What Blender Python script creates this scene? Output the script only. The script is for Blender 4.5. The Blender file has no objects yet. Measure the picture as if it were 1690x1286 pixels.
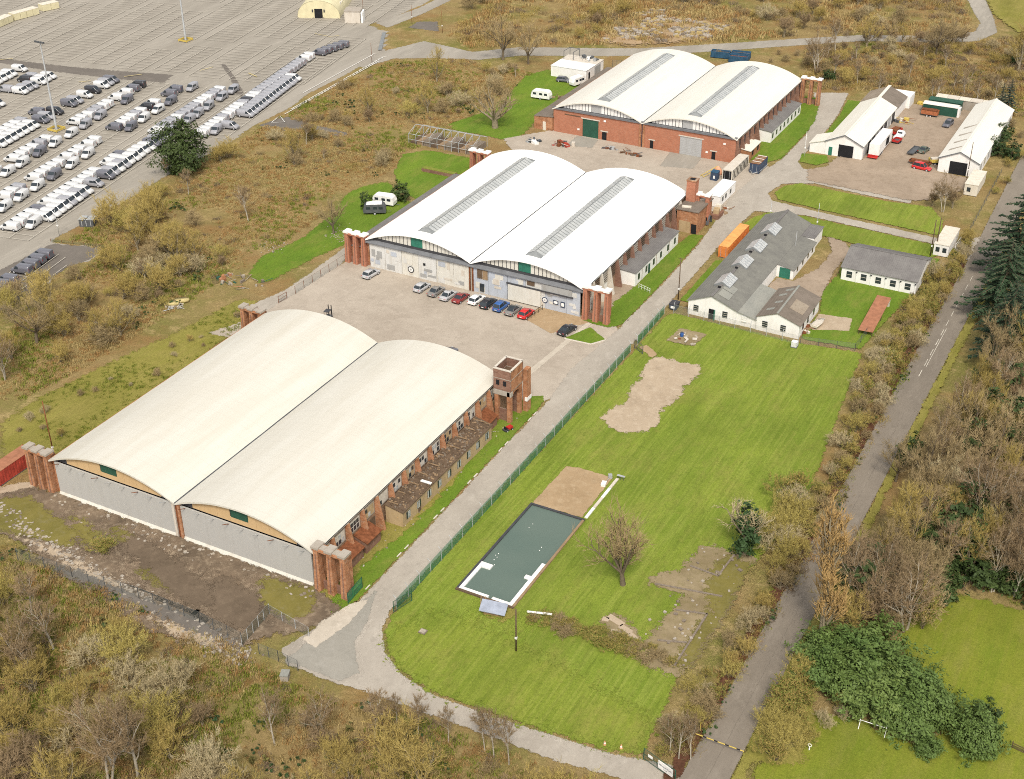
import bpy, bmesh, math, random
import numpy as np
from mathutils import Vector, Matrix, noise
from mathutils.geometry import tessellate_polygon
R = math.radians
scene = bpy.context.scene
C = scene.collection
# ------------------------------------------------------------------ camera
CAM = Vector((141.616, -115.171, 119.76))
YAW, PIT, ROLL, FPX = R(-28.345), R(31.114), R(-.374), 2205.5      # F in pixels of a 1690 px wide picture
_f = Vector((math.sin(YAW)*math.cos(PIT), math.cos(YAW)*math.cos(PIT), -math.sin(PIT)))
_r = Vector((math.cos(YAW), -math.sin(YAW), 0)); _u = _r.cross(_f)
_r, _u = _r*math.cos(ROLL)+_u*math.sin(ROLL), -_r*math.sin(ROLL)+_u*math.cos(ROLL)
cd = bpy.data.cameras.new('camera'); cam = bpy.data.objects.new('camera', cd); C.objects.link(cam)
cd.sensor_fit = 'HORIZONTAL'; cd.sensor_width = 36.0; cd.lens = 36.0*FPX/1690.0
cd.clip_start = 1.0; cd.clip_end = 6000.0
cam.matrix_world = Matrix(((_r.x, _u.x, -_f.x, CAM.x), (_r.y, _u.y, -_f.y, CAM.y), (_r.z, _u.z, -_f.z, CAM.z), (0, 0, 0, 1)))
scene.camera = cam
def G(px, py, z=0.0):
    """survey point: where a spot measured in the aerial picture lies on the ground plane"""
    d = _r*((px-845)/FPX) - _u*((py-643)/FPX) + _f
    t = (z-CAM.z)/d.z
    return (CAM.x+d.x*t, CAM.y+d.y*t)
# ------------------------------------------------------------------ world, sun, exposure
SUN_EL, SUN_AZ = R(52), R(150)          # azimuth clockwise from +Y: light comes from behind the camera's right
w = bpy.data.worlds.new('World'); scene.world = w; w.use_nodes = True
nt = w.node_tree; bg = nt.nodes['Background']
sky = nt.nodes.new('ShaderNodeTexSky'); sky.sky_type = 'NISHITA'; sky.sun_disc = False
sky.sun_elevation = SUN_EL; sky.sun_rotation = SUN_AZ; sky.air_density = 1.0; sky.dust_density = 3.0; sky.ozone_density = 1.0
hs = nt.nodes.new('ShaderNodeHueSaturation'); hs.inputs['Saturation'].default_value = .18     # even cloud cover: nearly neutral sky light
nt.links.new(sky.outputs[0], hs.inputs['Color']); nt.links.new(hs.outputs[0], bg.inputs[0]); bg.inputs[1].default_value = .13
sd = bpy.data.lights.new('sun', 'SUN'); sd.energy = 1.75; sd.angle = R(12); sd.color = (1, .915, .775)
sun = bpy.data.objects.new('sun', sd); C.objects.link(sun)
_sv = Vector((math.sin(SUN_AZ)*math.cos(SUN_EL), math.cos(SUN_AZ)*math.cos(SUN_EL), math.sin(SUN_EL)))
sun.rotation_euler = _sv.to_track_quat('Z', 'Y').to_euler(); sun.location = (0, 0, 150)
scene.view_settings.view_transform = 'Standard'; scene.view_settings.look = 'None'
scene.view_settings.gamma = 1; scene.view_settings.use_curve_mapping = False
scene.view_settings.exposure = 0.68
scene.cycles.use_denoising = False; scene.cycles.filter_width = 1.0
# ------------------------------------------------------------------ materials
M = {}
class NG:
    def __init__(s, name, rough=.85, spec=.25):
        m = bpy.data.materials.new(name); m.use_nodes = True; s.m = m; s.t = m.node_tree
        s.p = s.t.nodes['Principled BSDF']; s.p.inputs['Roughness'].default_value = rough
        s.p.inputs['Specular IOR Level'].default_value = spec; s.geo = s.t.nodes.new('ShaderNodeNewGeometry'); M[name] = m
    def n(s, k): return s.t.nodes.new(k)
    def l(s, a, b): s.t.links.new(a, b)
    def coord(s, stretch=(1, 1, 1), rz=0):
        mp = s.n('ShaderNodeMapping'); mp.inputs['Scale'].default_value = stretch; mp.inputs['Rotation'].default_value = (0, 0, rz)
        s.l(s.geo.outputs['Position'], mp.inputs['Vector']); return mp.outputs[0]
    def noise(s, scale, detail=4, rough=.6, stretch=(1, 1, 1), rz=0, dist=0):
        k = s.n('ShaderNodeTexNoise'); k.inputs['Scale'].default_value = scale; k.inputs['Detail'].default_value = detail
        k.inputs['Roughness'].default_value = rough; k.inputs['Distortion'].default_value = dist
        s.l(s.coord(stretch, rz), k.inputs['Vector']); return k.outputs['Fac']
    def step(s, f, a, b):
        k = s.n('ShaderNodeMapRange'); k.inputs[1].default_value = a; k.inputs[2].default_value = b; s.l(f, k.inputs[0]); return k.outputs[0]
    def mul(s, a, b, op='MULTIPLY'):
        k = s.n('ShaderNodeMath'); k.operation = op
        for i, v in enumerate((a, b)):
            if isinstance(v, (int, float)): k.inputs[i].default_value = v
            else: s.l(v, k.inputs[i])
        return k.outputs[0]
    def mix(s, f, a, b, blend='MIX'):
        k = s.n('ShaderNodeMix'); k.data_type = 'RGBA'; k.blend_type = blend
        for i, v in ((0, f), (6, a), (7, b)):
            if isinstance(v, (int, float)): k.inputs[i].default_value = v
            elif isinstance(v, tuple): k.inputs[i].default_value = (*v, 1)
            else: s.l(v, k.inputs[i])
        return k.outputs[2]
    def rand(s): return s.n('ShaderNodeObjectInfo').outputs['Random']
    def col(s, c):
        if isinstance(c, tuple): s.p.inputs['Base Color'].default_value = (*c, 1)
        else: s.l(c, s.p.inputs['Base Color'])
        return s
    def bump(s, f, strength=.4, dist=.05):
        b = s.n('ShaderNodeBump'); b.inputs['Strength'].default_value = strength; b.inputs['Distance'].default_value = dist
        s.l(f, b.inputs['Height']); s.l(b.outputs[0], s.p.inputs['Normal']); return s
def plain(name, c, rough=.7, spec=.3, var=.25, scale=.8, metal=0, coat=0):
    g = NG(name, rough, spec); d = tuple(x*(1-var) for x in c); e = tuple(min(1, x*(1+var*.5)) for x in c)
    f = g.step(g.noise(scale, 5, .65), .3, .7); g.col(g.mix(f, d, e)); g.p.inputs['Metallic'].default_value = metal
    g.p.inputs['Coat Weight'].default_value = coat
    return g
# rough ground: straw, earth, olive moss
g = NG('scrub_ground', .95, .05)
a = g.mix(g.step(g.noise(.11, 6, .65), .35, .65), (.22, .155, .068), (.285, .21, .092))
a = g.mix(g.step(g.noise(.05, 5, .6), .45, .62), a, (.155, .15, .04))
a = g.mix(g.step(g.noise(.35, 6, .7), .52, .68), a, (.36, .27, .125)); a = g.mix(g.mul(g.step(g.noise(.085, 5, .6, (1, 1, 1), 2.0), .5, .66), .8), a, (.235, .135, .055))
a = g.mix(g.mul(g.step(g.noise(2.2, 5, .8), .45, .7), .8), a, (.14, .105, .045)); a = g.mix(g.mul(g.step(g.noise(5.5, 4, .9), .52, .7), .6), a, (.4, .3, .14)); g.col(a); g.bump(g.noise(1.6, 6, .75), .8, .25)
# mown lawn with mower lines along the hangar axis
def lawn(name, c1, c2, c3, rz=0, stripe=.55):
    g = NG(name, .9, .1)
    a = g.mix(g.step(g.noise(.16, 5, .6, (1, .6, 1)), .35, .65), c1, c2)
    st = g.noise(2.1, 5, .7, (1, .03, 1), rz)
    a = g.mix(g.mul(g.step(st, .45, .62), stripe), a, c3)
    s2 = g.noise(1.3, 4, .7, (1, .05, 1), rz+.02)
    a = g.mix(g.mul(g.step(s2, .52, .66), stripe*.8), a, tuple(x*.62 for x in c1))
    a = g.mix(g.mul(g.step(g.noise(.22, 6, .75, (1, .4, 1)), .5, .68), .6), a, (.23, .21, .055)); a = g.mix(g.mul(g.step(g.noise(.9, 6, .8, (1, .6, 1)), .54, .68), .55), a, tuple(x*.6 for x in c1))
    a = g.mix(g.mul(g.step(g.noise(.07, 5, .7, (1, .5, 1)), .46, .66), .5), a, tuple(x*.66 for x in c1))
    a = g.mix(g.mul(g.step(g.noise(3.2, 5, .85), .46, .7), .6), a, tuple(x*.5 for x in c1)); a = g.mix(g.mul(g.step(g.noise(6.5, 3, .9), .52, .72), .45), a, tuple(min(1, x*1.5) for x in c2))
    a = g.mix(g.mul(g.step(g.noise(.5, 4, .7), .6, .8), .5), a, (.22, .19, .05))
    g.col(a); g.bump(g.noise(5, 4, .8), .7, .08)
lawn('lawn', (.142, .196, .024), (.192, .24, .032), (.265, .298, .06))
lawn('lawn_across', (.148, .196, .024), (.198, .236, .032), (.27, .292, .06), R(-68))
lawn('lawn_plain', (.1, .175, .018), (.14, .21, .022), (.18, .225, .038), 0, .3)
lawn('lawn_garden', (.15, .19, .02), (.2, .21, .028), (.25, .22, .05), .5, .25)
lawn('lawn_rough', (.19, .175, .035), (.28, .235, .07), (.2, .21, .035), .3, .35)
def paved(name, c1, c2, c3, crack=.5, sc=1, st=(1, 1, 1), rz=0):
    g = NG(name, .92, .12)
    a = g.mix(g.step(g.noise(.09*sc, 6, .65, st, rz), .35, .65), c1, c2)
    a = g.mix(g.mul(g.step(g.noise(.6*sc, 6, .7, st, rz), .5, .72), .6), a, c3)
    v = g.n('ShaderNodeTexVoronoi'); v.feature = 'DISTANCE_TO_EDGE'; v.inputs['Scale'].default_value = .17*sc
    wv = g.n('ShaderNodeMix'); wv.data_type = 'VECTOR'
    g.l(g.coord(), wv.inputs[4]); nn = g.n('ShaderNodeTexNoise'); nn.inputs['Scale'].default_value = .6; g.l(g.coord(), nn.inputs['Vector'])
    vm = g.n('ShaderNodeVectorMath'); vm.operation = 'MULTIPLY_ADD'; vm.inputs[1].default_value = (3, 3, 3); g.l(nn.outputs['Color'], vm.inputs[0]); g.l(g.coord(), vm.inputs[2])
    g.l(vm.outputs[0], v.inputs['Vector'])
    k = g.mul(g.mul(1.0, g.step(v.outputs['Distance'], .0, .012), 'SUBTRACT'), crack*.32)
    a = g.mix(k, a, tuple(x*.4 for x in c1))
    a = g.mix(g.mul(g.step(g.noise(.33, 6, .8, (1, 1, 1), 1.1), .54, .7), .45), a, tuple(x*.68 for x in c1))
    a = g.mix(g.mul(g.step(g.noise(1.9, 5, .8, st, rz), .55, .72), .4), a, tuple(min(1, x*1.28) for x in c2))
    a = g.mix(g.mul(g.step(g.noise(5, 4, .9), .48, .72), .28), a, tuple(x*.6 for x in c1))
    if name == 'lot_asphalt':      # drier lanes, oil-darkened bays
        sx = g.n('ShaderNodeSeparateXYZ'); g.l(g.coord((1, 1, 1), R(-11)), sx.inputs[0])
        k = g.mul(g.mul(g.mul(sx.outputs[0], 2*math.pi/12.6), 1.2, 'ADD'), 0, 'SINE'); k = g.mul(g.step(g.mul(k, g.mul(g.noise(.12, 4), 1.6), 'MULTIPLY'), -.1, .9), .5)
        a = g.mix(k, a, (.235, .21, .175))
    g.col(a); g.bump(g.noise(6, 4, .7), .25, .02)
paved('lot_asphalt', (.27, .245, .205), (.33, .30, .255), (.41, .37, .31), .2, 1.3, (1, .12, 1), -R(11))
paved('lot_dark', (.13, .115, .1), (.165, .145, .125), (.2, .175, .15), .2)
paved('road_asphalt', (.178, .152, .122), (.222, .19, .153), (.26, .225, .183), .35, 1, (1, .3, 1))
paved('track', (.31, .275, .23), (.385, .345, .29), (.45, .41, .35), .45, 1, (1, .5, 1))
paved('track_grey', (.25, .235, .2), (.3, .28, .24), (.34, .32, .28), .3)
paved('apron', (.33, .28, .225), (.41, .355, .29), (.46, .40, .33), .6)
paved('apron_pale', (.42, .37, .30), (.5, .44, .36), (.56, .5, .42), .3)
paved('slab', (.34, .265, .185), (.42, .335, .24), (.5, .42, .32), .75, 1.6)
paved('slab_tan', (.30, .21, .12), (.38, .27, .16), (.44, .34, .22), .35, 1.4)
paved('yard_dirt', (.1, .075, .052), (.19, .14, .095), (.36, .285, .2), .1, 1.9)
paved('farm_yard', (.27, .21, .155), (.35, .275, .205), (.2, .145, .095), .15, 1.2)
paved('broken', (.2, .155, .085), (.29, .23, .14), (.15, .13, .04), .8, 2)
paved('moss', (.13, .115, .03), (.19, .16, .045), (.22, .19, .1), .1, 1.5)
paved('mud', (.11, .082, .056), (.15, .112, .078), (.2, .152, .105), .1, 1.6)
plain('leaf_litter', (.105, .05, .03), .95, .05, .5, 1.6)
plain('paint_white', (.75, .73, .68), .8, .2, .35, 1.5); plain('paint_lot', (.55, .51, .43), .85, .15, .4, 1.2); plain('paint_yellow', (.5, .41, .19), .8, .2, .3, 1.5); plain('paint_faded', (.45, .41, .345), .9, .1, .35, .8)
# building stock
def roofmat(name, c, dirt=.1, seam=.155):
    g = NG(name, .55, .3)
    f = g.noise(.35, 6, .7, (1, .12, 1)); a = g.mix(g.mul(g.step(f, .4, .75), dirt*2), c, tuple(x*y for x, y in zip(c, (.72, .66, .55))))
    a = g.mix(g.mul(g.step(g.noise(.06, 4, .6), .35, .7), dirt), a, tuple(x*.8 for x in c))
    wv = g.n('ShaderNodeTexWave'); wv.wave_type = 'BANDS'; wv.bands_direction = 'Y'; wv.inputs['Scale'].default_value = seam; g.l(g.coord(), wv.inputs['Vector'])
    a = g.mix(g.mul(g.step(wv.outputs['Fac'], .985, 1.0), .15), a, tuple(x*.6 for x in c))
    g.col(a); g.bump(g.noise(.8, 5, .6, (1, .3, 1)), .12, .1)
roofmat('roof_cream', (.59, .565, .495), .2); roofmat('roof_white', (.86, .85, .82), .05); roofmat('roof_shed', (.7, .67, .585), .16)
roofmat('roof_ivory', (.68, .655, .585), .14)
def corrugated(name, c, c2, pitch=.55, axis='X', dirt=.5):
    g = NG(name, .85, .15)
    wv = g.n('ShaderNodeTexWave'); wv.wave_type = 'BANDS'; wv.bands_direction = axis; wv.inputs['Scale'].default_value = pitch; g.l(g.coord(), wv.inputs['Vector'])
    a = g.mix(g.step(g.noise(.4, 6, .7), .35, .65), c, c2); a = g.mix(g.mul(g.step(g.noise(2.5, 5, .7), .5, .75), dirt), a, tuple(x*.55 for x in c))
    g.col(a); g.bump(wv.outputs['Fac'], .5, .05)
corrugated('roof_asbestos', (.155, .15, .135), (.20, .195, .17)); corrugated('roof_asbestos_pale', (.235, .235, .21), (.28, .275, .24))
corrugated('roof_brown', (.15, .125, .10), (.20, .165, .135)); corrugated('roof_grey', (.145, .135, .13), (.19, .18, .17), .8)
corrugated('roof_tan', (.24, .19, .14), (.31, .26, .2))
def brickmat(name, c1, c2, mortar, grime=.5):
    g = NG(name, .92, .1)
    sx = g.n('ShaderNodeSeparateXYZ'); g.l(g.geo.outputs['Position'], sx.inputs[0]); cx = g.n('ShaderNodeCombineXYZ')
    g.l(g.mul(sx.outputs[0], sx.outputs[1], 'ADD'), cx.inputs[0]); g.l(sx.outputs[2], cx.inputs[1])
    b = g.n('ShaderNodeTexBrick'); b.inputs['Scale'].default_value = 1; b.inputs['Brick Width'].default_value = .45; b.inputs['Row Height'].default_value = .15
    b.inputs['Mortar Size'].default_value = .012; b.inputs['Color1'].default_value = (*c1, 1); b.inputs['Color2'].default_value = (*c2, 1); b.inputs['Mortar'].default_value = (*mortar, 1)
    g.l(cx.outputs[0], b.inputs['Vector'])
    a = g.mix(g.mul(g.step(g.noise(.7, 6, .75), .45, .7), grime), b.outputs['Color'], tuple(x*.45 for x in c1))
    a = g.mix(g.mul(g.step(g.noise(1.7, 6, .75), .55, .75), grime*.8), a, (.40, .33, .26)); g.col(a); g.bump(b.outputs['Fac'], -.3, .02)
brickmat('brick_red', (.36, .125, .07), (.43, .165, .095), (.36, .26, .19), .25)
brickmat('brick_old', (.36, .145, .065), (.45, .215, .11), (.36, .26, .18), .95)
brickmat('brick_brown', (.26, .15, .09), (.34, .22, .14), (.33, .26, .19), .7)
brickmat('brick_dark', (.19, .095, .065), (.25, .13, .09), (.25, .19, .15), .6)
def wallmat(name, c, grime=.35):
    g = NG(name, .85, .2); a = g.mix(g.mul(g.step(g.noise(.9, 6, .7, (1, 1, .35)), .45, .75), grime), c, tuple(x*y for x, y in zip(c, (.62, .56, .47)))); g.col(a)
wallmat('wall_white', (.76, .74, .71)); wallmat('wall_cream', (.62, .57, .48), .5); wallmat('door_grey', (.40, .39, .365), .15); wallmat('door_pale', (.58, .575, .55), .6)
wallmat('door_blue', (.42, .45, .5), .5); wallmat('door_panel_cream', (.6, .58, .52), .5); wallmat('door_panel_grey', (.33, .33, .32), .5); wallmat('shutter', (.38, .38, .375), .3)
wallmat('concrete', (.36, .32, .27), .6); wallmat('concrete_pale', (.55, .5, .43), .5); wallmat('render_tan', (.42, .31, .18), .8)
wallmat('timber_ply', (.52, .36, .19), .25); wallmat('skirt', (.55, .53, .47), .5)
plain('dark', (.02, .02, .022), .8, .1); plain('dark_frame', (.055, .055, .06), .6); plain('fascia', (.15, .155, .165), .7); plain('gutter', (.075, .08, .085), .6)
plain('green_door', (.025, .085, .055), .6); plain('green_bright', (.03, .16, .11), .6); plain('timber', (.28, .19, .11), .85); plain('wood_dark', (.12, .08, .05), .9)
g = NG('glass', .12, .5); g.col((.03, .038, .045))
g = NG('glass_pale', .2, .5); g.col(g.mix(g.step(g.noise(3, 2), .35, .65), (.30, .32, .33), (.5, .5, .48)))
g = NG('skylight', .3, .5); g.col(g.mix(g.step(g.noise(.7, 5, .7), .35, .65), (.33, .345, .34), (.46, .465, .45)))
plain('rib', (.21, .22, .22), .6); plain('rust', (.20, .075, .035), .9, .1, .5, 2); plain('rust_orange', (.36, .13, .06), .85, .1, .45, 1.2)
plain('container_red', (.40, .06, .04), .7, .3, .35, 1); plain('container_top_rust', (.34, .155, .09), .85, .1, .3, 1); plain('container_orange', (.62, .20, .05), .6, .3, .25, 1); plain('container_top_orange', (.70, .34, .11), .7, .2, .25, 1)
plain('container_blue', (.045, .065, .11), .6, .3, .3, 1); plain('container_green', (.02, .075, .05), .55); plain('skip_blue', (.03, .09, .16), .6, .3, .4, 1)
plain('metal_grey', (.36, .37, .37), .5, .4); plain('metal_dark', (.09, .095, .1), .6); plain('galv', (.42, .43, .43), .55); plain('white_plastic', (.8, .79, .76), .5)
plain('yellow', (.55, .41, .09), .6); plain('tarp', (.6, .58, .55), .8); plain('tarp_orange', (.65, .33, .2), .8); plain('barrel_blue', (.03, .09, .28), .5); plain('red_paint', (.45, .03, .025), .45); plain('cream_nissen', (.62, .56, .36), .7, .2, .15, .5)
plain('stone', (.38, .33, .265), .95, .1, .4, 3); plain('stone_dark', (.22, .18, .14), .95, .1, .4, 3); plain('solar', (.30, .33, .4), .3, .5)
for nm, c in (('van_white', (.57, .57, .565)), ('van_silver', (.30, .30, .32)), ('van_grey', (.12, .12, .14)), ('van_black', (.03, .03, .035)),
              ('car_silver', (.42, .42, .43)), ('car_gunmetal', (.2, .19, .18)), ('car_maroon', (.22, .03, .03)), ('car_white', (.82, .82, .81)), ('car_black', (.02, .02, .025)), ('car_blue', (.03, .10, .3)), ('car_red', (.55, .02, .02)), ('car_green', (.09, .11, .08))):
    g = NG(nm, .35, .5); g.col(c); g.p.inputs['Coat Weight'].default_value = .4
plain('tyre', (.022, .022, .024), .8); plain('hub', (.5, .5, .51), .4)
g = NG('water', .12, .4); g.col(g.mix(g.step(g.noise(.12, 4), .35, .65), (.095, .135, .112), (.11, .148, .122))); g.bump(g.noise(3, 3), .06, .02)
def wire(name, c, cover):
    g = NG(name, .6, .3); g.col(c); tr = g.n('ShaderNodeBsdfTransparent'); mx = g.n('ShaderNodeMixShader'); mx.inputs[0].default_value = cover
    g.l(tr.outputs[0], mx.inputs[1]); g.l(g.p.outputs[0], mx.inputs[2]); g.l(mx.outputs[0], g.t.nodes['Material Output'].inputs[0])
wire('mesh_green', (.015, .2, .1), .6); wire('mesh_grey', (.22, .24, .22), .2); wire('mesh_gate', (.05, .1, .07), .28)
# plants
def plant(name, c1, c2, rough=.8, spec=.15, trans=0):
    g = NG(name, rough, spec); a = g.mix(g.rand(), c1, c2); a = g.mix(g.mul(g.step(g.noise(1.3, 4, .7), .35, .7), .6), a, tuple(x*.55 for x in c1)); g.col(a)
    if trans:
        tl = g.n('ShaderNodeBsdfTranslucent'); g.l(a, tl.inputs[0]); mx = g.n('ShaderNodeMixShader'); mx.inputs[0].default_value = trans
        g.l(g.p.outputs[0], mx.inputs[1]); g.l(tl.outputs[0], mx.inputs[2]); g.l(mx.outputs[0], g.t.nodes['Material Output'].inputs[0])
plant('bark', (0.14, 0.11, 0.075), (0.2, 0.16, 0.11)); plant('bark_birch', (.42, .37, .29), (.5, .45, .36)); plant('bark_pale', (.24, .2, .13), (.3, .25, .17))
plant('twig_olive', (.35, .265, .08), (.45, .34, .11)); plant('twig_brown', (.31, .235, .12), (.4, .3, .155)); plant('twig_purple', (.25, .18, .1), (.31, .22, .125))
plant('twig_pale', (0.42, 0.34, 0.19), (0.5, 0.42, 0.25)); plant('twig_orange', (.36, .23, .09), (.43, .29, .12)); plant('twig_yellow', (.37, .3, .085), (.46, .38, .115))
plant('leaf_dark', (.035, .06, .018), (.06, .09, .024), .65, .2); plant('leaf_holly', (.05, .075, .018), (.085, .105, .022), .6, .25); plant('leaf_laurel', (.08, .135, .03), (.135, .185, .045), .6, .25)
plant('leaf_ivy', (.03, .065, .022), (.06, .095, .028), .65, .2); plant('leaf_spring', (.14, .17, .03), (.2, .215, .045), .7, .2, .2); plant('needle', (.028, .055, .03), (.05, .085, .04), .7, .2); plant('spruce', (.04, .07, .05), (.06, .09, .065))
plant('straw', (.37, .275, .115), (.5, .385, .175)); plant('straw_rust', (0.36, 0.21, 0.08), (0.43, 0.27, 0.11)); plant('grass_green', (0.17, 0.2, 0.03), (0.24, 0.25, 0.05)); plant('bramble_leaf', (0.12, 0.105, 0.035), (0.17, 0.155, 0.05)); plant('dead_wood', (0.2, 0.15, 0.1), (0.28, 0.21, 0.14))
# ------------------------------------------------------------------ mesh helpers
class MB:
    def __init__(s): s.v = []; s.f = []; s.mi = []; s.sm = []
    def poly(s, pts, mi=0, smooth=False):
        b = len(s.v); s.v += [tuple(p) for p in pts]; s.f.append(tuple(range(b, b+len(pts)))); s.mi.append(mi); s.sm.append(smooth); return s
    def hull8(s, p, mi=0):
        b = len(s.v); s.v += [tuple(q) for q in p]
        for q in ((0, 3, 2, 1), (4, 5, 6, 7), (0, 1, 5, 4), (1, 2, 6, 5), (2, 3, 7, 6), (3, 0, 4, 7)):
            s.f.append(tuple(b+i for i in q)); s.mi.append(mi); s.sm.append(False)
        return s
    def box(s, x0, y0, z0, x1, y1, z1, mi=0):
        return s.hull8([(x0, y0, z0), (x1, y0, z0), (x1, y1, z0), (x0, y1, z0), (x0, y0, z1), (x1, y0, z1), (x1, y1, z1), (x0, y1, z1)], mi)
    def obox(s, cx, cy, z0, lx, ly, h, rz=0, mi=0, tilt=0):
        c, n = math.cos(rz), math.sin(rz); P = []
        for z in (z0, z0+h):
            for ax, ay in ((-1, -1), (1, -1), (1, 1), (-1, 1)):
                X, Y = ax*lx/2, ay*ly/2; P.append((cx+X*c-Y*n, cy+X*n+Y*c, z+tilt*ax))
        return s.hull8(P, mi)
    def tube(s, p, q, r0, r1=None, n=6, mi=0, smooth=True, cap=False):
        p, q = Vector(p), Vector(q); r1 = r0 if r1 is None else r1; d = q-p
        if d.length < 1e-6: return s
        a = d.orthogonal().normalized(); e = d.normalized().cross(a); b = len(s.v)
        ring = [(a*math.cos(2*math.pi*i/n)+e*math.sin(2*math.pi*i/n)) for i in range(n)]
        s.v += [tuple(p+k*r0) for k in ring]
        if r1 <= 0:
            s.v.append(tuple(q))
            for i in range(n): s.f.append((b+i, b+(i+1) % n, b+n)); s.mi.append(mi); s.sm.append(smooth)
        else:
            s.v += [tuple(q+k*r1) for k in ring]
            for i in range(n): s.f.append((b+i, b+(i+1) % n, b+n+(i+1) % n, b+n+i)); s.mi.append(mi); s.sm.append(smooth)
            if cap:
                for o in (0, n): s.f.append(tuple(b+o+i for i in range(n))); s.mi.append(mi); s.sm.append(False)
        return s
    def path(s, pts, r, n=5, mi=0):
        for a, b in zip(pts, pts[1:]): s.tube(a, b, r, r, n, mi)
        return s
    def prism(s, poly, axis, a, b, mi=0):
        """polygon (u,v) pushed along an axis from a to b; axis y: (x,z), x: (y,z), z: (x,y)"""
        mk = {'y': lambda u, v, t: (u, t, v), 'x': lambda u, v, t: (t, u, v), 'z': lambda u, v, t: (u, v, t)}[axis]
        n = len(poly); o = len(s.v); s.v += [mk(u, v, a) for u, v in poly]+[mk(u, v, b) for u, v in poly]
        s.f += [tuple(range(o, o+n)), tuple(range(o+n, o+2*n))]; s.mi += [mi, mi]; s.sm += [False, False]
        for i in range(n): s.f.append((o+i, o+(i+1) % n, o+n+(i+1) % n, o+n+i)); s.mi.append(mi); s.sm.append(False)
        return s
    def loft(s, rings, mi=0, cap=True, closed=True, smooth=True):
        o = len(s.v); n = len(rings[0])
        for r_ in rings: s.v += [tuple(p) for p in r_]
        for j in range(len(rings)-1):
            for i in range(n if closed else n-1):
                k = (i+1) % n; s.f.append((o+j*n+i, o+j*n+k, o+(j+1)*n+k, o+(j+1)*n+i)); s.mi.append(mi); s.sm.append(smooth)
        if cap:
            for j in (0, len(rings)-1): s.f.append(tuple(o+j*n+i for i in range(n))); s.mi.append(mi); s.sm.append(False)
        return s
    def mesh(s, name, mats):
        me = bpy.data.meshes.new(name); me.from_pydata(s.v, [], s.f)
        for m in (mats if isinstance(mats, (list, tuple)) else [mats]): me.materials.append(M[m])
        me.polygons.foreach_set('material_index', s.mi); me.polygons.foreach_set('use_smooth', s.sm); me.update(); return me
    def build(s, name, mats, parent=None, fix=True, **kw):
        me = s.mesh(name, mats)
        if fix:
            b = bmesh.new(); b.from_mesh(me); bmesh.ops.recalc_face_normals(b, faces=b.faces); b.to_mesh(me); b.free()
        return link(name, me, parent, **kw)
def link(name, me, parent=None, label=None, cat=None, group=None, kind=None, loc=None, rz=0):
    o = bpy.data.objects.new(name, me); C.objects.link(o)
    if parent: o.parent = parent
    if loc: o.location = loc
    if rz: o.rotation_euler = (0, 0, rz)
    return tag(o, label, cat, group, kind)
def tag(o, label=None, cat=None, group=None, kind=None):
    for k, v in (('label', label), ('category', cat), ('group', group), ('kind', kind)):
        if v: o[k] = v
    return o
def thing(name, label, cat, loc=(0, 0, 0), rz=0, group=None):
    return link(name, None, None, label, cat, group, None, (*loc, 0) if len(loc) == 2 else loc, rz)
def copy_tree(o, parent=None):
    c = o.copy(); C.objects.link(c); c.parent = parent
    for ch in o.children[:]: copy_tree(ch, c)
    return c
def rename_colour(o, slot): pass
_z = [0.012]
def jag(pts, step, amp, rng):
    out = []; n = len(pts)
    for i in range(n):
        a, b = Vector(pts[i]), Vector(pts[(i+1) % n]); d = b-a; k = max(1, int(d.length/step)) if amp else 1
        nn = Vector((-d.y, d.x)).normalized() if d.length else Vector((0, 0))
        for j in range(k):
            p = a+d*(j/k); q = p + nn*(noise.noise(Vector((p.x*.35, p.y*.35, 3.1)))*amp*1.6 + rng.uniform(-amp, amp)*.45 if amp else 0); out.append((q.x, q.y))
    return out
def soft_material(m):
    k = m+'_soft'
    if k not in M:
        q = M[m].copy(); q.name = k; M[k] = q; t = q.node_tree; N = t.nodes.new
        at_, nz, n2, ma, mb, mr = N('ShaderNodeAttribute'), N('ShaderNodeTexNoise'), N('ShaderNodeTexNoise'), N('ShaderNodeMath'), N('ShaderNodeMath'), N('ShaderNodeMapRange'); ge = N('ShaderNodeNewGeometry')
        at_.attribute_name = 'edge'; nz.inputs['Scale'].default_value = .9; nz.inputs['Detail'].default_value = 5; n2.inputs['Scale'].default_value = 4.5; n2.inputs['Detail'].default_value = 3
        t.links.new(ge.outputs['Position'], nz.inputs['Vector']); t.links.new(ge.outputs['Position'], n2.inputs['Vector'])
        ma.operation = 'MULTIPLY_ADD'; ma.inputs[1].default_value = 2.2; ma.inputs[2].default_value = -1.75; t.links.new(nz.outputs['Fac'], ma.inputs[0])
        mb.operation = 'MULTIPLY_ADD'; mb.inputs[1].default_value = 1.3; t.links.new(n2.outputs['Fac'], mb.inputs[0]); t.links.new(ma.outputs[0], mb.inputs[2])
        mc = N('ShaderNodeMath'); t.links.new(mb.outputs[0], mc.inputs[0]); t.links.new(at_.outputs['Fac'], mc.inputs[1])
        mr.inputs[1].default_value = -.12; mr.inputs[2].default_value = .12; t.links.new(mc.outputs[0], mr.inputs[0]); t.links.new(mr.outputs[0], t.nodes['Principled BSDF'].inputs['Alpha'])
    return k
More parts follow.
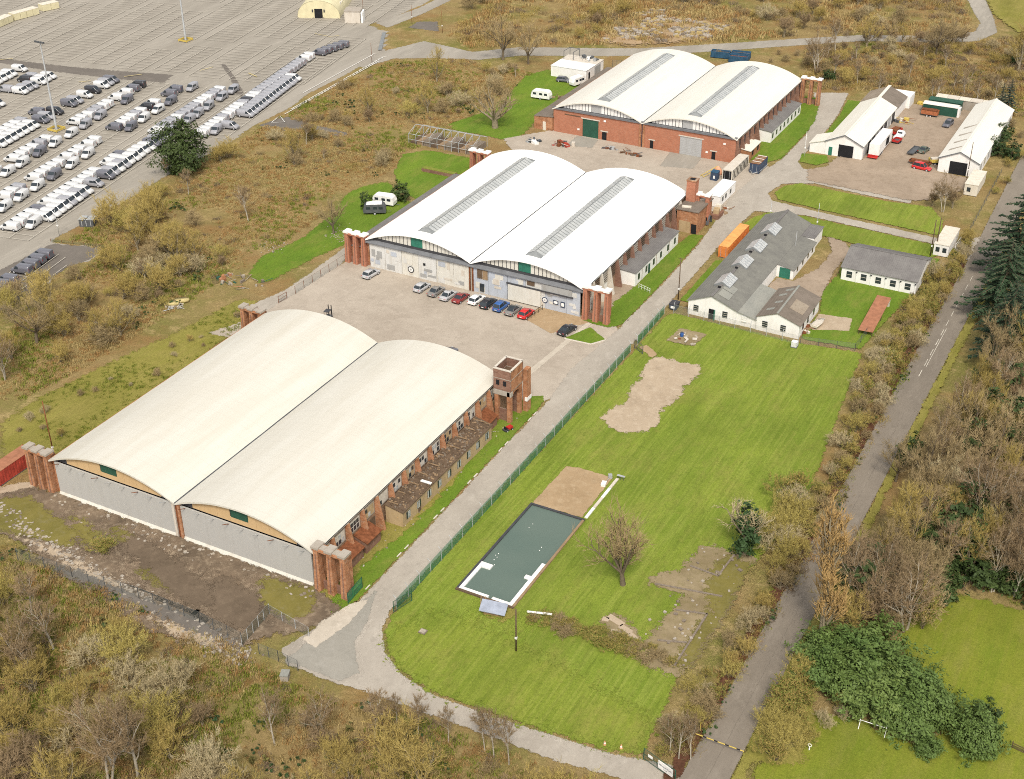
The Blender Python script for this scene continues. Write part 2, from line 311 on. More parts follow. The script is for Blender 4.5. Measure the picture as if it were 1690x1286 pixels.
def patch(name, pts, m, amp=.25, step=.8, z=None, px=True, kind='structure', label=None, parent=None, cell=None):
    """a ground sheet with a frayed edge: each vertex knows how far inside the surveyed outline it lies"""
    P = [G(*p) for p in pts] if px else pts
    if z is None: _z[0] += .004; z = _z[0]
    w = max(.12, amp*2.2)
    A = np.array(P); B = np.roll(A, -1, 0); lo = A.min(0)-w; hi = A.max(0)+w
    if cell is None: cell = min(max(.35, w*.8), 2.0); cell = max(cell, math.sqrt((hi[0]-lo[0])*(hi[1]-lo[1])/60000))
    nx, ny = int((hi[0]-lo[0])/cell)+2, int((hi[1]-lo[1])/cell)+2
    X, Y = np.meshgrid(lo[0]+np.arange(nx)*cell, lo[1]+np.arange(ny)*cell); Q = np.stack([X.ravel(), Y.ravel()], 1)
    D = np.full(len(Q), 1e9); ins = np.zeros(len(Q), bool)
    for a, b in zip(A, B):
        d = b-a; t = np.clip(((Q-a) @ d)/max(d @ d, 1e-9), 0, 1); D = np.minimum(D, np.hypot(*(Q-(a+t[:, None]*d)).T))
        c = ((a[1] > Q[:, 1]) != (b[1] > Q[:, 1])); xi = (b[0]-a[0])*(Q[:, 1]-a[1])/((b[1]-a[1]) if b[1] != a[1] else 1e-9)+a[0]; ins ^= c & (Q[:, 0] < xi)
    S = np.where(ins, D, -D)/w
    idx = np.arange(len(Q)).reshape(ny, nx); F = np.stack([idx[:-1, :-1].ravel(), idx[:-1, 1:].ravel(), idx[1:, 1:].ravel(), idx[1:, :-1].ravel()], 1)
    F = F[(S[F] > -1.0).any(1)]; used = np.unique(F); rm = np.full(len(Q), -1); rm[used] = np.arange(len(used)); F = rm[F]; Q = Q[used]; S = np.clip(S[used], -2, 2)
    me = bpy.data.meshes.new(name); me.vertices.add(len(Q)); me.vertices.foreach_set('co', np.column_stack([Q, np.full(len(Q), z)]).astype(np.float32).ravel())
    me.loops.add(F.size); me.loops.foreach_set('vertex_index', F.ravel().astype(np.int32)); me.polygons.add(len(F)); me.polygons.foreach_set('loop_start', np.arange(0, F.size, 4, dtype=np.int32)); me.polygons.foreach_set('loop_total', np.full(len(F), 4, dtype=np.int32))
    me.attributes.new('edge', 'FLOAT', 'POINT').data.foreach_set('value', S.astype(np.float32)); me.materials.append(M[soft_material(m)]); me.update(calc_edges=True)
    return link(name, me, parent, kind=None if parent else kind, label=label)
def strip(pts, wl):
    """outline of a ribbon of width wl along a centre line (world xy)"""
    L, Rr = [], []; n = len(pts)
    for i, p in enumerate(pts):
        a = Vector(pts[max(0, i-1)]); b = Vector(pts[min(n-1, i+1)]); d = (b-a).normalized(); nn = Vector((-d.y, d.x)); ww = wl[i] if isinstance(wl, (list, tuple)) else wl
        L.append(tuple(Vector(p)+nn*ww/2)); Rr.append(tuple(Vector(p)-nn*ww/2))
    return L+Rr[::-1]
def inside(x, y, poly):
    c = False; j = len(poly)-1
    for i in range(len(poly)):
        xi, yi = poly[i]; xj, yj = poly[j]
        if (yi > y) != (yj > y) and x < (xj-xi)*(y-yi)/(yj-yi)+xi: c = not c
        j = i
    return c
def ordinal(n): return f"{n}{'th' if 10 <= n % 100 <= 20 else {1: 'st', 2: 'nd', 3: 'rd'}.get(n % 10, 'th')}"
# ================================================================== the setting: ground sheets
W, EAVE, RISE = 24.2, 6.3, 2.9
H1, H2, H3 = (0.0, 0.0), (-1.6, 89.1), (-3.2, 176.8)
L1, L2, L3 = 53.0, 51.7, 49.9
me = MB().poly([(-3000, -3000, 0), (3000, -3000, 0), (3000, 3000, 0), (-3000, 3000, 0)]).build('ground', 'scrub_ground', kind='structure')
# --- the van park
LOT = [(-700, -40), (1100, -420), (820, -60), (700, 8), (640, 32), (606, 42), (640, 52), (632, 88), (560, 127), (470, 180), (440, 198), (330, 262), (240, 312), (150, 360), (96, 394), (84, 402), (172, 408), (150, 428), (110, 442), (62, 476), (-10, 520), (-300, 700)]
patch('van_park', LOT, 'lot_asphalt', .15, 2)
patch('darker_asphalt', [(-300, 62), (0, 97), (110, 110), (190, 117), (286, 124), (270, 137), (180, 129), (80, 117), (0, 104), (-300, 76)], 'lot_dark', .5, 1.5)
patch('darker_asphalt', [(84, 403), (172, 409), (150, 428), (110, 442), (62, 476), (-10, 520), (-60, 545), (-60, 470), (0, 446), (60, 416)], 'lot_dark', .3, 1.5)
patch('asphalt_joint', [(365, 107), (371, 106), (384, 122), (402, 152), (399, 160), (390, 156), (380, 128)], 'lot_dark', .2, 1)
patch('gate_road', [(640, 46), (700, 22), (770, -12), (830, -60), (790, -60), (735, -8), (690, 14), (620, 38)], 'lot_asphalt', .3, 1)
patch('asphalt_pad', [(674, 46), (724, 52), (722, 36), (690, 36)], 'lot_dark', .3, 1)
patch('north_road', [(628, 86), (700, 68), (780, 86), (860, 78), (1000, 80), (1060, 80), (1180, 73), (1320, 64), (1420, 58), (1560, 60), (1610, 52), (1618, 38), (1606, 18), (1585, -25), (1570, -80), (1612, -80), (1618, -20), (1640, 30), (1646, 54), (1615, 68), (1560, 71), (1420, 68), (1320, 75), (1180, 85), (1060, 92), (1000, 93), (860, 92), (790, 99), (720, 96), (650, 97), (600, 112), (590, 108)], 'lot_asphalt', .3, 1.2)
patch('side_lane', [(428, 207), (466, 194), (476, 193), (520, 205), (582, 222), (560, 226), (500, 215), (450, 217)], 'lot_dark', .2, 1)
# --- lawns west of the hangars
patch('west_lawn', [(412, 452), (430, 424), (500, 393), (545, 356), (575, 318), (610, 305), (640, 300), (668, 330), (700, 345), (650, 362), (560, 408), (520, 425), (450, 463), (425, 467)], 'lawn_plain', .5, 1)
patch('west_lawn', [(650, 285), (665, 255), (705, 248), (780, 262), (790, 275), (740, 310), (690, 330), (660, 315)], 'lawn_plain', .4, 1)
patch('west_lawn', [(740, 205), (800, 185), (835, 160), (868, 125), (905, 115), (945, 130), (960, 150), (900, 185), (850, 235), (790, 222), (750, 215)], 'lawn_plain', .5, 1)
patch('rough_meadow', [(60, 660), (180, 600), (300, 545), (400, 492), (450, 505), (330, 590), (130, 730), (70, 770), (10, 760), (0, 700)], 'lawn_rough', .7, 1)
patch('gravel_path', [(400, 510), (470, 480), (520, 445), (570, 408), (585, 412), (560, 440), (500, 480), (440, 520)], 'track', .3, 1)
# --- aprons round the hangars
patch('car_park', [(-12.5, 51), (-8.6, 60), (-7.6, 72), (-7, 89.6), (47, 89.6), (52.8, 89.4), (57, 86), (57.2, 62), (53.4, 58), (49, 54), (49, 51.5), (-6, 51.5)], 'apron', .25, 1, px=False)
patch('entry_slab', [(37.6, 89), (37.6, 83.3), (44.4, 80.5), (49.0, 88.2), (49.0, 89.2)], 'slab_tan', .08, 1, px=False)
patch('car_park_line', [(46.3, 58.0), (47.6, 58.0), (49.4, 87.6), (48.5, 87.6)], 'apron_pale', .06, 1, px=False)
patch('hangar_yard', [(-12, 166), (-6.5, 160), (-6.3, 147), (-3, 141.2), (47, 141.2), (51, 147), (56, 150), (57, 176), (50, 180.5), (47, 177.2), (-4, 177.2)], 'apron', .3, 1, px=False)
patch('yard_patch', [(28.6, 176.9), (30, 167), (37.6, 169), (37, 177)], 'lot_asphalt', .2, 1, px=False)
patch('yard_patch', [(3.5, 176.5), (4, 169), (10.5, 170.5), (9.5, 176)], 'track_grey', .2, 1, px=False)
# --- the estate track
TR = [(600, 1003), (585, 1012)]
patch('estate_track', [(51.7, -13), (55.4, 0), (55.2, 20), (54.8, 45), (54.8, 58), (53.5, 70), (54.8, 88), (54.9, 110), (54.4, 130), (52.9, 148), (51.5, 156), (52.5, 172), (54.5, 185), (54.5, 205), (50.5, 222), (46.5, 236), (55, 240), (57.4, 222), (58.4, 205), (58.3, 185), (61, 181), (75, 183), (88, 181), (88.6, 172), (80, 172), (66, 173.5), (59.5, 170), (58.2, 163), (60.6, 159.3), (71, 158), (86, 157), (104.5, 155.6), (104.5, 152.4), (86, 153.7), (70, 154.8), (59, 152), (58.3, 140), (58.8, 120), (59.2, 100), (59.6, 60), (59.9, 20), (60.3, 0), (61.4, -3.6), (64.1, -7.0), (68.2, -9.5), (73.9, -10.8), (84.9, -10.3), (96.8, -9.4), (101, -8.6), (106.4, -7.2), (106.4, -12.6), (102.5, -12), (92.5, -13.4), (79.3, -13.7), (66.2, -14.2), (61.9, -14.8), (54.4, -14.8)], 'track', .22, 1, px=False)
patch('track_resurfacing', [(470, 1090), (560, 1020), (622, 975), (606, 1028), (585, 1060), (592, 1112), (560, 1125)], 'track_grey', .2, 1)
patch('pale_apron', [(475, 1018), (502, 990), (560, 1003), (612, 988), (576, 1030), (520, 1070), (500, 1056), (525, 1036)], 'apron_pale', .15, 1)
# --- big mown field east of the track
FIELD = [(60.7, 97.6), (60.7, 20), (60.9, 0), (61.9, -3.4), (64.4, -6.6), (68.2, -9.1), (73.9, -10.4), (84.9, -9.9), (96.8, -9.0), (101, -7.6), (100.4, -1), (99.5, 8), (100.4, 30), (101.8, 42), (102, 56), (100.5, 70.6), (98.8, 87), (97.6, 100), (86.5, 98.4), (62, 98.6)]
patch('field', FIELD, 'lawn', .3, 1, px=False)
patch('field_south', [(62.6, -2.5), (66.5, 4), (80, 2.4), (97, -1), (100, -2.4), (100.2, -7.4), (96.8, -8.8), (84.9, -9.7), (73.9, -10.2), (68.2, -8.9), (64.6, -6.4)], 'lawn_across', 1.6, 1, px=False)
patch('verge', [(52.2, 3), (52.4, 20), (52.2, 45), (53.4, 56), (53.9, 59.5), (51, 58.6), (48.8, 54), (48.7, 20), (49, 3), (53.5, -3), (55, -1.5), (55.1, 10), (54.5, 45), (54.5, 57), (54.2, 58.4), (52.7, 45)][0:0]+[(48.7, 2), (49.2, 50), (49.4, 54.5), (51.5, 59), (53.3, 60), (54.3, 57.5), (54.6, 45), (54.9, 20), (55.1, 0), (53.2, -5), (50.5, -5)], 'lawn_plain', .2, 1, px=False)
patch('verge_bare', [(48.7, 2), (48.8, 50), (50, 50), (51.2, 44), (52.5, 30), (52.8, 16), (51.5, 8), (52, -2), (50.5, -5)], 'lawn_rough', .4, 1, px=False)
patch('verge', [(46.9, 90), (46.9, 105), (50.4, 105.6), (50.4, 128), (51.2, 134), (53.8, 134.5), (54.3, 120), (54.7, 105), (54.6, 90), (53, 87.6), (50, 87.4), (47.5, 88)], 'lawn_plain', .2, 1, px=False)
patch('verge_bare', [(46.9, 89.5), (46.9, 106), (50.4, 105.5), (49.6, 98), (50.6, 91), (49, 88.6)], 'farm_yard', .35, .8, px=False)
patch('traffic_island', [(47.5, 80.1), (52.6, 80.4), (54.3, 83.0), (49.8, 86.2)], 'lawn_plain', .12, .7, px=False)
patch('verge', [(45.3, 181), (45.3, 232), (49.5, 232), (53.6, 214), (54.2, 205), (54.2, 185), (52, 180.8)], 'lawn_plain', .3, 1, px=False)
patch('verge', [(58.7, 187), (58.7, 205), (57.8, 222), (56.5, 234), (60.2, 235), (61.7, 222), (62.2, 197), (58.6, 194)], 'lawn_plain', .2, 1, px=False)
patch('verge', [(57.6, 190.5), (58.8, 185), (63, 184.6), (65, 188), (63.4, 191.8), (60.6, 191.4)], 'lawn_plain', .15, 1, px=False)
patch('north_lawn', [(59.6, 163.8), (61.5, 160.6), (71, 159.4), (86, 158.4), (99, 157.6), (97, 166), (93, 172), (84, 170.7), (72, 171.4), (63, 172), (60.2, 168.5)], 'lawn', .25, 1, px=False)
patch('north_lawn', [(59.8, 148), (59.2, 144), (60, 140), (66, 145.5), (73, 145.5), (78, 146), (84, 145), (99, 146), (103, 150), (103, 151.8), (86, 153.1), (70, 154.2), (62, 152.6)], 'lawn', .25, 1, px=False)
patch('hut_lawn', [(60.6, 104), (63.7, 104), (63.7, 122), (62.5, 125), (60.4, 124)], 'lawn_plain', .15, 1, px=False)
patch('hut_lawn', [(86, 100), (97, 101), (98, 112), (100, 127), (101, 146), (84, 145), (82.5, 143), (84.5, 130), (84, 120), (86.2, 112)], 'lawn_plain', .3, 1, px=False)
patch('hut_path', [(77.4, 146), (81.6, 145), (83.8, 141), (83.4, 131), (84, 122), (84.5, 117), (78, 114), (74, 113), (74, 122), (77.5, 122.4), (80.2, 130), (80.4, 139)], 'farm_yard', .3, 1, px=False)
patch('farm_yard', [(71.6, 193), (71.4, 238), (76, 240), (89, 240), (89.3, 193.6), (96.5, 193), (98, 186), (92, 176), (88, 173.4), (76, 174), (64, 174.5), (62, 181), (65.2, 184.3), (66, 192.4)], 'farm_yard', .4, 1, px=False)
patch('foundation_slab', [(86.2, 111), (92.4, 112), (93.2, 107), (89.8, 105.6), (87, 104.2), (86.4, 105)], 'slab', .12, .7, px=False)
# --- bare slabs in the field
patch('old_hut_slab', [(64.8, 81.6), (69, 81.6), (73.6, 82.1), (74.4, 79.4), (73.4, 74), (74.2, 71), (73.0, 64.4), (74.2, 61.2), (73.6, 57.8), (70.2, 55.4), (67, 56.6), (65.0, 58), (65.2, 61), (65.8, 63.2), (67.1, 64.4), (65.4, 69.4), (65.8, 73), (64.8, 77)], 'slab', .5, .5, px=False)
patch('slab_edge', [(61, 83.2), (64.9, 80.4), (64.9, 82.6), (62, 84.6)], 'slab_tan', .2, .5, px=False)
patch('ruin_ground', [(88.6, 23.4), (92, 27), (92.6, 34), (100.6, 34.4), (101, 20), (100.6, 6.6), (95, 6.4), (93.6, 11), (94, 18), (94.6, 22), (90, 21.6)], 'broken', .7, .6, px=False)
patch('ruin_moss', [(96.5, 33), (100.8, 33), (100.4, 8), (98, 8), (98.4, 20), (95.5, 28)], 'moss', .9, .6, px=False)
patch('stone_scatter', [(86.4, 13.4), (89, 13.8), (93, 11), (92.4, 9.6), (89, 10), (86.6, 11.4)], 'broken', .6, .6, px=False)
patch('rubble_pad', [(64.5, 87.8), (64.9, 93.5), (70.2, 93.5), (69.6, 88.0)], 'broken', .25, .5, px=False)
patch('pond_slab', [(66.0, 31.2), (66.2, 42.4), (68, 43.0), (74.0, 43.0), (74.2, 31.4)], 'slab_tan', .12, .6, px=False)
patch('bare_earth', [(71.4, 5.6), (75.6, 5.4), (76.4, 7.4), (75.0, 8.3), (70.6, 8.2)], 'lawn_rough', .9, .6, px=False)
patch('hangar_front_yard', [(-12, -6), (-5.5, -1.2), (-.5, -.4), (48.4, -.4), (54, -2.5), (52.6, -9), (50.0, -10), (46, -16), (35, -18.4), (20, -16), (4, -12), (-12, -12)], 'yard_dirt', .7, 1, px=False)
for q in ([(6, -3), (14, -5.5), (16, -8.5), (9, -7.5)], [(22, -6), (32, -8), (34, -11), (25, -10)], [(14, -2.5), (24, -4.5), (22, -6), (13, -4)]): patch('mossy_ground', q, 'moss', .9, .8, px=False)
for q in ([(18, -2.5), (30, -5.5), (40, -9), (36, -12), (26, -9), (18, -6)], [(34, -4), (44, -6), (46, -12), (40, -13)]): patch('dark_ground', q, 'mud', .9, .8, px=False)
patch('mossy_ground', [(-10, -9.5), (-4, -3), (2, -4.4), (10, -6.4), (12, -9.5), (5, -11), (-4, -11.5)], 'moss', .8, .8, px=False)
patch('mossy_ground', [(40, -2), (48, -1), (51, -3.5), (50, -8), (44, -7)], 'moss', .8, .8, px=False)
patch('concrete_crumble', [(2, -9.6), (10, -11), (18, -11.6), (27, -13.6), (35, -14.2), (44, -14.6), (44.5, -17), (38, -17.4), (30, -15.6), (20, -14.2), (10, -12.2), (3, -11)], 'slab', .9, .5, px=False)
patch('concrete_path', [(-12, -6.5), (-4.6, 1.2), (-3.6, .4), (-8.8, -7), (-10.2, -9)], 'slab', .4, .7, px=False)
# --- the lane on the east side
patch('lane', [(106.3, -40), (106.3, 60), (106.0, 110), (106.3, 150), (105.9, 175), (105.4, 205), (105.2, 330), (110.6, 330), (111.0, 205), (111.7, 160), (111.7, 130), (111.6, 60), (111.6, -40)], 'road_asphalt', .12, 1.2, px=False)
patch('lane_mouth', [(103, 151.2), (106.4, 147.5), (106.2, 161), (103, 156.4)], 'track', .3, .7, px=False)
patch('leaf_litter', [(104.7, -30), (104.9, 40), (104.3, 100), (105.0, 146), (106.25, 146), (105.95, 110), (106.25, 60), (106.25, -30)], 'leaf_litter', .35, .6, px=False)
patch('lane_verge', [(111.62, -30), (111.62, 60), (111.7, 130), (111.7, 160), (113, 160), (113.2, 130), (112.9, 60), (113, -30)], 'lawn_rough', .35, .6, px=False)
patch('garden_lawn', [(113.6, -20), (114, 3), (117, 8.8), (122, 9.8), (131, 8.4), (131.5, 12), (129, 19), (124.5, 23), (122.5, 30), (123.5, 38), (131, 40), (160, 40), (160, -20)], 'lawn_garden', .6, 1, px=False)
patch('far_meadow', [(1600, -60), (1640, 25), (1680, 55), (1800, 40), (1800, -80)], 'lawn_rough', .8, 3)
patch('road_verge', [(1218, 1262), (1260, 1170), (1310, 1060), (1335, 1040), (1330, 1100), (1345, 1180), (1325, 1262)], 'lawn_rough', .5, 1)
patch('quarry_floor', [(985, 68), (1015, 52), (1050, 30), (1090, 22), (1130, 40), (1170, 30), (1205, 44), (1190, 62), (1120, 70), (1040, 76)], 'slab_tan', 2.2, 2)
patch('wet_path', [G(90, 935), G(130, 945), G(180, 968), G(240, 990), G(300, 1012), G(380, 1052), G(395, 1068), G(330, 1050), G(250, 1015), G(150, 968), G(95, 948)], 'lot_dark', .6, 1, px=False)
# --- painted lines, each on its own sheet just above the asphalt
def lines(name, segs, m, parent=None):
    b = MB(); _z[0] += .004
    for (x0, y0), (x1, y1), wd in segs:
        d = Vector((x1-x0, y1-y0)); n = Vector((-d.y, d.x)).normalized()*wd/2
        b.poly([(x0-n.x, y0-n.y, _z[0]), (x1-n.x, y1-n.y, _z[0]), (x1+n.x, y1+n.y, _z[0]), (x0+n.x, y0+n.y, _z[0])])
    return b.build(name, m, kind='structure')
LA = R(11); lu = Vector((-math.sin(LA), math.cos(LA))); lv = Vector((math.cos(LA), math.sin(LA)))   # along a row / across it
def LT(a, b):                                                    # van park coordinates: a along the rows, b across
    p = Vector((-74.8, 75.3))+lu*a+lv*b; return (p.x, p.y)
rng = random.Random(5)
LOTW = [G(*p) for p in LOT]
def bays(a0, a1, b0, b1, pitch=2.35, mid=True):
    out = [(LT(a0, b0), LT(a1, b0), .13), (LT(a0, b1), LT(a1, b1), .13)] + ([(LT(a0, (b0+b1)/2), LT(a1, (b0+b1)/2), .13)] if mid else [])
    a = a0
    while a <= a1+.01: out.append((LT(a, b0), LT(a, b1), .1)); a += pitch
    return [q for q in out if all(inside(*p, LOTW) for p in q[:2])]
S = []
for k in range(0, 8): S += bays(-33 if k else -10, 92 if k < 3 else 90, -9.5-12*k, -12*k)
S += bays(57, 126, 1.8, 11.6); S += bays(-44, -14, 5.6, 10.2, 2.35, False); S += [(LT(-44, 12.4), LT(-15, 12.4), .12), (LT(-23, 14.8), LT(-18, 14.8), .12)]
lines('parking_lines', S, 'paint_lot')
S = []
for k in range(-1, 18):
    a = 101+rng.uniform(-2, 2)
    while a < 330:
        n = rng.randint(8, 26); S += bays(a, a+n*2.4, -9.5-12.6*k, -12.6*k, 2.4, rng.random() < .6); a += n*2.4+rng.choice((2.4, 7, 12))
lines('faded_parking_lines', [(a, b_, w_*1.5) for a, b_, w_ in S], 'paint_faded')
S = [(G(632, 96), G(480, 182), .2), (G(626, 102), G(470, 190), .2), (G(618, 90), G(500, 155), .15), (G(455, 198), G(462, 193), .15), (G(462, 193), G(470, 203), .15), (G(470, 203), G(448, 204), .15), (G(448, 204), G(462, 193), .15)]
for i in range(30): t = i/30; a = G(628-150*t, 96+88*t); S.append((a, (a[0]+1.1, a[1]+1.4), .12))
lines('edge_hatching', S, 'paint_white')
lines('yellow_marks', [(G(520, 57), G(545, 62), .25), (G(545, 62), G(560, 60), .25), (G(330, 118), G(352, 112), .3), (G(410, 122), G(424, 128), .4), (G(205, 128), G(235, 124), .35), (G(130, 137), G(150, 135), .35), (G(0, 100), G(22, 98), .35)], 'paint_yellow')
S = [(G(634, 55), G(627, 84), 1.1)]
lines('cattle_grid', S, 'rib')
# lane centre line: broken strokes, and a worn double line by the bend
S = []
y = 96.0
while y < 139: S.append(((108.7, y), (108.7, y+2.6), .12)); y += 4.2
S += [((109.05, 100), (109.05, 116), .1)]
lines('lane_markings', S, 'paint_lot')
patch('lane_repair', [(109.1, -30), (111.5, -30), (111.5, 84), (109.5, 84)], 'lot_dark' if 0 else 'road_asphalt', .06, 1, px=False)
b = MB()
for (x, y, rz) in ((106.35, 82.2, .1), (106.5, 80.2, .1), (106.9, 84.8, .1)): b.obox(x, y, .03, .5, 2.0, .12, rz)
b.build('kerb_stones', 'stone', label='pale broken kerb stones at the lane edge', kind='structure')
# ================================================================== buildings
def arc_z(x, span=W, rise=RISE): t = (x-span/2)/(span/2); return rise*(1-t*t)*(1-.06*(1-t*t)) if 0 else rise*(1-abs(t)**2.05)
def pier_frame(parent, x0, y, n=3, gap=2.2, h=6.9, m='brick_old', cap='concrete_pale', d=1.0, step=1, capz=.35):
    """door-rail gantry: a row of brick pillars under a lintel"""
    for i in range(n):
        x = x0+step*i*gap
        b = MB(); b.hull8([(x-.55, y-d*.6, 0), (x+.55, y-d*.6, 0), (x+.55, y+d*.6, 0), (x-.55, y+d*.6, 0), (x-.36, y-d*.42, h), (x+.36, y-d*.42, h), (x+.36, y+d*.42, h), (x-.36, y+d*.42, h)])
        b.box(x-.2, y+d*.42, 1.2, x+.2, y+d*1.6, h-.3); p_ = b.build('pillar', m, parent)
        MB().hull8([(x-.12, y-d*.615, .3), (x+.1, y-d*.615, .3), (x+.1, y-d*.56, .3), (x-.12, y-d*.56, .3), (x-.09, y-d*.455, h-.5), (x+.07, y-d*.455, h-.5), (x+.07, y-d*.40, h-.5), (x-.09, y-d*.40, h-.5)]).build('groove_shade', 'brick_dark', p_)  # raised strip, coloured dark to give the shade of a recess
    xa, xb = sorted((x0, x0+step*(n-1)*gap))
    o = MB().box(xa-.5, y-.5, h+.003, xb+.5, y+1.0, h+.35).build('lintel', m, parent)
    c = MB()
    for i in range(n): x = x0+step*i*gap; c.box(x-.6, y-.62, h+.353, x+.6, y+1.1, h+.353+capz)
    c.box(xa-.3, y-.3, h+.352, xb+.3, y+.7, h+.5); c.build('coping', cap, parent)
    # brick screen between the pillars, open above
    for i in range(n-1):
        x = x0+step*(i+.5)*gap; MB().box(x-gap/2+.4, y+.15, 0, x+gap/2-.4, y+.4, h*.22).build('screen', 'brick_dark', parent)
def roof_bay(parent, x0, L, m, front=-.45, back=.3, side=(0, 0), name='roof'):
    n = 28; top, bot = [], []
    xs = [x0-side[0]+(W+side[0]+side[1])*i/n for i in range(n+1)]
    ys = [front+(L+back-front)*j/26 for j in range(27)]
    b = MB(); rows = []
    for y in ys:
        rows.append([(x, y, EAVE+max(-.12, arc_z(x-x0))+.02*noise.noise(Vector((x*.4, y*.25, x0)))) for x in xs])
    b.loft([[p for p in r_] for r_ in rows], 0, False, False)
    low = [[(x, y, z-.28) for x, y, z in r_] for r_ in rows]; b.loft(low, 0, False, False)
    for e in (0, -1):
        for i in range(n): b.poly([rows[e][i], rows[e][i+1], low[e][i+1], low[e][i]])
        for j in range(len(ys)-1): b.poly([rows[j][e], rows[j+1][e], low[j+1][e], low[j][e]])
    o = b.build(name, m, parent); return o
def skylight(parent, x, y0, y1):
    hw, zb = 1.85, EAVE+RISE-.12; s = MB().prism([(x-hw, zb), (x+hw, zb), (x, zb+.82)], 'y', y0+1.2, y1-1.2)
    s.poly([(x-hw, y0+1.2, zb), (x+hw, y0+1.2, zb), (x, y0+1.2, zb+.82)])
    for (ya, yb) in ((y0, y0+1.2), (y1, y1-1.2)): s.poly([(x-hw, ya, zb), (x+hw, ya, zb), (x, yb, zb+.82)]); s.poly([(x-hw, ya, zb), (x, yb, zb+.82), (x-hw, yb, zb)]); s.poly([(x+hw, ya, zb), (x, yb, zb+.82), (x+hw, yb, zb)])
    sk = s.build('skylight', 'rib', parent)
    n = int((y1-y0-2.4)/1.05); pit = (y1-y0-2.4)/n
    sl = Vector((hw, 0, -.82)).normalized(); nr = Vector((.82, 0, hw)).normalized(); ln = math.hypot(hw, .82)
    mm = {}
    for side in (-1, 1):
        p = MB(); a = Vector((0, 0, .06)); A = Vector((side*nr.x*.05, 0, nr.z*.05)); e = Vector((side*hw*.96, 0, -.82*.96)); t = Vector((side*hw*.05, 0, -.82*.05))
        p.hull8([A+t+Vector((0, 0, -.04)), A+e+Vector((0, 0, -.04)), A+e+Vector((0, pit*.78, -.04)), A+t+Vector((0, pit*.78, -.04)), A+t, A+e, A+e+Vector((0, pit*.78, 0)), A+t+Vector((0, pit*.78, 0))])
        me = p.mesh('pane', 'skylight')
        for i in range(n): link('pane', me, sk, loc=(x, y0+1.2+i*pit+.1*pit, zb+.82))
def gable_front(parent, x0, style, L=0):
    """tympanum under the roof arc"""
    n = 30; pts = [(x0+W*i/n, EAVE+max(0, arc_z(W*i/n))-.3) for i in range(n+1)]
    back = [(x, max(z, EAVE-.28)) for x, z in pts]
    b = MB(); b.prism([(x0+.2, EAVE-.3)]+back[1:-1]+[(x0+W-.2, EAVE-.3)], 'y', .25, .45); base = 'timber_ply' if style == 1 else 'dark_frame'
    b.build('gable_wall', base if style != 1 else 'dark_frame', parent)
    if style == 1:
        for i in range(8):
            xa = x0+2.9+i*2.3; xb = xa+2.27
            if i in (3, 4): 
                if i == 3: wz = EAVE+arc_z(xa+1-x0)-.38; MB().box(xa+.2, .1, EAVE+.75, xa+3.2, .26, wz).build('window', 'green_door', parent); MB().box(xa, .17, EAVE-.15, xa+4.57, .24, EAVE+.75).build('plywood', 'timber_ply', parent); MB().box(xa+3.22, .17, EAVE+.75, xa+4.57, .24, EAVE+arc_z(xa+4.4-x0)-.36).build('plywood', 'timber_ply', parent)
                continue
            za, zb = EAVE+arc_z(xa-x0)-.34, EAVE+arc_z(xb-x0)-.34
            MB().prism([(xa, EAVE-.15), (xb, EAVE-.15), (xb, zb), (xa, za)], 'y', .17, .24).build('plywood', 'timber_ply', parent)
    else:
        n = 22; pw = (W-5)/n; mid = (10, 11) if style == 2 else (10, 11)
        for i in range(n):
            xa = x0+2.5+i*pw; xb = xa+pw*.82; za, zb = EAVE+arc_z(xa-x0)-.36, EAVE+arc_z(xb-x0)-.36
            zb0 = EAVE+.35
            if min(za, zb) < zb0+.1: continue
            m = ('green_bright' if style == 2 else 'shutter') if i in (9, 10, 11) else 'door_panel_cream' if style == 2 else 'wall_white'
            if i in (9, 10, 11): xb = xa+pw*.99
            MB().prism([(xa, zb0), (xb, zb0), (xb, zb), (xa, za)], 'y', .17, .24).build('gable_panel' if i not in (9, 10, 11) else 'vent', m, parent)
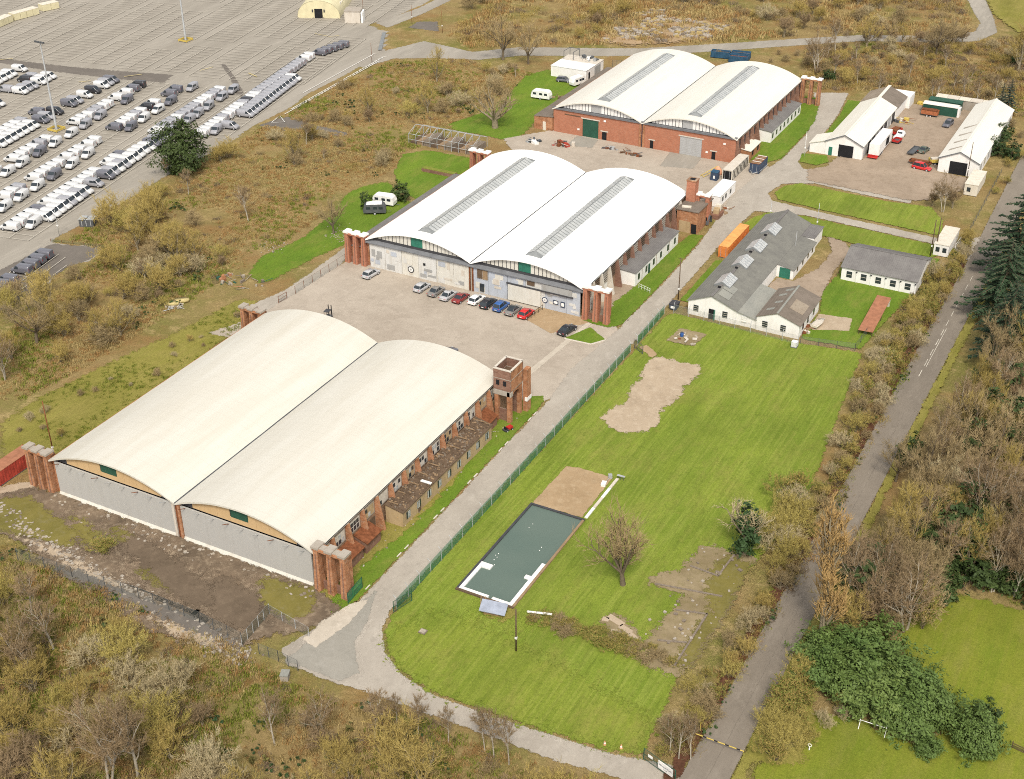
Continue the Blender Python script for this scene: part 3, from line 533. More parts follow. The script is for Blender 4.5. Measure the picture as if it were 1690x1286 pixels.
def side_wall(parent, L, style):
    x = 2*W; nb = 14; pit = L/nb
    MB().box(x-.4, .4, 0, x, L-.1, EAVE-.15).build('side_wall', {1: 'brick_brown', 2: 'brick_brown', 3: 'brick_old'}[style], parent)
    MB().box(x+.02, .2, EAVE-.32, x+.36, L, EAVE-.13).build('gutter', 'gutter', parent)
    for i in range(nb+1):
        y = .3+i*(L-.6)/nb; white = style == 2 and i in (1, 2, 3, 13)
        MB().hull8([(x+.002, y-.24, 0), (x+1.5, y-.24, 0), (x+1.5, y+.24, 0), (x+.002, y+.24, 0), (x+.002, y-.22, EAVE-.45), (x+.45, y-.22, EAVE-.45), (x+.45, y+.22, EAVE-.45), (x+.002, y+.22, EAVE-.45)]).build('buttress', 'concrete_pale' if white else ('brick_dark' if style != 1 else 'brick_old'), parent)
        if i == nb: break
        ya, yb = y+.55, y+pit-.55
        if style == 1:
            wo = MB().box(x, ya, 3.2, x+.1, yb, 5.35).build('window', 'concrete', parent)
            MB().box(x+.1, ya+.2, 3.4, x+.13, yb-.2, 5.15).build('frame', 'concrete_pale' if i % 3 else 'render_tan', wo)
            r_ = random.Random(i*3+1); nn = 3; ww = (yb-ya-.5)/nn
            for k in range(nn):
                for q in range(2):
                    if r_.random() < .55: MB().box(x+.131, ya+.27+k*ww, 3.48+q*.85, x+.15, ya+.27+k*ww+ww*.8, 3.48+q*.85+.68).build('pane', r_.choice(('glass', 'glass_pale', 'glass')), wo)
            if 0 < i < 14 and r_.random() < .5: MB().box(x, ya, .1, x+.06, yb, 2.6).build('boarding', r_.choice(('render_tan', 'concrete', 'wood_dark')), parent)
        elif style == 2:
            lo = MB()
            wo = MB().box(x, ya, 3.0, x+.06, yb, 5.6).build('window', 'dark_frame', parent)
            for k in range(5): MB().box(x+.06, ya+.05, 3.1+k*.5, x+.2, yb-.05, 3.32+k*.5).build('slat', 'wood_dark' if i % 2 else 'concrete', wo)
            if i in (0, 1, 2): MB().box(x, ya-.2, 0, x+.08, yb+.2, 2.9).build('boarding', 'wall_white', parent)
        else:
            wo = MB().box(x, ya, 3.0, x+.06, yb, 5.3).build('window', 'glass', parent); MB().box(x+.06, ya+.9, 3.0, x+.12, ya+1.05, 5.3).build('frame', 'concrete', wo)
def hangar(name, o, L, style, label):
    t = thing(name, label, 'hangar', o)
    rm = {1: 'roof_cream', 2: 'roof_white', 3: 'roof_ivory'}[style]
    roof_bay(t, 0, L, rm, side=(.35, .0)); roof_bay(t, W, L, rm, side=(.0, .35))
    MB().box(W-.16, -.42, EAVE-.2, W+.16, L+.25, EAVE+.06).build('valley_gutter', 'gutter', t)
    for k in (0, 1): gable_front(t, k*W, style)
    MB().box(-.4, .3, 0, 0, L-.1, EAVE-.1).build('west_wall', 'brick_old', t)
    MB().box(0, L-.4, 0, 2*W, L-.1, EAVE-.3).build('rear_wall', 'brick_old' if style != 2 else 'shutter', t)
    for k in (0, 1): MB().prism([(k*W+.2, EAVE-.3)]+[(k*W+W*i/20, max(EAVE-.28, EAVE+arc_z(W*i/20)-.3)) for i in range(1, 20)]+[(k*W+W-.2, EAVE-.3)], 'y', L-.5, L-.2).build('rear_gable', 'shutter', t)
    side_wall(t, L, style)
    if style == 1:
        for k in (0, 1):
            x0 = k*W+(.5 if k == 0 else .8); x1 = k*W+W-(.8 if k == 0 else .4); n = 5
            for i in range(n):
                a, b = x0+(x1-x0)*i/n, x0+(x1-x0)*(i+1)/n-.012
                MB().box(a, -.15, .55, b, .1, EAVE-.35).build('door_panel', 'door_grey', t)
                MB().hull8([(a, -.55, .02), (b, -.55, .02), (b, .05, .02), (a, .05, .02), (a, -.18, .548), (b, -.18, .548), (b, .05, .548), (a, .05, .548)]).build('door_skirt', 'skirt', t)
            for i in range(9): xx = x0+1+i*(x1-x0-2)/8; MB().tube((xx, .15, EAVE-.6), (xx-.35, -1.2, EAVE-.05), .07, .05, 5).build('bracket', 'rust' if i % 3 == 0 else 'galv', t)
        for dx, m in ((-.5, 'concrete_pale'), (0, 'rust'), (.5, 'brick_old')): MB().box(W+dx-.2, -.35 if dx else -.2, 0, W+dx+.2, .2, EAVE-.25).build('door_post', m, t)
    elif style == 2:
        r_ = random.Random(8)
        MB().prism([(-.5, EAVE-.75), (.35, EAVE-.2), (.35, EAVE-.9), (-.5, EAVE-.9)], 'x', -.3, 2*W+.3).build('canopy', 'fascia', t)
        for k in (0, 1):
            x0 = k*W+.4; x1 = (k+1)*W-.5
            cuts = [0, .16, .33, .5, .68, .85, 1] if k == 0 else [0, .15, .33, .5, .68, .88, 1]
            for i in range(6):
                a, b = x0+(x1-x0)*cuts[i], x0+(x1-x0)*cuts[i+1]-.08
                m = ('door_pale', 'door_pale', 'door_panel_cream', 'door_pale', 'door_panel_cream', 'door_panel_cream')[i] if k == 0 else ('door_blue', 'door_blue', 'door_blue', 'door_pale', 'door_blue', 'door_blue')[i]
                dp = MB().box(a, -.1-.04*(i % 2), .05, b, .2, EAVE-.92).build('door_leaf', m, t)
                for q in range(5):
                    w_, h_ = r_.uniform(.6, (b-a)*.5), r_.uniform(.4, 1.6); xx, zz = r_.uniform(a+.1, b-w_-.1), r_.uniform(.2, EAVE-1.2-h_); yy = -.145-.04*(i % 2)-.004*q
                    MB().box(xx, yy, zz, xx+w_, yy+.03, zz+h_).build('sheet', r_.choice(('door_panel_grey', 'door_pale', 'door_panel_cream', 'door_blue', 'concrete_pale', 'door_pale')), dp)
        def roundel(x, z, r0, inner='white_plastic', outer='dark_frame'):
            for rr, m, d in ((r0, outer, 0), (r0*.72, inner, .012), (r0*.3, 'shutter' if inner == 'white_plastic' else outer, .024)):
                b = MB(); n = 24; b.prism([(x+rr*math.cos(2*math.pi*i/n), z+rr*math.sin(2*math.pi*i/n)) for i in range(n)], 'y', -.235-d, -.215-d); b.build('roundel', m, t)
        roundel(10.2, 1.6, .72); roundel(W+16.2, 1.9, .62, 'white_plastic', 'container_blue')
        for (x, z, w_, h_, m) in ((W+18, 1.5, 1.1, .9, 'container_blue'), (W+18.15, 1.7, .8, .5, 'white_plastic'), (W+19.6, 1.2, .9, 1.2, 'container_blue'), (W+19.75, 1.45, .6, .7, 'white_plastic')): MB().box(x, -.25-(.012 if m[0] == 'w' else 0), z, x+w_, -.215, z+h_).build('wall_sign', m, t)
        MB().box(W+8.3, -.5, .3, W+15.4, -.26, 3.7).build('sliding_door', 'door_panel_cream', t); MB().box(W+8.0, -.56, 3.72, W+22.3, -.3, 3.95).build('door_rail', 'dark_frame', t)
        MB().box(W+15.6, -.4, 3.96, W+22.0, -.22, 5.3).build('header_panel', 'door_panel_grey', t)
        for a, b in ((1.4, 'wood_dark'), (2.6, 'timber')): MB().box(W+a, -.28, 3.3, W+a+1.1, -.2, 5.2).build('patch_board', b, t)
        MB().box(W+1.9, -.27, .5, W+2.9, -.2, 2.2).build('window', 'glass', t); MB().box(W+12.4, -.27, 4.3, W+14, -.2, 5.2).build('window', 'wood_dark', t); MB().box(13.2, -.27, 3.2, 13.7, -.2, 3.7).build('window', 'dark', t)
        for dx, m in ((-.35, 'rust'), (.0, 'concrete'), (.35, 'rust')): MB().box(W+dx-.13, -.3 if dx else -.2, 0, W+dx+.13, .2, EAVE-.92).build('door_post', m, t)
        for k in (0, 1): skylight(t, W*k+12.3, 2.2, L-4.6)
    else:
        # brick front with openings: piers and infill built as separate wall panels
        op = [(8.0, 12.4, 4.7, 'green_door', 'roller_door'), (13.4, 14.7, 2.2, 'dark', 'door'), (26.4, 27.3, 2.2, 'dark', 'door'), (34.2, 39.9, 4.6, 'shutter', 'roller_shutter'), (42.5, 43.5, 2.1, 'dark', 'door')]
        x = 0.0
        for a, b, h, m, nm in op:
            MB().box(x, -.1, 0, a, .3, EAVE-.25).build('front_wall', 'brick_red', t)
            MB().box(a, -.1, h, b, .3, EAVE-.25).build('front_wall', 'brick_red', t); d = MB().box(a, .02, 0, b, .12, h).build(nm, m, t)
            MB().box(a-.4, -.14, h, b+.4, -.102, h+.28).build('lintel', 'concrete_pale', t)
            if nm == 'roller_shutter':
                for q in range(11): MB().box(a+.05, -.0, .1+q*.42, b-.05, .019, .42+q*.42).build('slat', 'shutter', d)
            x = b
        MB().box(x, -.1, 0, 2*W, .3, EAVE-.25).build('front_wall', 'brick_red', t)
        MB().box(3, -.16, 4.95, 7.4, -.102, 5.2).build('door_rail', 'wood_dark', t)
        MB().box(-.3, -.4, EAVE-.25, 2*W+.2, .4, EAVE+.2).build('fascia', 'fascia', t)
        for dx in (-.5, .5): MB().box(W+dx-.22, -.3, 0, W+dx+.22, -.102, EAVE-.26).build('door_post', 'brick_old', t)
        MB().box(W-.1, -.2, 0, W+.1, -.101, EAVE-.26).build('downpipe', 'dark_frame', t)
        for x, z in ((6.6, 1.5), (13.8, 4.8), (45.3, 4.3), (41, 1.5)): MB().box(x, -.16, z, x+.6, -.102, z+.45).build('notice', 'white_plastic', t)
        for k in (0, 1): skylight(t, W*k+12.3, 2.4, L-4.4)
    return t
h1 = hangar('hangar', H1, L1, 1, 'nearest double-arched hangar with plain cream roof, grey sheeted doors and ruined brick side annexe')
h2 = hangar('hangar', H2, L2, 2, 'middle double-arched hangar with brilliant white roof and patchwork doors facing the car park')
h3 = hangar('hangar', H3, L3, 3, 'farthest double-arched hangar with red brick front and green roller door')
# door gantries at the hangar corners
pier_frame(h1, 49.1, -.2, m='brick_old', cap='concrete'); pier_frame(h1, -.9, -.2, step=-1, gap=1.9, h=6.6, m='brick_old', cap='concrete')
pier_frame(h2, 49.1, -.3, cap='white_plastic', m='brick_red', h=6.4); pier_frame(h2, -.9, -.2, step=-1, gap=2.0, h=6.3, m='brick_red', cap='white_plastic')
pier_frame(h1, -.9, L1-.2, step=-1, gap=2.0, h=6.2, m='brick_old', cap='concrete'); pier_frame(h2, -.9, L2-.3, step=-1, gap=2.0, h=6.3, m='brick_red', cap='white_plastic')
pier_frame(h3, 49.2, L3-.4, h=6.6, cap='white_plastic', m='brick_old'); pier_frame(h2, 49.2, L2-.4, h=6.2, cap='white_plastic', m='brick_red')
# ruined annexe of the near hangar
def annexe(parent, x0, x1, y0, y1, z0, z1, wall, roof, win='dark', nwin=7, win_w=1.0, name='annexe', ruin=False, door=None):
    a = MB().prism([(x0, 0), (x1, 0), (x1, z1), (x0, z0)], 'y', y0, y1).build(name, wall, parent)
    MB().hull8([(x0-.0, y0-.15, z0+.01), (x1+.18, y0-.15, z1+.01), (x1+.18, y1+.15, z1+.01), (x0, y1+.15, z0+.01), (x0, y0-.15, z0+.15), (x1+.18, y0-.15, z1+.15), (x1+.18, y1+.15, z1+.15), (x0, y1+.15, z0+.15)]).build('roof', roof, a)
    for i in range(nwin):
        y = y0+(i+.5)*(y1-y0)/nwin; o = MB().box(x1, y-win_w/2, .9, x1+.04, y+win_w/2, 2.2).build('window', win, a)
        if ruin:
            for k in range(3): MB().box(x1+.041, y-win_w/2+k*win_w/3+.03, .95, x1+.06, y-win_w/2+(k+1)*win_w/3-.06, 2.15).build('pane', 'glass_pale' if (i+k) % 3 else 'glass', a)
    return a
ax = annexe(h1, 48.9, 51.9, 17, 44, 3.3, 2.7, 'render_tan', 'wood_dark', 'dark_frame', 9, 1.1, 'annexe', True)
MB().box(51.9, 21.2, 0, 51.95, 22.0, 2.1).build('door', 'wood_dark', ax)
rng = random.Random(4); b = MB()
for i in range(900):
    x, y = rng.uniform(48.9, 51.9), rng.uniform(17.1, 43.9); z = 3.3-(x-48.9)/3*.6+.16; s = rng.uniform(.08, .3); b.obox(x, y, z-.05, s, s*rng.uniform(.5, 2), rng.uniform(.05, .22), rng.uniform(0, 3), rng.choice((0, 0, 0, 1, 2)))
tag(b.build('roof_debris', ['wood_dark', 'timber', 'stone_dark'], ax), kind='stuff')
for i in range(10): y = 17.6+i*2.85; MB().box(48.95, y, 3.42, 50.4+rng.uniform(-.3, 1), y+.12, 3.56).build('rafter', 'timber', ax)
MB().box(50.3, 24.6, 3.15, 52.1, 25.1, 3.28).build('fallen_sheet', 'white_plastic', ax)
for y0, y1 in ((9.2, 12.9), (4.7, 8.4), (44.4, 48.2)):
    lt = MB().prism([(48.5, 0), (50.6, 0), (50.6, 1.9), (48.5, 2.7)], 'y', y0, y1).build('lean_to', 'brick_dark', h1); MB().prism([(48.5, 2.72), (50.9, 1.9), (50.9, 2.02), (48.5, 2.84)], 'y', y0-.1, y1+.1).build('roof', 'rust', lt)
# water tower at the rear corner of the near hangar
tw = thing('water_tower', 'roofless brick water tower on arched legs at the near hangar rear corner', 'tower', (50.9, 51.2))
for x, y in ((-1.1, -1.3), (1.2, -1.3), (-1.1, 2.2), (1.2, 2.2)): MB().box(x-.35, y-.35, 0, x+.35, y+.35, 6.0).build('leg', 'brick_old', tw)
MB().prism([(-1.75, 4.2)]+[(.45-2.2*0+1.3*math.cos(math.pi*(1-i/10)), 4.2+1.3*math.sin(math.pi*i/10)) for i in range(0)]+[(-1.3, 4.2)]+[(.45+1.35*math.cos(math.pi*(1-i/10)), 4.2+1.25*math.sin(math.pi*i/10)) for i in range(11)]+[(2.6, 4.2), (2.6, 6.0), (-1.75, 6.0)], 'x', .95, 1.45).build('arch', 'brick_old', tw)
MB().box(-1.6, -1.75, 5.2, 1.7, -1.0, 6.0).build('beam', 'concrete', tw); MB().box(-1.5, -1.7, 6.0, 1.6, 2.6, 6.2).build('floor', 'concrete', tw)
MB().box(-1.3, 2.0, 0, .9, 2.35, 6.0).build('infill', 'brick_dark', tw); MB().box(-1.35, -1.0, 0, -1.0, 1.9, 6.0).build('infill', 'brick_brown', tw); MB().box(-.75, -1.3, 0, .85, -1.1, 2.4).build('infill', 'brick_dark', tw)
z0, z1 = 6.2, 10.0
for x0, y0, x1, y1, m in ((-1.55, -1.75, 1.65, -1.5, 'brick_dark'), (-1.55, 2.4, 1.65, 2.65, 'brick_dark'), (-1.55, -1.5, -1.3, 2.4, 'brick_dark'), (1.4, -1.5, 1.65, 2.4, 'brick_old')):
    wl = MB().box(x0, y0, z0, x1, y1, z1).build('wall', m, tw); MB().box(x0-.06, y0-.06, z1+.002, x1+.06, y1+.06, z1+.14).build('coping', 'concrete_pale', wl)
    MB().box(x0-.03, y0-.03, 8.3, x1+.03, y1+.03, 8.42).build('band', 'concrete', wl)
for x in (-.75, .55): MB().box(x-.28, -1.8, 7.1, x+.28, -1.74, 8.0).build('window', 'dark', tw)
MB().box(-1.3, -1.5, 8.0, 1.4, 2.4, 8.1).build('tank_floor', 'wood_dark', tw)
MB().box(1.5, 2.9, 0, 2.3, 4.2, 8.2).build('side_pillar', 'brick_old', tw); MB().box(1.9, 2.75, 2.2, 2.36, 4.35, 2.9).build('sign_board', 'white_plastic', tw)
# white annexe and boiler house of the middle hangar
a2 = annexe(h2, 48.5, 52.0, 16.4, 39.0, 3.2, 2.9, 'wall_white', 'roof_grey', 'glass', 6, .9)
for y in (19.8, 27.2, 33.9): MB().box(52.0, y-.08, 0, 52.08, y+.08, 2.85).build('pilaster', 'concrete', a2)
MB().box(52.0, 23.0, 0, 52.05, 23.9, 2.1).build('door', 'green_door', a2)
bh = thing('boiler_house', 'flat-roofed brick boiler house with square chimney beside the middle hangar', 'building', (47.4, 134.4))
MB().box(.0, 0, 0, 4.7, 8.6, 5.0).build('wall', 'brick_old', bh); MB().box(-.1, -.2, 5.002, 4.95, 8.8, 5.2).build('roof', 'roof_brown', bh)
MB().box(.6, -.04, 0, 3.2, -.003, 2.6).build('render_patch', 'render_tan', bh); MB().box(3.4, -.06, 0, 4.6, -.004, 2.2).build('doorway', 'dark', bh)
ch = MB().box(.1, 4.5, 5.2, 2.1, 6.5, 9.8).build('chimney', 'brick_red', bh); MB().box(0, 4.4, 9.8, 2.2, 6.6, 10.05).build('cap', 'brick_old', ch); MB().box(.5, 4.9, 10.051, 1.7, 6.1, 10.07).build('flue', 'dark', ch)
for x, y in ((1.2, 1.4), (2.4, 6.6)): MB().obox(x+.4, y, 5.2, 2.0, .8, .25, .25).build('roof_light', 'wall_cream', bh)
MB().box(4.7, 5.4, 0, 5.0, 7.2, 1.9).build('arched_shelter', 'dark', bh)
b = MB(); 
for i in range(12): b.tube((4.71+i*.08, 5.2, 1.2), (4.71+i*.08, 5.2, 1.2), .1)
b = MB(); b.loft([[(4.75+d, 6.3+1.05*math.cos(math.pi*i/8), .2+1.9*math.sin(math.pi*i/8)) for i in range(9)] for d in (0, .7)], 0, False, False); b.build('hood', 'metal_dark', bh)
# left lean-to annexes
annexe(h2, -5.6, -.42, .8, 44, 3.2, 3.6, 'brick_old', 'roof_grey', 'dark', 0); annexe(h3, -5.6, -.42, -.2, 44, 3.3, 3.7, 'brick_old', 'roof_brown', 'dark', 0)
MB().box(-3.0, -.5, 0, -2.2, -.15, 2.2).build('door', 'wall_cream', h3)
a3 = annexe(h3, 48.5, 51.6, 17, 41, 3.2, 2.8, 'wall_white', 'roof_grey', 'glass', 8, 1.0)
a3b = annexe(h3, 48.6, 51.0, 3.5, 11, 2.6, 2.3, 'brick_old', 'roof_shed', 'dark', 2)
def gabled(name, label, x0, x1, y0, y1, ze, zr, wall, roof, ridge_axis='y', xr=None, gf=.25, over=.25):
    t = thing(name, label, 'building', (x0, y0)); w_, d = x1-x0, y1-y0
    if ridge_axis == 'y':
        m_ = (xr-x0) if xr else w_/2
        MB().prism([(0, 0), (w_, 0), (w_, ze), (m_, zr), (0, ze)], 'y', 0, d).build('wall', wall, t)
        for (a, za, b_, zb) in ((-over, ze-over*(zr-ze)/m_, m_, zr), (w_+over, ze-over*(zr-ze)/(w_-m_), m_, zr)):
            o = MB().hull8([(a, -over, za+.02), (b_, -over, zb+.02), (b_, d+over, zb+.02), (a, d+over, za+.02), (a, -over, za+.14), (b_, -over, zb+.14), (b_, d+over, zb+.14), (a, d+over, za+.14)]).build('roof', roof, t)
            MB().hull8([(a, -over-.04, za-.12), (b_, -over-.04, zb-.12), (b_, -over-.003, zb-.12), (a, -over-.003, za-.12), (a, -over-.04, za+.15), (b_, -over-.04, zb+.15), (b_, -over-.003, zb+.15), (a, -over-.003, za+.15)]).build('bargeboard', 'fascia', o)
        MB().box(m_-.2, -over-.02, zr+.1, m_+.2, d+over, zr+.2).build('ridge', roof, t)
    else:
        m_ = d/2; MB().prism([(0, 0), (d, 0), (d, ze), (m_, zr), (0, ze)], 'x', 0, w_).build('wall', wall, t)
        for (a, za) in ((-over, ze-over*(zr-ze)/m_), (d+over, ze-over*(zr-ze)/m_)):
            MB().hull8([(-over, a, za+.02), (w_+over, a, za+.02), (w_+over, m_, zr+.02), (-over, m_, zr+.02), (-over, a, za+.14), (w_+over, a, za+.14), (w_+over, m_, zr+.14), (-over, m_, zr+.14)]).build('roof', roof, t)
        MB().box(-over, m_-.2, zr+.1, w_+over, m_+.2, zr+.2).build('ridge', roof, t)
    return t
sa = gabled('shed', 'long white shed with lean-to corner and green door beside parked lorry trailer', 62.5, 71.6, 192.8, 224, 3.5, 5.6, 'wall_white', 'roof_shed', xr=67)
MB().prism([(-3.8, 0), (-.02, 0), (-.02, 3.4), (-3.8, 2.3)], 'y', 0, 6).build('lean_to', 'wall_white', sa); MB().hull8([(-4, -.25, 2.27), (.1, -.25, 3.5), (.1, 6.2, 3.5), (-4, 6.2, 2.27), (-4, -.25, 2.4), (.1, -.25, 3.63), (.1, 6.2, 3.63), (-4, 6.2, 2.4)]).build('lean_to_roof', 'roof_shed', sa)
MB().box(3.3, -.06, 0, 6.9, -.004, 3.1).build('doorway', 'dark', sa); MB().box(.9, -.06, 0, 1.8, -.004, 2.1).build('door', 'green_bright', sa)
for i in range(8): MB().box(9.1, 1+i*3.8, 0, 9.14, 3.9+i*3.8, 2.9).build('bay_opening', 'dark_frame' if i % 3 else 'shutter', sa)
MB().prism([(-.1, 0), (9.2, 0), (9.2, 3.4), (4.5, 5.4), (-.1, 3.4)], 'y', 31.4, 41.5).build('rear_wall', 'wall_white', sa)
for s_, m_ in ((-1, 'roof_tan'), (1, 'roof_brown')): MB().hull8([(4.5+s_*5, 31.3, 3.3), (4.5, 31.3, 5.5), (4.5, 41.6, 5.5), (4.5+s_*5, 41.6, 3.3), (4.5+s_*5, 31.3, 3.42), (4.5, 31.3, 5.62), (4.5, 41.6, 5.62), (4.5+s_*5, 41.6, 3.42)]).build('rear_roof', m_, sa)
MB().box(4.1, 31.2, 5.6, 4.9, 41.7, 5.72).build('rear_ridge', 'roof_shed', sa); MB().box(4, 41.8, 0, 10.2, 47, 3.2).build('rear_store', 'wall_white', sa)
sb = gabled('shed', 'long ivory-roofed shed with wide open doorway nearest the lane', 89.4, 98.6, 194.2, 236, 3.5, 5.6, 'wall_white', 'roof_ivory', xr=94)
MB().box(2.6, -.06, 0, 6.6, -.004, 3.1).build('doorway', 'dark', sb)
for y in (3.5, 8.8, 14.2, 20): MB().hull8([(1.2, y, 4.26), (4.0, y+.5, 5.45), (4.0, y+1.1, 5.45), (1.2, y+.9, 4.26), (1.2, y, 4.3), (4.0, y+.5, 5.5), (4.0, y+1.1, 5.5), (1.2, y+.9, 4.3)]).build('roof_light', 'concrete', sb)
for i in range(9): MB().box(9.2, 2+i*4.4, .8, 9.24, 4+i*4.4, 2.6).build('window', 'glass_pale' if i % 2 else 'shutter', sb)
gh = thing('green_cabin', 'long dark green cabin with white roof at the back of the farm yard', 'building', (76.5, 233.2)); MB().box(0, 0, 0, 8.8, 2.9, 2.6).build('wall', 'container_green', gh); MB().hull8([(-.1, -.1, 2.6), (8.9, -.1, 2.6), (8.9, 3, 2.6), (-.1, 3, 2.6), (-.1, -.1, 2.68), (8.9, -.1, 2.68), (8.9, 1.5, 2.95), (-.1, 1.5, 2.95)]).build('roof', 'roof_shed', gh)
MB().box(8.85, .2, 0, 9.4, 2.2, 2.5).build('porch', 'wall_white', gh); MB().box(8.801, .8, 0, 8.85, 1.8, 2.1).build('door', 'timber', gh)
g2 = thing('green_cabin', 'low green-roofed cabin behind the white-roofed dark green cabin', 'building', (77, 237)); MB().box(0, 0, 0, 8.4, 2.6, 2.6).build('wall', 'container_green', g2); MB().box(-.1, -.1, 2.602, 8.5, 2.7, 2.75).build('roof', 'green_door', g2)
ls = thing('store_row', 'row of low stores under pale flat roof sheets behind the green cabins', 'building', (78, 240.5))
MB().box(0, 0, 0, 15, 2.6, 2.5).build('wall', 'concrete', ls)
for i in range(5): MB().box(i*3.0, -.15, 2.502, i*3+2.9, 2.8, 2.62+.03*(i % 2)).build('roof_sheet', 'concrete_pale' if i % 2 else 'wall_cream', ls)
# hut group with grey asbestos roofs
hc = thing('workshop_hut', 'white hut with grey sheeted roofs and four ridge skylights beside the fenced field', 'building', (63.9, 99.8))
def slope(p, name, x0, z0, x1, z1, y0, y1, m, th=.12): return MB().hull8([(x0, y0, z0), (x1, y0, z1), (x1, y1, z1), (x0, y1, z0), (x0, y0, z0+th), (x1, y0, z1+th), (x1, y1, z1+th), (x0, y1, z0+th)]).build(name, m, p)
MB().prism([(0, 0), (9.8, 0), (9.8, 2.8), (4.6, 4.8), (0, 2.9)], 'y', 0, 45).build('wall', 'wall_white', hc)
slope(hc, 'roof', -.3, 2.78, 4.6, 4.82, -.25, 45.2, 'roof_asbestos'); slope(hc, 'roof', 4.6, 4.82, 9.9, 2.78, -.25, 45.2, 'roof_asbestos')
MB().box(4.35, -.26, 4.9, 4.85, 45.2, 5.02).build('ridge', 'roof_grey', hc)
MB().prism([(9.8, 0), (13.6, 0), (13.6, 1.9), (9.8, 2.75)], 'y', .1, 13).build('wall', 'wall_white', hc); slope(hc, 'roof', 9.91, 2.76, 13.7, 1.95, -.2, 13, 'roof_asbestos_pale')
MB().prism([(9.8, 0), (13.2, 0), (13.2, 2.0), (9.8, 2.76)], 'y', 23.2, 38).build('wall', 'wall_white', hc); slope(hc, 'roof', 9.91, 2.76, 13.4, 1.98, 23, 38.2, 'roof_asbestos')
MB().prism([(13.6, 0), (21.8, 0), (21.8, 2.8), (17.5, 4.3), (13.6, 2.8)], 'y', -.1, 12.4).build('wall', 'wall_white', hc)
slope(hc, 'roof', 13.5, 2.76, 17.5, 4.32, -.3, 12.6, 'roof_brown'); slope(hc, 'roof', 17.5, 4.32, 22.1, 2.72, -.3, 12.6, 'roof_brown'); MB().box(17.3, -.31, 4.4, 17.7, 12.6, 4.5).build('ridge', 'roof_asbestos_pale', hc)
for x, y in ((14.6, 2), (15.2, 5), (14.9, 8.4), (15.5, 10.5)): slope(hc, 'roof_sheet', x, 2.9+(x-13.5)*.39, x+1.5, 2.9+(x-12)*.39, y, y+.9, 'roof_asbestos_pale', .03)
slope(hc, 'roof_sheet', 18.6, 4.07, 21.2, 3.17, 3.5, 7.6, 'roof_tan', .03)
MB().box(6.5, 38.4, 0, 12.6, 44.8, 2.7).build('wall', 'wall_white', hc); MB().box(6.4, 38.3, 2.702, 12.8, 45, 2.85).build('roof', 'roof_grey', hc)
for y in (5.2, 14.6, 22.8, 32): 
    zs = lambda x: 4.94-(abs(x-4.6)/4.9)*2.04
    s = MB().prism([(3.0, zs(3.0)+.02), (6.2, zs(6.2)+.02), (6.2, zs(6.2)+.3), (4.6, 5.5), (3.0, zs(3.0)+.3)], 'y', y, y+4.6).build('skylight', 'rib', hc)
    for sd_ in (-1, 1):
        for i in range(5):
            xa, xb = 4.6, 4.6+sd_*1.62; za, zb = 5.52, zs(xb)+.31
            slope(s, 'pane', xa, za, xb, zb, y+.08+i*.91, y+.08+i*.91+.8, 'glass_pale', .03)
for i, (x, m) in enumerate(((1.6, 'glass'), (7.4, 'glass'), (15.3, 'glass'), (18.8, 'glass'), (11.2, 'white_plastic'))):
    yy = -.2 if x > 13 else -.05
    o = MB().box(x-.5, yy, .9, x+.5, yy+.045, 2.2).build('window', m, hc)
    for q in range(3): MB().box(x-.48, yy-.02, 1.0+q*.42, x+.48, yy-.003, 1.05+q*.42).build('glazing_bar', 'wall_cream', o)
MB().box(4.2, -.08, 0, 5.3, -.004, 2.1).build('doorway', 'dark', hc); MB().box(5.35, -.5, 0, 5.45, -.01, 2.1).build('door', 'green_bright', hc)
MB().box(10.4, 23.1, 0, 12.6, 23.19, 2.2).build('door', 'green_bright', hc)
for y in (26, 29.5, 33, 36): MB().box(13.2, y-.4, .7, 13.24, y+.4, 1.7).build('window', 'glass', hc)
for y in (2.4, 5.4, 9): MB().box(21.8, y-.5, .9, 21.84, y+.5, 2.1).build('window', 'glass', hc)
for y in (3.4, 12.8, 21, 30): MB().box(4.4, y, 5.0, 4.9, y+.4, 5.3).build('vent', 'dark', hc)
for p in ((9.9, 9), (6.9, 0)): MB().hull8([(5.2, 1.5+p[1]*.3, 4.75), (7.4, 1.5+p[1]*.3, 3.9), (7.4, 4+p[1]*.3, 3.9), (5.2, 4+p[1]*.3, 4.75), (5.2, 1.5+p[1]*.3, 4.78), (7.4, 1.5+p[1]*.3, 3.95), (7.4, 4+p[1]*.3, 3.95), (5.2, 4+p[1]*.3, 4.78)]).build('roof_sheet', 'roof_asbestos_pale', hc)
hd = gabled('office_hut', 'white hut with plain grey corrugated roof standing alone on the lawn by the lane', 85.6, 100.4, 127.4, 139.4, 2.9, 5.0, 'wall_white', 'roof_grey', 'x')
for i in range(5):
    x = 1.6+i*2.9; o = MB().box(x-.55, -.05, .9, x+.55, -.004, 2.2).build('window', 'glass', hd); MB().box(x-.55, -.07, 1.5, x+.55, -.051, 1.56).build('glazing_bar', 'wall_cream', o)
    MB().box(x+1.35, -.12, 0, x+1.5, -.003, 2.75).build('pilaster', 'wall_white', hd); MB().box(x+1.3, -.3, 2.3, x+1.6, -.13, 2.55).build('hopper', 'dark_frame', hd)
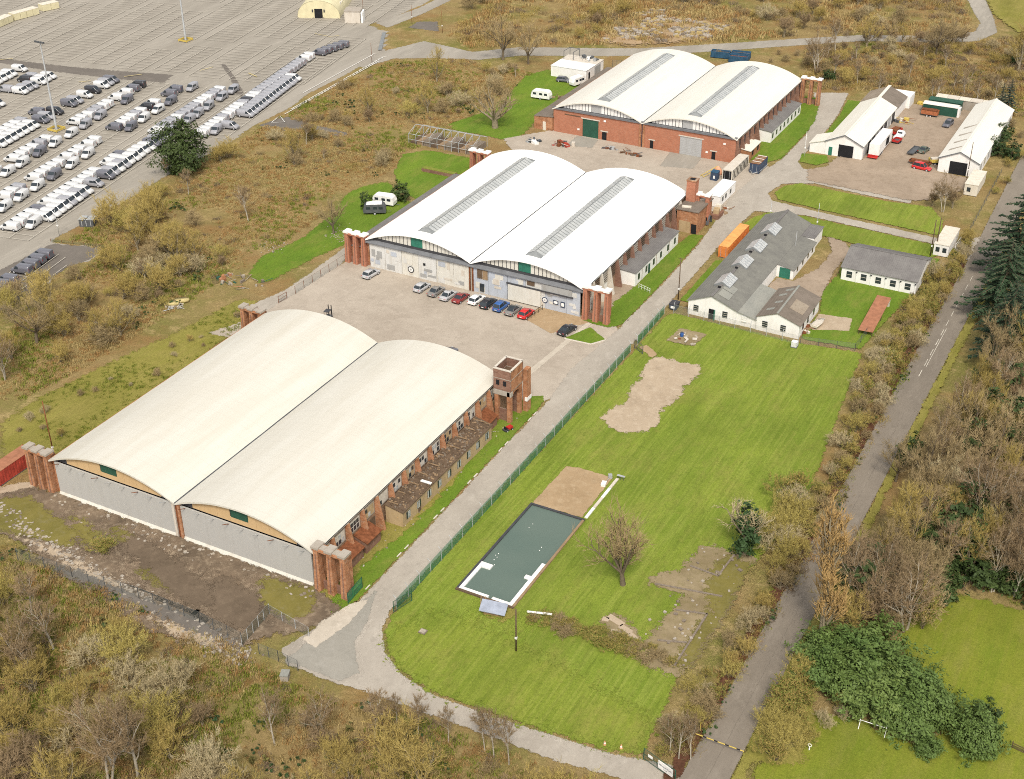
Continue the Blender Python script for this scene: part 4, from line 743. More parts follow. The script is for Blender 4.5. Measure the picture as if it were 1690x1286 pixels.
def cabin(name, label, x0, y0, w_, d, h, wall='wall_white', roof='white_plastic', wins=(), cat='cabin'):
    t = thing(name, label, cat, (x0, y0)); MB().box(0, 0, .15, w_, d, h).build('body', wall, t); MB().box(-.08, -.08, h+.002, w_+.08, d+.08, h+.1).build('roof', roof, t); MB().box(.2, .2, 0, w_-.2, d-.2, .149).build('base', 'dark_frame', t)
    for s_, a in wins:
        if s_ == 'f': MB().box(a-.4, -.04, 1.0, a+.4, -.003, 2.0).build('window', 'glass', t)
        else: MB().box(w_+.003, a-.45, 1.0, w_+.04, a+.45, 2.0).build('window', 'glass', t)
    return t
cabin('portable_cabin', 'long white portable cabin with two end windows standing on the lawn beside the lane gate', 99.2, 147.4, 3.0, 10.0, 2.6, roof='wall_cream', wins=(('f', .8), ('f', 2.2)))
cabin('portable_cabin', 'white portable cabin with bright roof behind the boiler house and its planter', 48.3, 150.0, 3.1, 10.2, 2.6, wins=(('s', 2), ('s', 4), ('s', 7)))
cabin('portable_cabin', 'cream portable cabin with metal steps at the lane end of the open-fronted shed', 97.9, 182.6, 2.9, 9.6, 2.7, 'wall_cream', 'wall_cream', wins=(('f', 1),))
wg = thing('white_garage', 'flat-roofed white garage with junk on its roof beyond the caravans', 'building', (-24, 216.3)); MB().box(0, 0, 0, 11, 11.5, 3.0).build('wall', 'wall_white', wg); MB().box(-.1, -.1, 3.002, 11.1, 6.4, 3.12).build('roof', 'white_plastic', wg); MB().box(-.1, 6.4, 3.002, 11.1, 11.6, 3.1).build('roof', 'concrete_pale', wg)
MB().box(11, 1.5, .1, 11.04, 2.5, 2.1).build('door', 'dark', wg); MB().box(11, 5.5, .1, 11.04, 9.5, 2.6).build('roller_shutter', 'door_panel_grey', wg)
fr = MB()
for y in (7, 11): 
    for x in (.5, 3.5): fr.box(x, y, 3.12, x+.12, y+.12, 5.3)
fr.box(.5, 7, 5.3, .62, 11.1, 5.4); fr.box(3.5, 7, 5.3, 3.62, 11.1, 5.4); fr.box(.5, 11, 5.3, 3.6, 11.12, 5.4); fr.build('roof_frame', 'metal_dark', wg)
# cream nissen hangar at the far side of the van park
ns = thing('nissen_hangar', 'cream barrel-roofed store with dark square doorway across the van park', 'building', (-123.3, 232.0), R(24))
rr = 6.9; sh = [(6.9+rr*math.cos(math.pi-math.pi*i/20), 5.6*math.sin(math.pi*i/20)**.8) for i in range(21)]
MB().prism(sh, 'y', 0, .3).build('front_wall', 'cream_nissen', ns); b = MB(); b.loft([[(x, y, z+.05) for x, z in sh] for y in (-.1, 30)], 0, False, False); b.build('roof', 'cream_nissen', ns)
MB().box(5.6, -.1, 0, 8.2, -.003, 3.0).build('doorway', 'dark', ns)
for x in (4.8, 8.6): MB().box(x, -.2, 2.0, x+.4, -.004, 2.8).build('lamp', 'dark_frame', ns)
for i in range(9): MB().obox(13.0, 6+i*2.3, 3.0, .3, 1.2, .8, 0).build('roof_panel', 'roof_shed', ns)
ks = thing('kiosk', 'small grey cabin with white posts beside the cream barrel store', 'building', (-106.4, 234), R(24)); MB().box(0, 0, 0, 5, 5, 3.6).build('wall', 'concrete_pale', ks); MB().box(-.15, -.15, 3.602, 5.15, 5.15, 3.8).build('roof', 'concrete', ks)
for y in (.3, 1.7, 3.1): MB().box(5.2, y, 0, 5.8, y+.9, 3.3).build('column', 'white_plastic', ks)
# ================================================================== vehicles (local x = forward)
def wheel_mesh(r=.33, w_=.22):
    b = MB(); b.tube((0, -w_/2, 0), (0, w_/2, 0), r, r, 12, 0, True, True)
    for s_ in (-1, 1): n = 10; b.poly([(r*.6*math.cos(2*math.pi*i/n), s_*(w_/2+.004), r*.6*math.sin(2*math.pi*i/n)) for i in range(n)], 1)
    return b.mesh('wheel', ['tyre', 'hub'])
WHEEL = wheel_mesh()
def ring(x, w_, zb, zm, zr, top):
    return [(x, -w_*.94, zb), (x, -w_, zb+.18), (x, -w_*.985, zm), (x, -w_*top-.04, zr-.07), (x, -w_*top+.08, zr), (x, w_*top-.08, zr), (x, w_*top+.04, zr-.07), (x, w_*.985, zm), (x, w_, zb+.18), (x, w_*.94, zb)]
def van_parts(t, paint, crew=False, L=4.5):
    h = L/2; w_ = .87
    st = [(-h, .9, .35, 1.0, 1.74, .86), (-h+.06, .96, .3, 1.05, 1.82, .86), (-h+.4, 1, .26, 1.08, 1.86, .87), (.5, 1, .26, 1.08, 1.87, .87), (.72, 1, .26, 1.06, 1.83, .84), (1.45, 1, .26, .98, 1.18, .88), (1.62, 1, .27, .94, 1.06, .88), (h-.18, .96, .3, .8, .92, .86), (h-.03, .88, .36, .66, .76, .86), (h, .8, .42, .58, .66, .8)]
    b = MB(); b.loft([ring(x, w_*k, zb, zm, zr, tp) for x, k, zb, zm, zr, tp in st]); b.build('body', paint, t)
    MB().poly([(.79, -.7, 1.79), (1.43, -.76, 1.21), (1.43, .76, 1.21), (.79, .7, 1.79)]).build('windscreen', 'glass', t)
    for s_ in (-1, 1):
        MB().poly([(.25, s_*.885, 1.1), (1.22, s_*.895, 1.06), (.86, s_*.815, 1.68), (.25, s_*.795, 1.74)]).build('side_window', 'glass', t)
        if crew: MB().poly([(-.75, s_*.885, 1.12), (.2, s_*.885, 1.12), (.2, s_*.81, 1.62), (-.75, s_*.81, 1.62)]).build('side_window', 'glass', t)
        MB().poly([(h-.06, s_*.42, .62), (h-.06, s_*.74, .62), (h-.2, s_*.80, .8), (h-.16, s_*.5, .8)]).build('headlight', 'glass_pale', t)
        MB().poly([(-h-.012, s_*.66, .9), (-h-.012, s_*.78, .9), (-h-.004, s_*.75, 1.4), (-h-.004, s_*.66, 1.4)]).build('tail_light', 'red_paint', t)
        for x in (-h+.85, h-.88): link('wheel', WHEEL, t, loc=(x, s_*.79, .33))
    for s_ in (-1, 1): MB().poly([(-h+.0-.005, s_*.08, 1.15), (-h-.005, s_*.62, 1.15), (-h+.04, s_*.6, 1.62), (-h+.04, s_*.08, 1.62)]).build('rear_window', 'glass', t)
    MB().box(-h+.1, -.8, .18, h-.1, .8, .27).build('underbody', 'dark', t)
VAN = {}
def van(code, loc, heading, label, group):
    paint = {'W': 'van_white', 'S': 'van_silver', 'D': 'van_grey', 'K': 'van_black', 'C': 'van_silver', 'V': 'van_white'}[code]
    if code not in VAN: t = thing('panel_van', label, 'van', loc, heading, group); van_parts(t, paint, code in 'CV'); VAN[code] = t
    else: t = copy_tree(VAN[code]); t.location = (loc[0], loc[1], 0); t.rotation_euler = (0, 0, heading); tag(t, label, 'van', group)
    t.location.z = .16
CN = {'W': 'white', 'S': 'silver-grey', 'D': 'dark grey', 'K': 'black', 'C': 'silver-grey windowed', 'V': 'white windowed'}
rng = random.Random(12)
def row(desc, items, b, face, b_end=None):
    a0, a1 = items[0][0], items[-1][0]; hd = {'L': LA+math.pi, 'R': LA, 'D': LA-math.pi/2}[face]
    for i, (a, c) in enumerate(items):
        bb = b+((b_end-b)*(a-a0)/(a1-a0) if b_end is not None else 0)
        x, y = LT(a, bb+rng.uniform(-.15, .15))
        van(c, (x, y), hd+rng.uniform(-.03, .03)+(rng.uniform(.0, .12) if face == 'D' else 0), f"{CN[c]} van, {ordinal(i+1)} from near end, {desc}", 'vans stored in the van park')
def seq(a, codes, p=2.35): return [(a+i*p, c) for i, c in enumerate(codes) if c != '_']
row('left-facing row nearest the scrub', seq(-6, 'WWWWD')+seq(7.7, 'WWWWVWWWW')+seq(33.2, 'WWD')+seq(55.8, 'WSSSWSSSSWWWSSW'), -7.1, 'L')
row('right-facing row nearest the scrub', seq(.5, 'WWWWSWSW', 2.25)+[(20.7, 'C')]+seq(25.7, 'DSWSWWWWW', 2.4)+seq(47.6, 'DSV'), -2.6, 'R', -3.6)
row('slanted line in the first double row', [(-3, 'W'), (56.1, 'S'), (65.5, 'S'), (70.3, 'S'), (76.2, 'C'), (84, 'C'), (90.2, 'C')], -3.2, 'D')
row('left-facing row along the outer kerb', seq(57, 'WWWWWSWWWWSKWWCSSSSSSSSSSSS', 2.34)+[(121.6, 'W'), (124.1, 'W')], 4.5, 'L', 3.6)
row('left-facing dark group at the far kerb end', seq(128.4, 'DDDDD', 2.3), 5.6, 'L', 8.6)
row('right-facing silver row along the outer kerb', [(64.3, 'S')]+seq(73.5, 'SSSSSSSSSSSSSSW', 2.2), 9.4, 'R', 8.5)
row('end of the outer kerb row, slanted', [(60.5, 'S')], 7.4, 'D')
row('left-facing second double row', [(8.3, 'W'), (10.6, 'W'), (13, 'S')]+seq(19.7, 'WWWWW')+seq(33.3, 'WVW', 2.5)+[(42.3, 'W'), (45.1, 'W')]+[(55, 'D'), (57.5, 'W'), (60, 'W'), (62.4, 'W'), (64.8, 'S'), (67.2, 'W'), (71.2, 'K'), (74.4, 'W'), (82.6, 'D'), (86.2, 'D')], -18.8, 'L')
row('slanted line in the second double row', [(3, 'W'), (9.2, 'W'), (15.5, 'W'), (22.4, 'D'), (29.8, 'W'), (36.7, 'W'), (56.4, 'D'), (63.1, 'W'), (70, 'V'), (77.1, 'D'), (88.9, 'C')], -14.9, 'D')
row('left-facing third double row', [(21, 'W'), (28.7, 'W'), (31.3, 'W'), (33.7, 'W'), (36.1, 'W'), (39.5, 'S'), (42.2, 'W'), (55.7, 'V'), (58.1, 'W'), (60.7, 'W'), (63.1, 'S'), (65.5, 'S'), (67.9, 'W'), (70.3, 'W'), (75.6, 'W'), (80, 'W'), (83.5, 'D'), (87, 'K')], -30.8, 'L')
row('slanted line in the third double row', [(21.1, 'W'), (27, 'W'), (34.4, 'D'), (41.1, 'W'), (47.9, 'W'), (54.7, 'S'), (61.7, 'S'), (74.6, 'D')], -26.9, 'D')
row('right-facing fourth double row', [(36.4, 'W'), (38.8, 'W'), (41.2, 'V'), (43.6, 'W'), (45.9, 'W'), (48.2, 'W'), (50.5, 'W'), (54.5, 'D'), (57.3, 'S'), (61.3, 'K'), (67.8, 'D'), (70.4, 'S'), (75.1, 'W'), (79.3, 'K'), (83.5, 'W'), (86.1, 'S'), (88.5, 'D')], -40.2, 'R')
row('left-facing fourth double row', [(42, 'W'), (44.5, 'W'), (46.9, 'W'), (49.3, 'W'), (51.7, 'S'), (59.5, 'D')], -44.9, 'L')
row('right-facing fifth double row', [(60, 'W'), (62.4, 'W'), (73, 'W'), (75.4, 'S'), (77.8, 'S'), (81.5, 'W'), (83.9, 'W'), (86.5, 'W')], -59.1, 'R')
row('left-facing fifth double row', [(73.2, 'S'), (82.2, 'K'), (84.6, 'S')], -63.9, 'L')
row('right-facing sixth double row', seq(76, 'WWWWW', 2.35)+[(90, 'W')], -71.2, 'R')
row('dark row by the grassy corner bay', seq(-33.4, 'DDD', 2.5)+seq(-23.6, 'DDDD', 2.45), 7.9, 'L')
def car_parts(t, paint, L=4.3, W_=1.78, H=1.48, kind='hatch', roof=None):
    h = L/2; w_ = W_/2; zb = .24; belt = .92 if kind != 'suv' else 1.0
    low = [(-h, .82, .42, .62, belt-.12), (-h+.1, .94, .3, .66, belt-.02), (-h+.5, 1, zb, .7, belt), (.3, 1, zb, .7, belt-.02), (h*.38, 1, zb, .66, belt-.06), (h-.5, .97, zb, .6, belt-.2), (h-.12, .88, .3, .52, belt-.3), (h, .74, .4, .5, belt-.38)]
    b = MB(); b.loft([ring(x, w_*k, z0, zm, zr, .9) for x, k, z0, zm, zr in low]); b.build('body', paint, t)
    xr = -h+.12 if kind in ('suv', 'estate') else -h+.28 if kind == 'hatch' else -h+.75
    tr = xr+(.35 if kind != 'saloon' else .75); fr = .35; xf = h*.46
    cab = [(xr, .86, belt-.04), (tr, .72, H-.05), ((tr+fr)/2, .75, H), (fr, .71, H-.04), (xf, .86, belt-.06)]
    gl = MB(); n = len(cab)
    for s_ in (-1, 1): gl.poly([(x, s_*w_*(k if i in (0, n-1) else k), z) for i, (x, k, z) in enumerate(cab)])
    gl.poly([(cab[0][0], -w_*.86, cab[0][2]), (cab[0][0], w_*.86, cab[0][2]), (tr, w_*.72, H-.05), (tr, -w_*.72, H-.05)]); gl.poly([(xf, -w_*.86, belt-.06), (xf, w_*.86, belt-.06), (fr, w_*.71, H-.04), (fr, -w_*.71, H-.04)])
    gl.build('windows', 'glass', t)
    rf = MB(); rf.loft([[(x, -w_*k*1.01, z+.0), (x, -w_*k*.8, z+.045), (x, w_*k*.8, z+.045), (x, w_*k*1.01, z)] for x, k, z in ((tr-.02, .73, H-.05), ((tr+fr)/2, .76, H), (fr+.03, .72, H-.04))]); rf.build('roof', roof or paint, t)
    pl = MB()
    for s_ in (-1, 1):
        for (xa, ka, za, xb, kb, zb2) in ((xr, .86, belt-.04, tr, .72, H-.04), (xf, .86, belt-.06, fr, .71, H-.03), (-.25, .905, belt-.03, -.25, .755, H-.01)): pl.tube((xa, s_*w_*ka, za), (xb, s_*w_*kb, zb2), .045, .04, 4)
    pl.build('pillars', paint, t)
    for s_ in (-1, 1):
        for x in (-h+.78, h-.82): link('wheel', WHEEL, t, loc=(x, s_*(w_-.1), .33))
        MB().obox(h-.13, s_*w_*.6, belt-.36, .12, .32, .13).build('headlight', 'glass_pale', t); MB().obox(-h+.06, s_*w_*.72, belt-.26, .1, .26, .2).build('tail_light', 'red_paint', t)
        MB().obox(xf-.25, s_*(w_+.07), belt-.02, .16, .14, .11).build('mirror', paint, t)
    MB().box(-h+.15, -w_*.85, .16, h-.15, w_*.85, .25).build('underbody', 'dark', t)
    MB().obox(-h-.005, 0, .55, .02, .5, .12).build('number_plate', 'paint_yellow' if 0 else 'white_plastic', t)
def car(label, paint, loc, hd, kind='hatch', L=4.3, H=1.48, roof=None):
    t = thing('parked_car', label, 'car', (*loc, .06), R(hd), 'cars parked on the site'); car_parts(t, paint, L, 1.8, H, kind, roof)
cy = 84.7
car('silver hatchback parked alone by the left door pier of the middle hangar', 'car_silver', (1.3, 85.3), 84)
car('silver dark-roofed hatchback, leftmost of the nose-in row at the patched doors', 'car_silver', (13.6, 84.9), 86, 'hatch', 4.2, 1.5)
car('dull bronze saloon between two silver cars in the nose-in row', 'car_gunmetal', (17.0, 84.7), 86, 'saloon', 4.4, 1.42)
car('silver saloon next to the maroon car in the nose-in row', 'car_silver', (20.0, 84.3), 86, 'saloon', 4.5, 1.42)
car('maroon saloon in the nose-in row at the hangar doors', 'car_maroon', (22.7, 84.5), 87, 'saloon', 4.4, 1.42)
car('white hatchback in the middle of the nose-in row', 'car_white', (25.8, 85.3), 86)
car('black estate car between the white and blue cars', 'car_black', (28.6, 85.0), 87, 'estate', 4.5, 1.5)
car('bright blue small off-roader in the nose-in row', 'car_blue', (31.4, 85.0), 87, 'suv', 4.2, 1.66)
car('dark glass-roofed saloon beside the bright red hatchback', 'car_gunmetal', (34.2, 84.7), 86, 'saloon', 4.4, 1.42, 'glass')
car('bright red hatchback beside the ramp handrail', 'car_red', (37.0, 84.6), 86, 'hatch', 4.1)
car('black saloon parked alone beside the small grass triangle', 'car_black', (46.8, 82.4), 80, 'saloon', 4.6, 1.42)
car('purple-grey car mostly hidden behind the near hangar right roof arch', 'van_grey', (31.6, 64.6), 85)
car('bright red people carrier in the farm yard by the open shed doorway', 'car_red', (85.9, 193.6), -8, 'estate', 4.6, 1.65)
car('dark blue car parked high in the farm yard near the ivory shed', 'van_grey', (84.7, 226.2), 262, 'suv', 4.2, 1.6)
car('dull green car parked in the middle of the farm yard', 'car_green', (83.6, 205.2), 80, 'saloon', 4.2, 1.4)
car('dark car on the grass beside the white flat-roofed garage', 'van_grey', (-18.4, 213.3), 10, 'estate', 4.3, 1.45)
# white pick-up with red trailer behind
t = thing('pickup_truck', 'white cab pick-up beside red machinery in the farm yard', 'truck', (75.9, 212.2), R(85)); MB().box(-2.4, -.85, .4, 0, .85, .95).build('load_bed', 'car_white', t)
b = MB(); b.loft([ring(x, .88*k, .3, .8, z, tp) for x, k, z, tp in ((0, 1, 1.75, .85), (1.0, 1, 1.75, .85), (1.5, 1, 1.1, .9), (2.3, .95, .95, .85), (2.4, .85, .7, .8))]); b.build('cab', 'car_white', t); MB().poly([(1.06, -.7, 1.68), (1.47, -.75, 1.14), (1.47, .75, 1.14), (1.06, .7, 1.68)]).build('windscreen', 'glass', t); MB().poly([(-.012, -.6, 1.15), (-.012, .6, 1.15), (-.006, .55, 1.6), (-.006, -.55, 1.6)]).build('rear_window', 'glass', t)
for s_ in (-1, 1):
    for x in (-1.6, 1.5): link('wheel', WHEEL, t, loc=(x, s_*.8, .33))
def trailer(name, label, cat, x, y, rz, l, w_, hb, m, load=None, z=.55):
    t = thing(name, label, cat, (x, y), R(rz)); MB().box(-l/2, -w_/2, z, l/2, w_/2, z+.12).build('bed', 'metal_dark', t)
    for s_ in (-1, 1): MB().box(-l/2, s_*w_/2-.04, z+.121, l/2, s_*w_/2+.04, z+hb).build('side_board', m, t); MB().box(s_*l/2-.04, -w_/2+.05, z+.121, s_*l/2+.04, w_/2-.05, z+hb).build('end_board', m, t)
    for s_ in (-1, 1):
        for xx in (-.45, .45): link('wheel', WHEEL, t, loc=(xx, s_*(w_/2+.12), .33))
    MB().tube((l/2, 0, z), (l/2+1.2, 0, z-.05), .05).build('drawbar', 'metal_dark', t)
    if load: MB().obox(0, 0, z+.121, l*.8, w_*.7, hb*1.1, .1).build('load', load, t)
    return t
trailer('farm_trailer', 'red steel trailer with rusty load beside the white pick-up', 'trailer', 74.2, 214.6, 80, 4, 2, .7, 'red_paint', 'rust'); trailer('farm_trailer', 'low red trailer next to the white pick-up bonnet', 'trailer', 76.2, 208.3, 80, 2.6, 1.6, .6, 'red_paint')
trailer('tipper_truck', 'rusty tipper body parked against the dark green cabin', 'trailer', 78.8, 231.8, 0, 4.2, 2.1, 1.1, 'rust_orange', 'rust')
trailer('car_transporter', 'narrow empty car trailer standing in the farm yard', 'trailer', 81.5, 203.6, 84, 5.2, 1.5, .35, 'metal_dark')
trailer('flatbed_trailer', 'rusty flatbed with scrap behind the bright red people carrier', 'trailer', 84.8, 196.3, -6, 5, 1.8, .5, 'rust', 'rust'); trailer('scrap_trailer', 'yellowish scrap loader by the ivory shed corner', 'trailer', 88.0, 198.6, 30, 3.2, 1.6, .9, 'yellow', 'concrete_pale')
lt = thing('box_trailer', 'long white lorry trailer with red lights along the white shed', 'trailer', (73.8, 195.2)); MB().box(-1.25, 0, 1.0, 1.25, 12, 3.7).build('box', 'wall_white', lt); MB().box(-1.1, .1, .7, 1.1, 11.9, .999).build('chassis', 'red_paint', lt); MB().box(1.252, 6.2, 1.3, 1.28, 9.2, 3.2).build('opening', 'dark', lt)
MB().box(-1.2, -.06, .6, 1.2, -.003, 1.0).build('tail_board', 'red_paint', lt); MB().box(-1.3, -.9, .5, 1.1, -.1, .62).build('tail_lift', 'red_paint', lt)
for y in (1.8, 3.0, 4.2):
    for s_ in (-1, 1): o = link('wheel', WHEEL, lt, loc=(s_*1.0, y, .45)); o.rotation_euler.z = math.pi/2; o.scale = (1.36, 1.2, 1.36)
def caravan(label, x, y, rz, body='white_plastic', L=5.2):
    t = thing('caravan', label, 'caravan', (x, y), R(rz), 'caravans on the grass'); h = L/2
    pr = [(-h, .5), (-h-.05, 1.2), (-h+.25, 2.2), (-h+.7, 2.45), (h-.9, 2.5), (h-.3, 2.1), (h, 1.3), (h-.05, .5)]
    MB().prism(pr, 'y', -1.05, 1.05).build('body', body, t); MB().prism([(x_*.97, z_+.03) for x_, z_ in pr[2:6]]+[(x_*.97, z_-.1) for x_, z_ in pr[2:6]][::-1], 'y', -1.0, 1.0).build('roof', 'white_plastic', t)
    for s_ in (-1, 1):
        for x0 in (-h+.6, -.3, h-1.6): MB().box(x0, s_*1.055-.012, 1.35, x0+.9, s_*1.055+.012, 1.95).build('window', 'glass', t)
        link('wheel', WHEEL, t, loc=(0, s_*.98, .33))
    MB().poly([(h-.08, -.8, 1.4), (h-.08, .8, 1.4), (h-.28, .75, 2.0), (h-.28, -.75, 2.0)]).build('window', 'glass', t); MB().tube((h, 0, .5), (h+1.1, 0, .45), .06).build('drawbar', 'metal_dark', t)
caravan('white touring caravan behind the dark-sided caravan on the west lawn', -16.0, 117.3, 8); caravan('dark-sided caravan under a pale cover beside the middle hangar annexe', -15.3, 112.2, 30, 'metal_dark', 5.0)
caravan('white static caravan alone on the grass left of the far hangar', -17.4, 197.6, 4, L=5.4); caravan('white caravan in front of the flat-roofed white garage', -13.9, 212.6, 72, L=4.6)
# shipping containers, corrugated sides built as ribs
def container(label, x, y, rz, L, side, top, H=2.6, Wd=2.44, ribs=True, name='shipping_container', open_end=False):
    t = thing(name, label, 'container', (x, y), R(rz)); w_ = Wd/2
    MB().box(-L/2, -w_+.05, .15, L/2, w_-.05, H-.06).build('body', side, t); MB().box(-L/2-.04, -w_, H-.059, L/2+.04, w_, H).build('top', top, t); MB().box(-L/2, -w_, .02, L/2, w_, .149).build('base_rail', 'metal_dark', t)
    if ribs:
        n = int(L/.55)
        me = MB().box(-.13, -.045, .15, .13, 0, H-.07).mesh('rib', side)
        for i in range(n):
            xx = -L/2+(i+.5)*L/n; link('rib', me, t, loc=(xx, -w_+.05, 0)); link('rib', me, t, loc=(xx, w_-.05, 0), rz=math.pi)
    for s_ in (-1, 1):
        for e in (-1, 1): MB().obox(e*L/2, s_*(w_-.05), .02, .16, .16, H-.02).build('corner_post', side, t)
    if open_end: MB().box(-L/2-.03, -w_+.2, .3, -L/2-.003, w_-.2, H-.2).build('opening', 'dark', t)
    for s_ in (-.55, .55): MB().tube((-L/2-.05, s_, .3), (-L/2-.05, s_, H-.2), .03).build('lock_bar', 'galv', t)
    return t
container('bright orange shipping container on the grass beside the track', 61.2, 132.4, 90, 12.6, 'container_orange', 'container_top_orange', 2.6, 2.1)
zc = container('pale shipping container with black zebra stripes, open at one end', 47.3, 171.6, 90, 11.4, 'wall_cream', 'concrete_pale', 2.6, 2.4, False, open_end=True)
for i in range(11): xx = -5.1+i*.98; MB().prism([(xx, .2), (xx+.3, .2), (xx+.5, 1.0), (xx+.25, 1.7), (xx+.55, 2.45), (xx+.2, 2.45), (xx-.05, 1.7), (xx+.15, 1.0)], 'y', -1.2, -1.165).build('stripe', 'dark', zc)
for i in range(3): MB().prism([(xx_, .2) for xx_ in ()] or [(-5.5, .3+i*.8), (-5.2, .3+i*.8), (-5.2, .6+i*.8)], 'y', 1.165, 1.2).build('stripe', 'dark', zc)
bc = container('dark blue tank trailer with rusty ribbed top next to the zebra-striped container', 51.5, 175.9, 90, 5.8, 'container_blue', 'rust', 2.5, 2.3, False, 'tank_trailer')
for i in range(6): MB().box(-2.7+i*1.0, -1.1, 2.5, -2.25+i*1.0, 1.1, 2.56).build('top_board', 'concrete_pale' if i % 2 else 'timber', bc)
MB().tube((-2.9, -1.3, .7), (2.9, -1.3, .5), .06).build('side_rail', 'galv', bc); MB().tube((-2.9, -1, .6), (-4.2, 0, .5), .07).build('drawbar', 'galv', bc); MB().tube((-2.9, 1, .6), (-4.2, 0, .5), .07).build('drawbar', 'galv', bc)
container('red shipping container with rust-brown top beside the near hangar left pier', -10.4, -1.6, 91, 12.2, 'container_red', 'container_top_rust', 2.6)
for i, (x, y) in enumerate(((12.6, 254.4), (18.2, 256.2), (18.8, 252.6))):
    t = thing('skip', ('dark blue open waste skip, left of the three behind the far hangar', 'dark blue open waste skip, rear right of three behind the far hangar', 'bright blue waste skip with rusty load, nearest of three')[i], 'skip', (x, y), R(8), 'waste skips behind the far hangar')
    for s_ in (-1, 1): MB().box(-2.7, s_*1.15-.06, .2, 2.7, s_*1.15+.06, 2.0).build('side', 'skip_blue', t); MB().box(s_*2.7-.06, -1.08, .2, s_*2.7+.06, 1.08, 2.0).build('end', 'skip_blue', t)
    MB().box(-2.6, -1.05, .15, 2.6, 1.05, 1.5).build('load', 'rust' if i == 2 else 'wood_dark', t)
    for k in range(7):
        for s_ in (-1, 1): MB().box(-2.5+k*.8, s_*1.24-.04, .2, -2.38+k*.8, s_*1.24+.04, 1.95).build('rib', 'skip_blue', t)
# small machines
t = thing('ride_on_mower', 'small red ride-on mower on the verge below the brick tower', 'mower', (53.0, 47.6), R(70)); MB().obox(.35, 0, .3, 1.0, .7, .4).build('bonnet', 'red_paint', t); MB().obox(-.45, 0, .25, .8, .9, .2).build('deck', 'dark_frame', t); MB().obox(-.45, 0, .45, .4, .45, .15).build('seat', 'dark', t); MB().obox(-.65, 0, .6, .1, .45, .4).build('seat_back', 'dark', t)
for x in (-.5, .6):
    for s_ in (-1, 1): o = link('wheel', WHEEL, t, loc=(x, s_*.42, .22)); o.scale = (.65, .7, .65)
t = thing('forklift', 'dark forklift just showing above the near hangar left roof arch', 'forklift', (4.6, 65.6), R(100)); MB().box(-.9, -.55, .3, .7, .55, 1.0).build('body', 'metal_dark', t)
for x, y in ((-.7, -.5), (-.7, .5), (.5, -.5), (.5, .5)): MB().tube((x, y, 1), (x*.9, y*.9, 2.15), .04).build('post', 'dark', t)
MB().box(-.75, -.52, 2.15, .55, .52, 2.25).build('guard', 'dark_frame', t)
for s_ in (-1, 1): MB().box(.9, s_*.3-.06, .1, 1.05, s_*.3+.06, 2.9).build('mast', 'dark', t)
for x in (-.6, .6):
    for s_ in (-1, 1): link('wheel', WHEEL, t, loc=(x, s_*.5, .33))
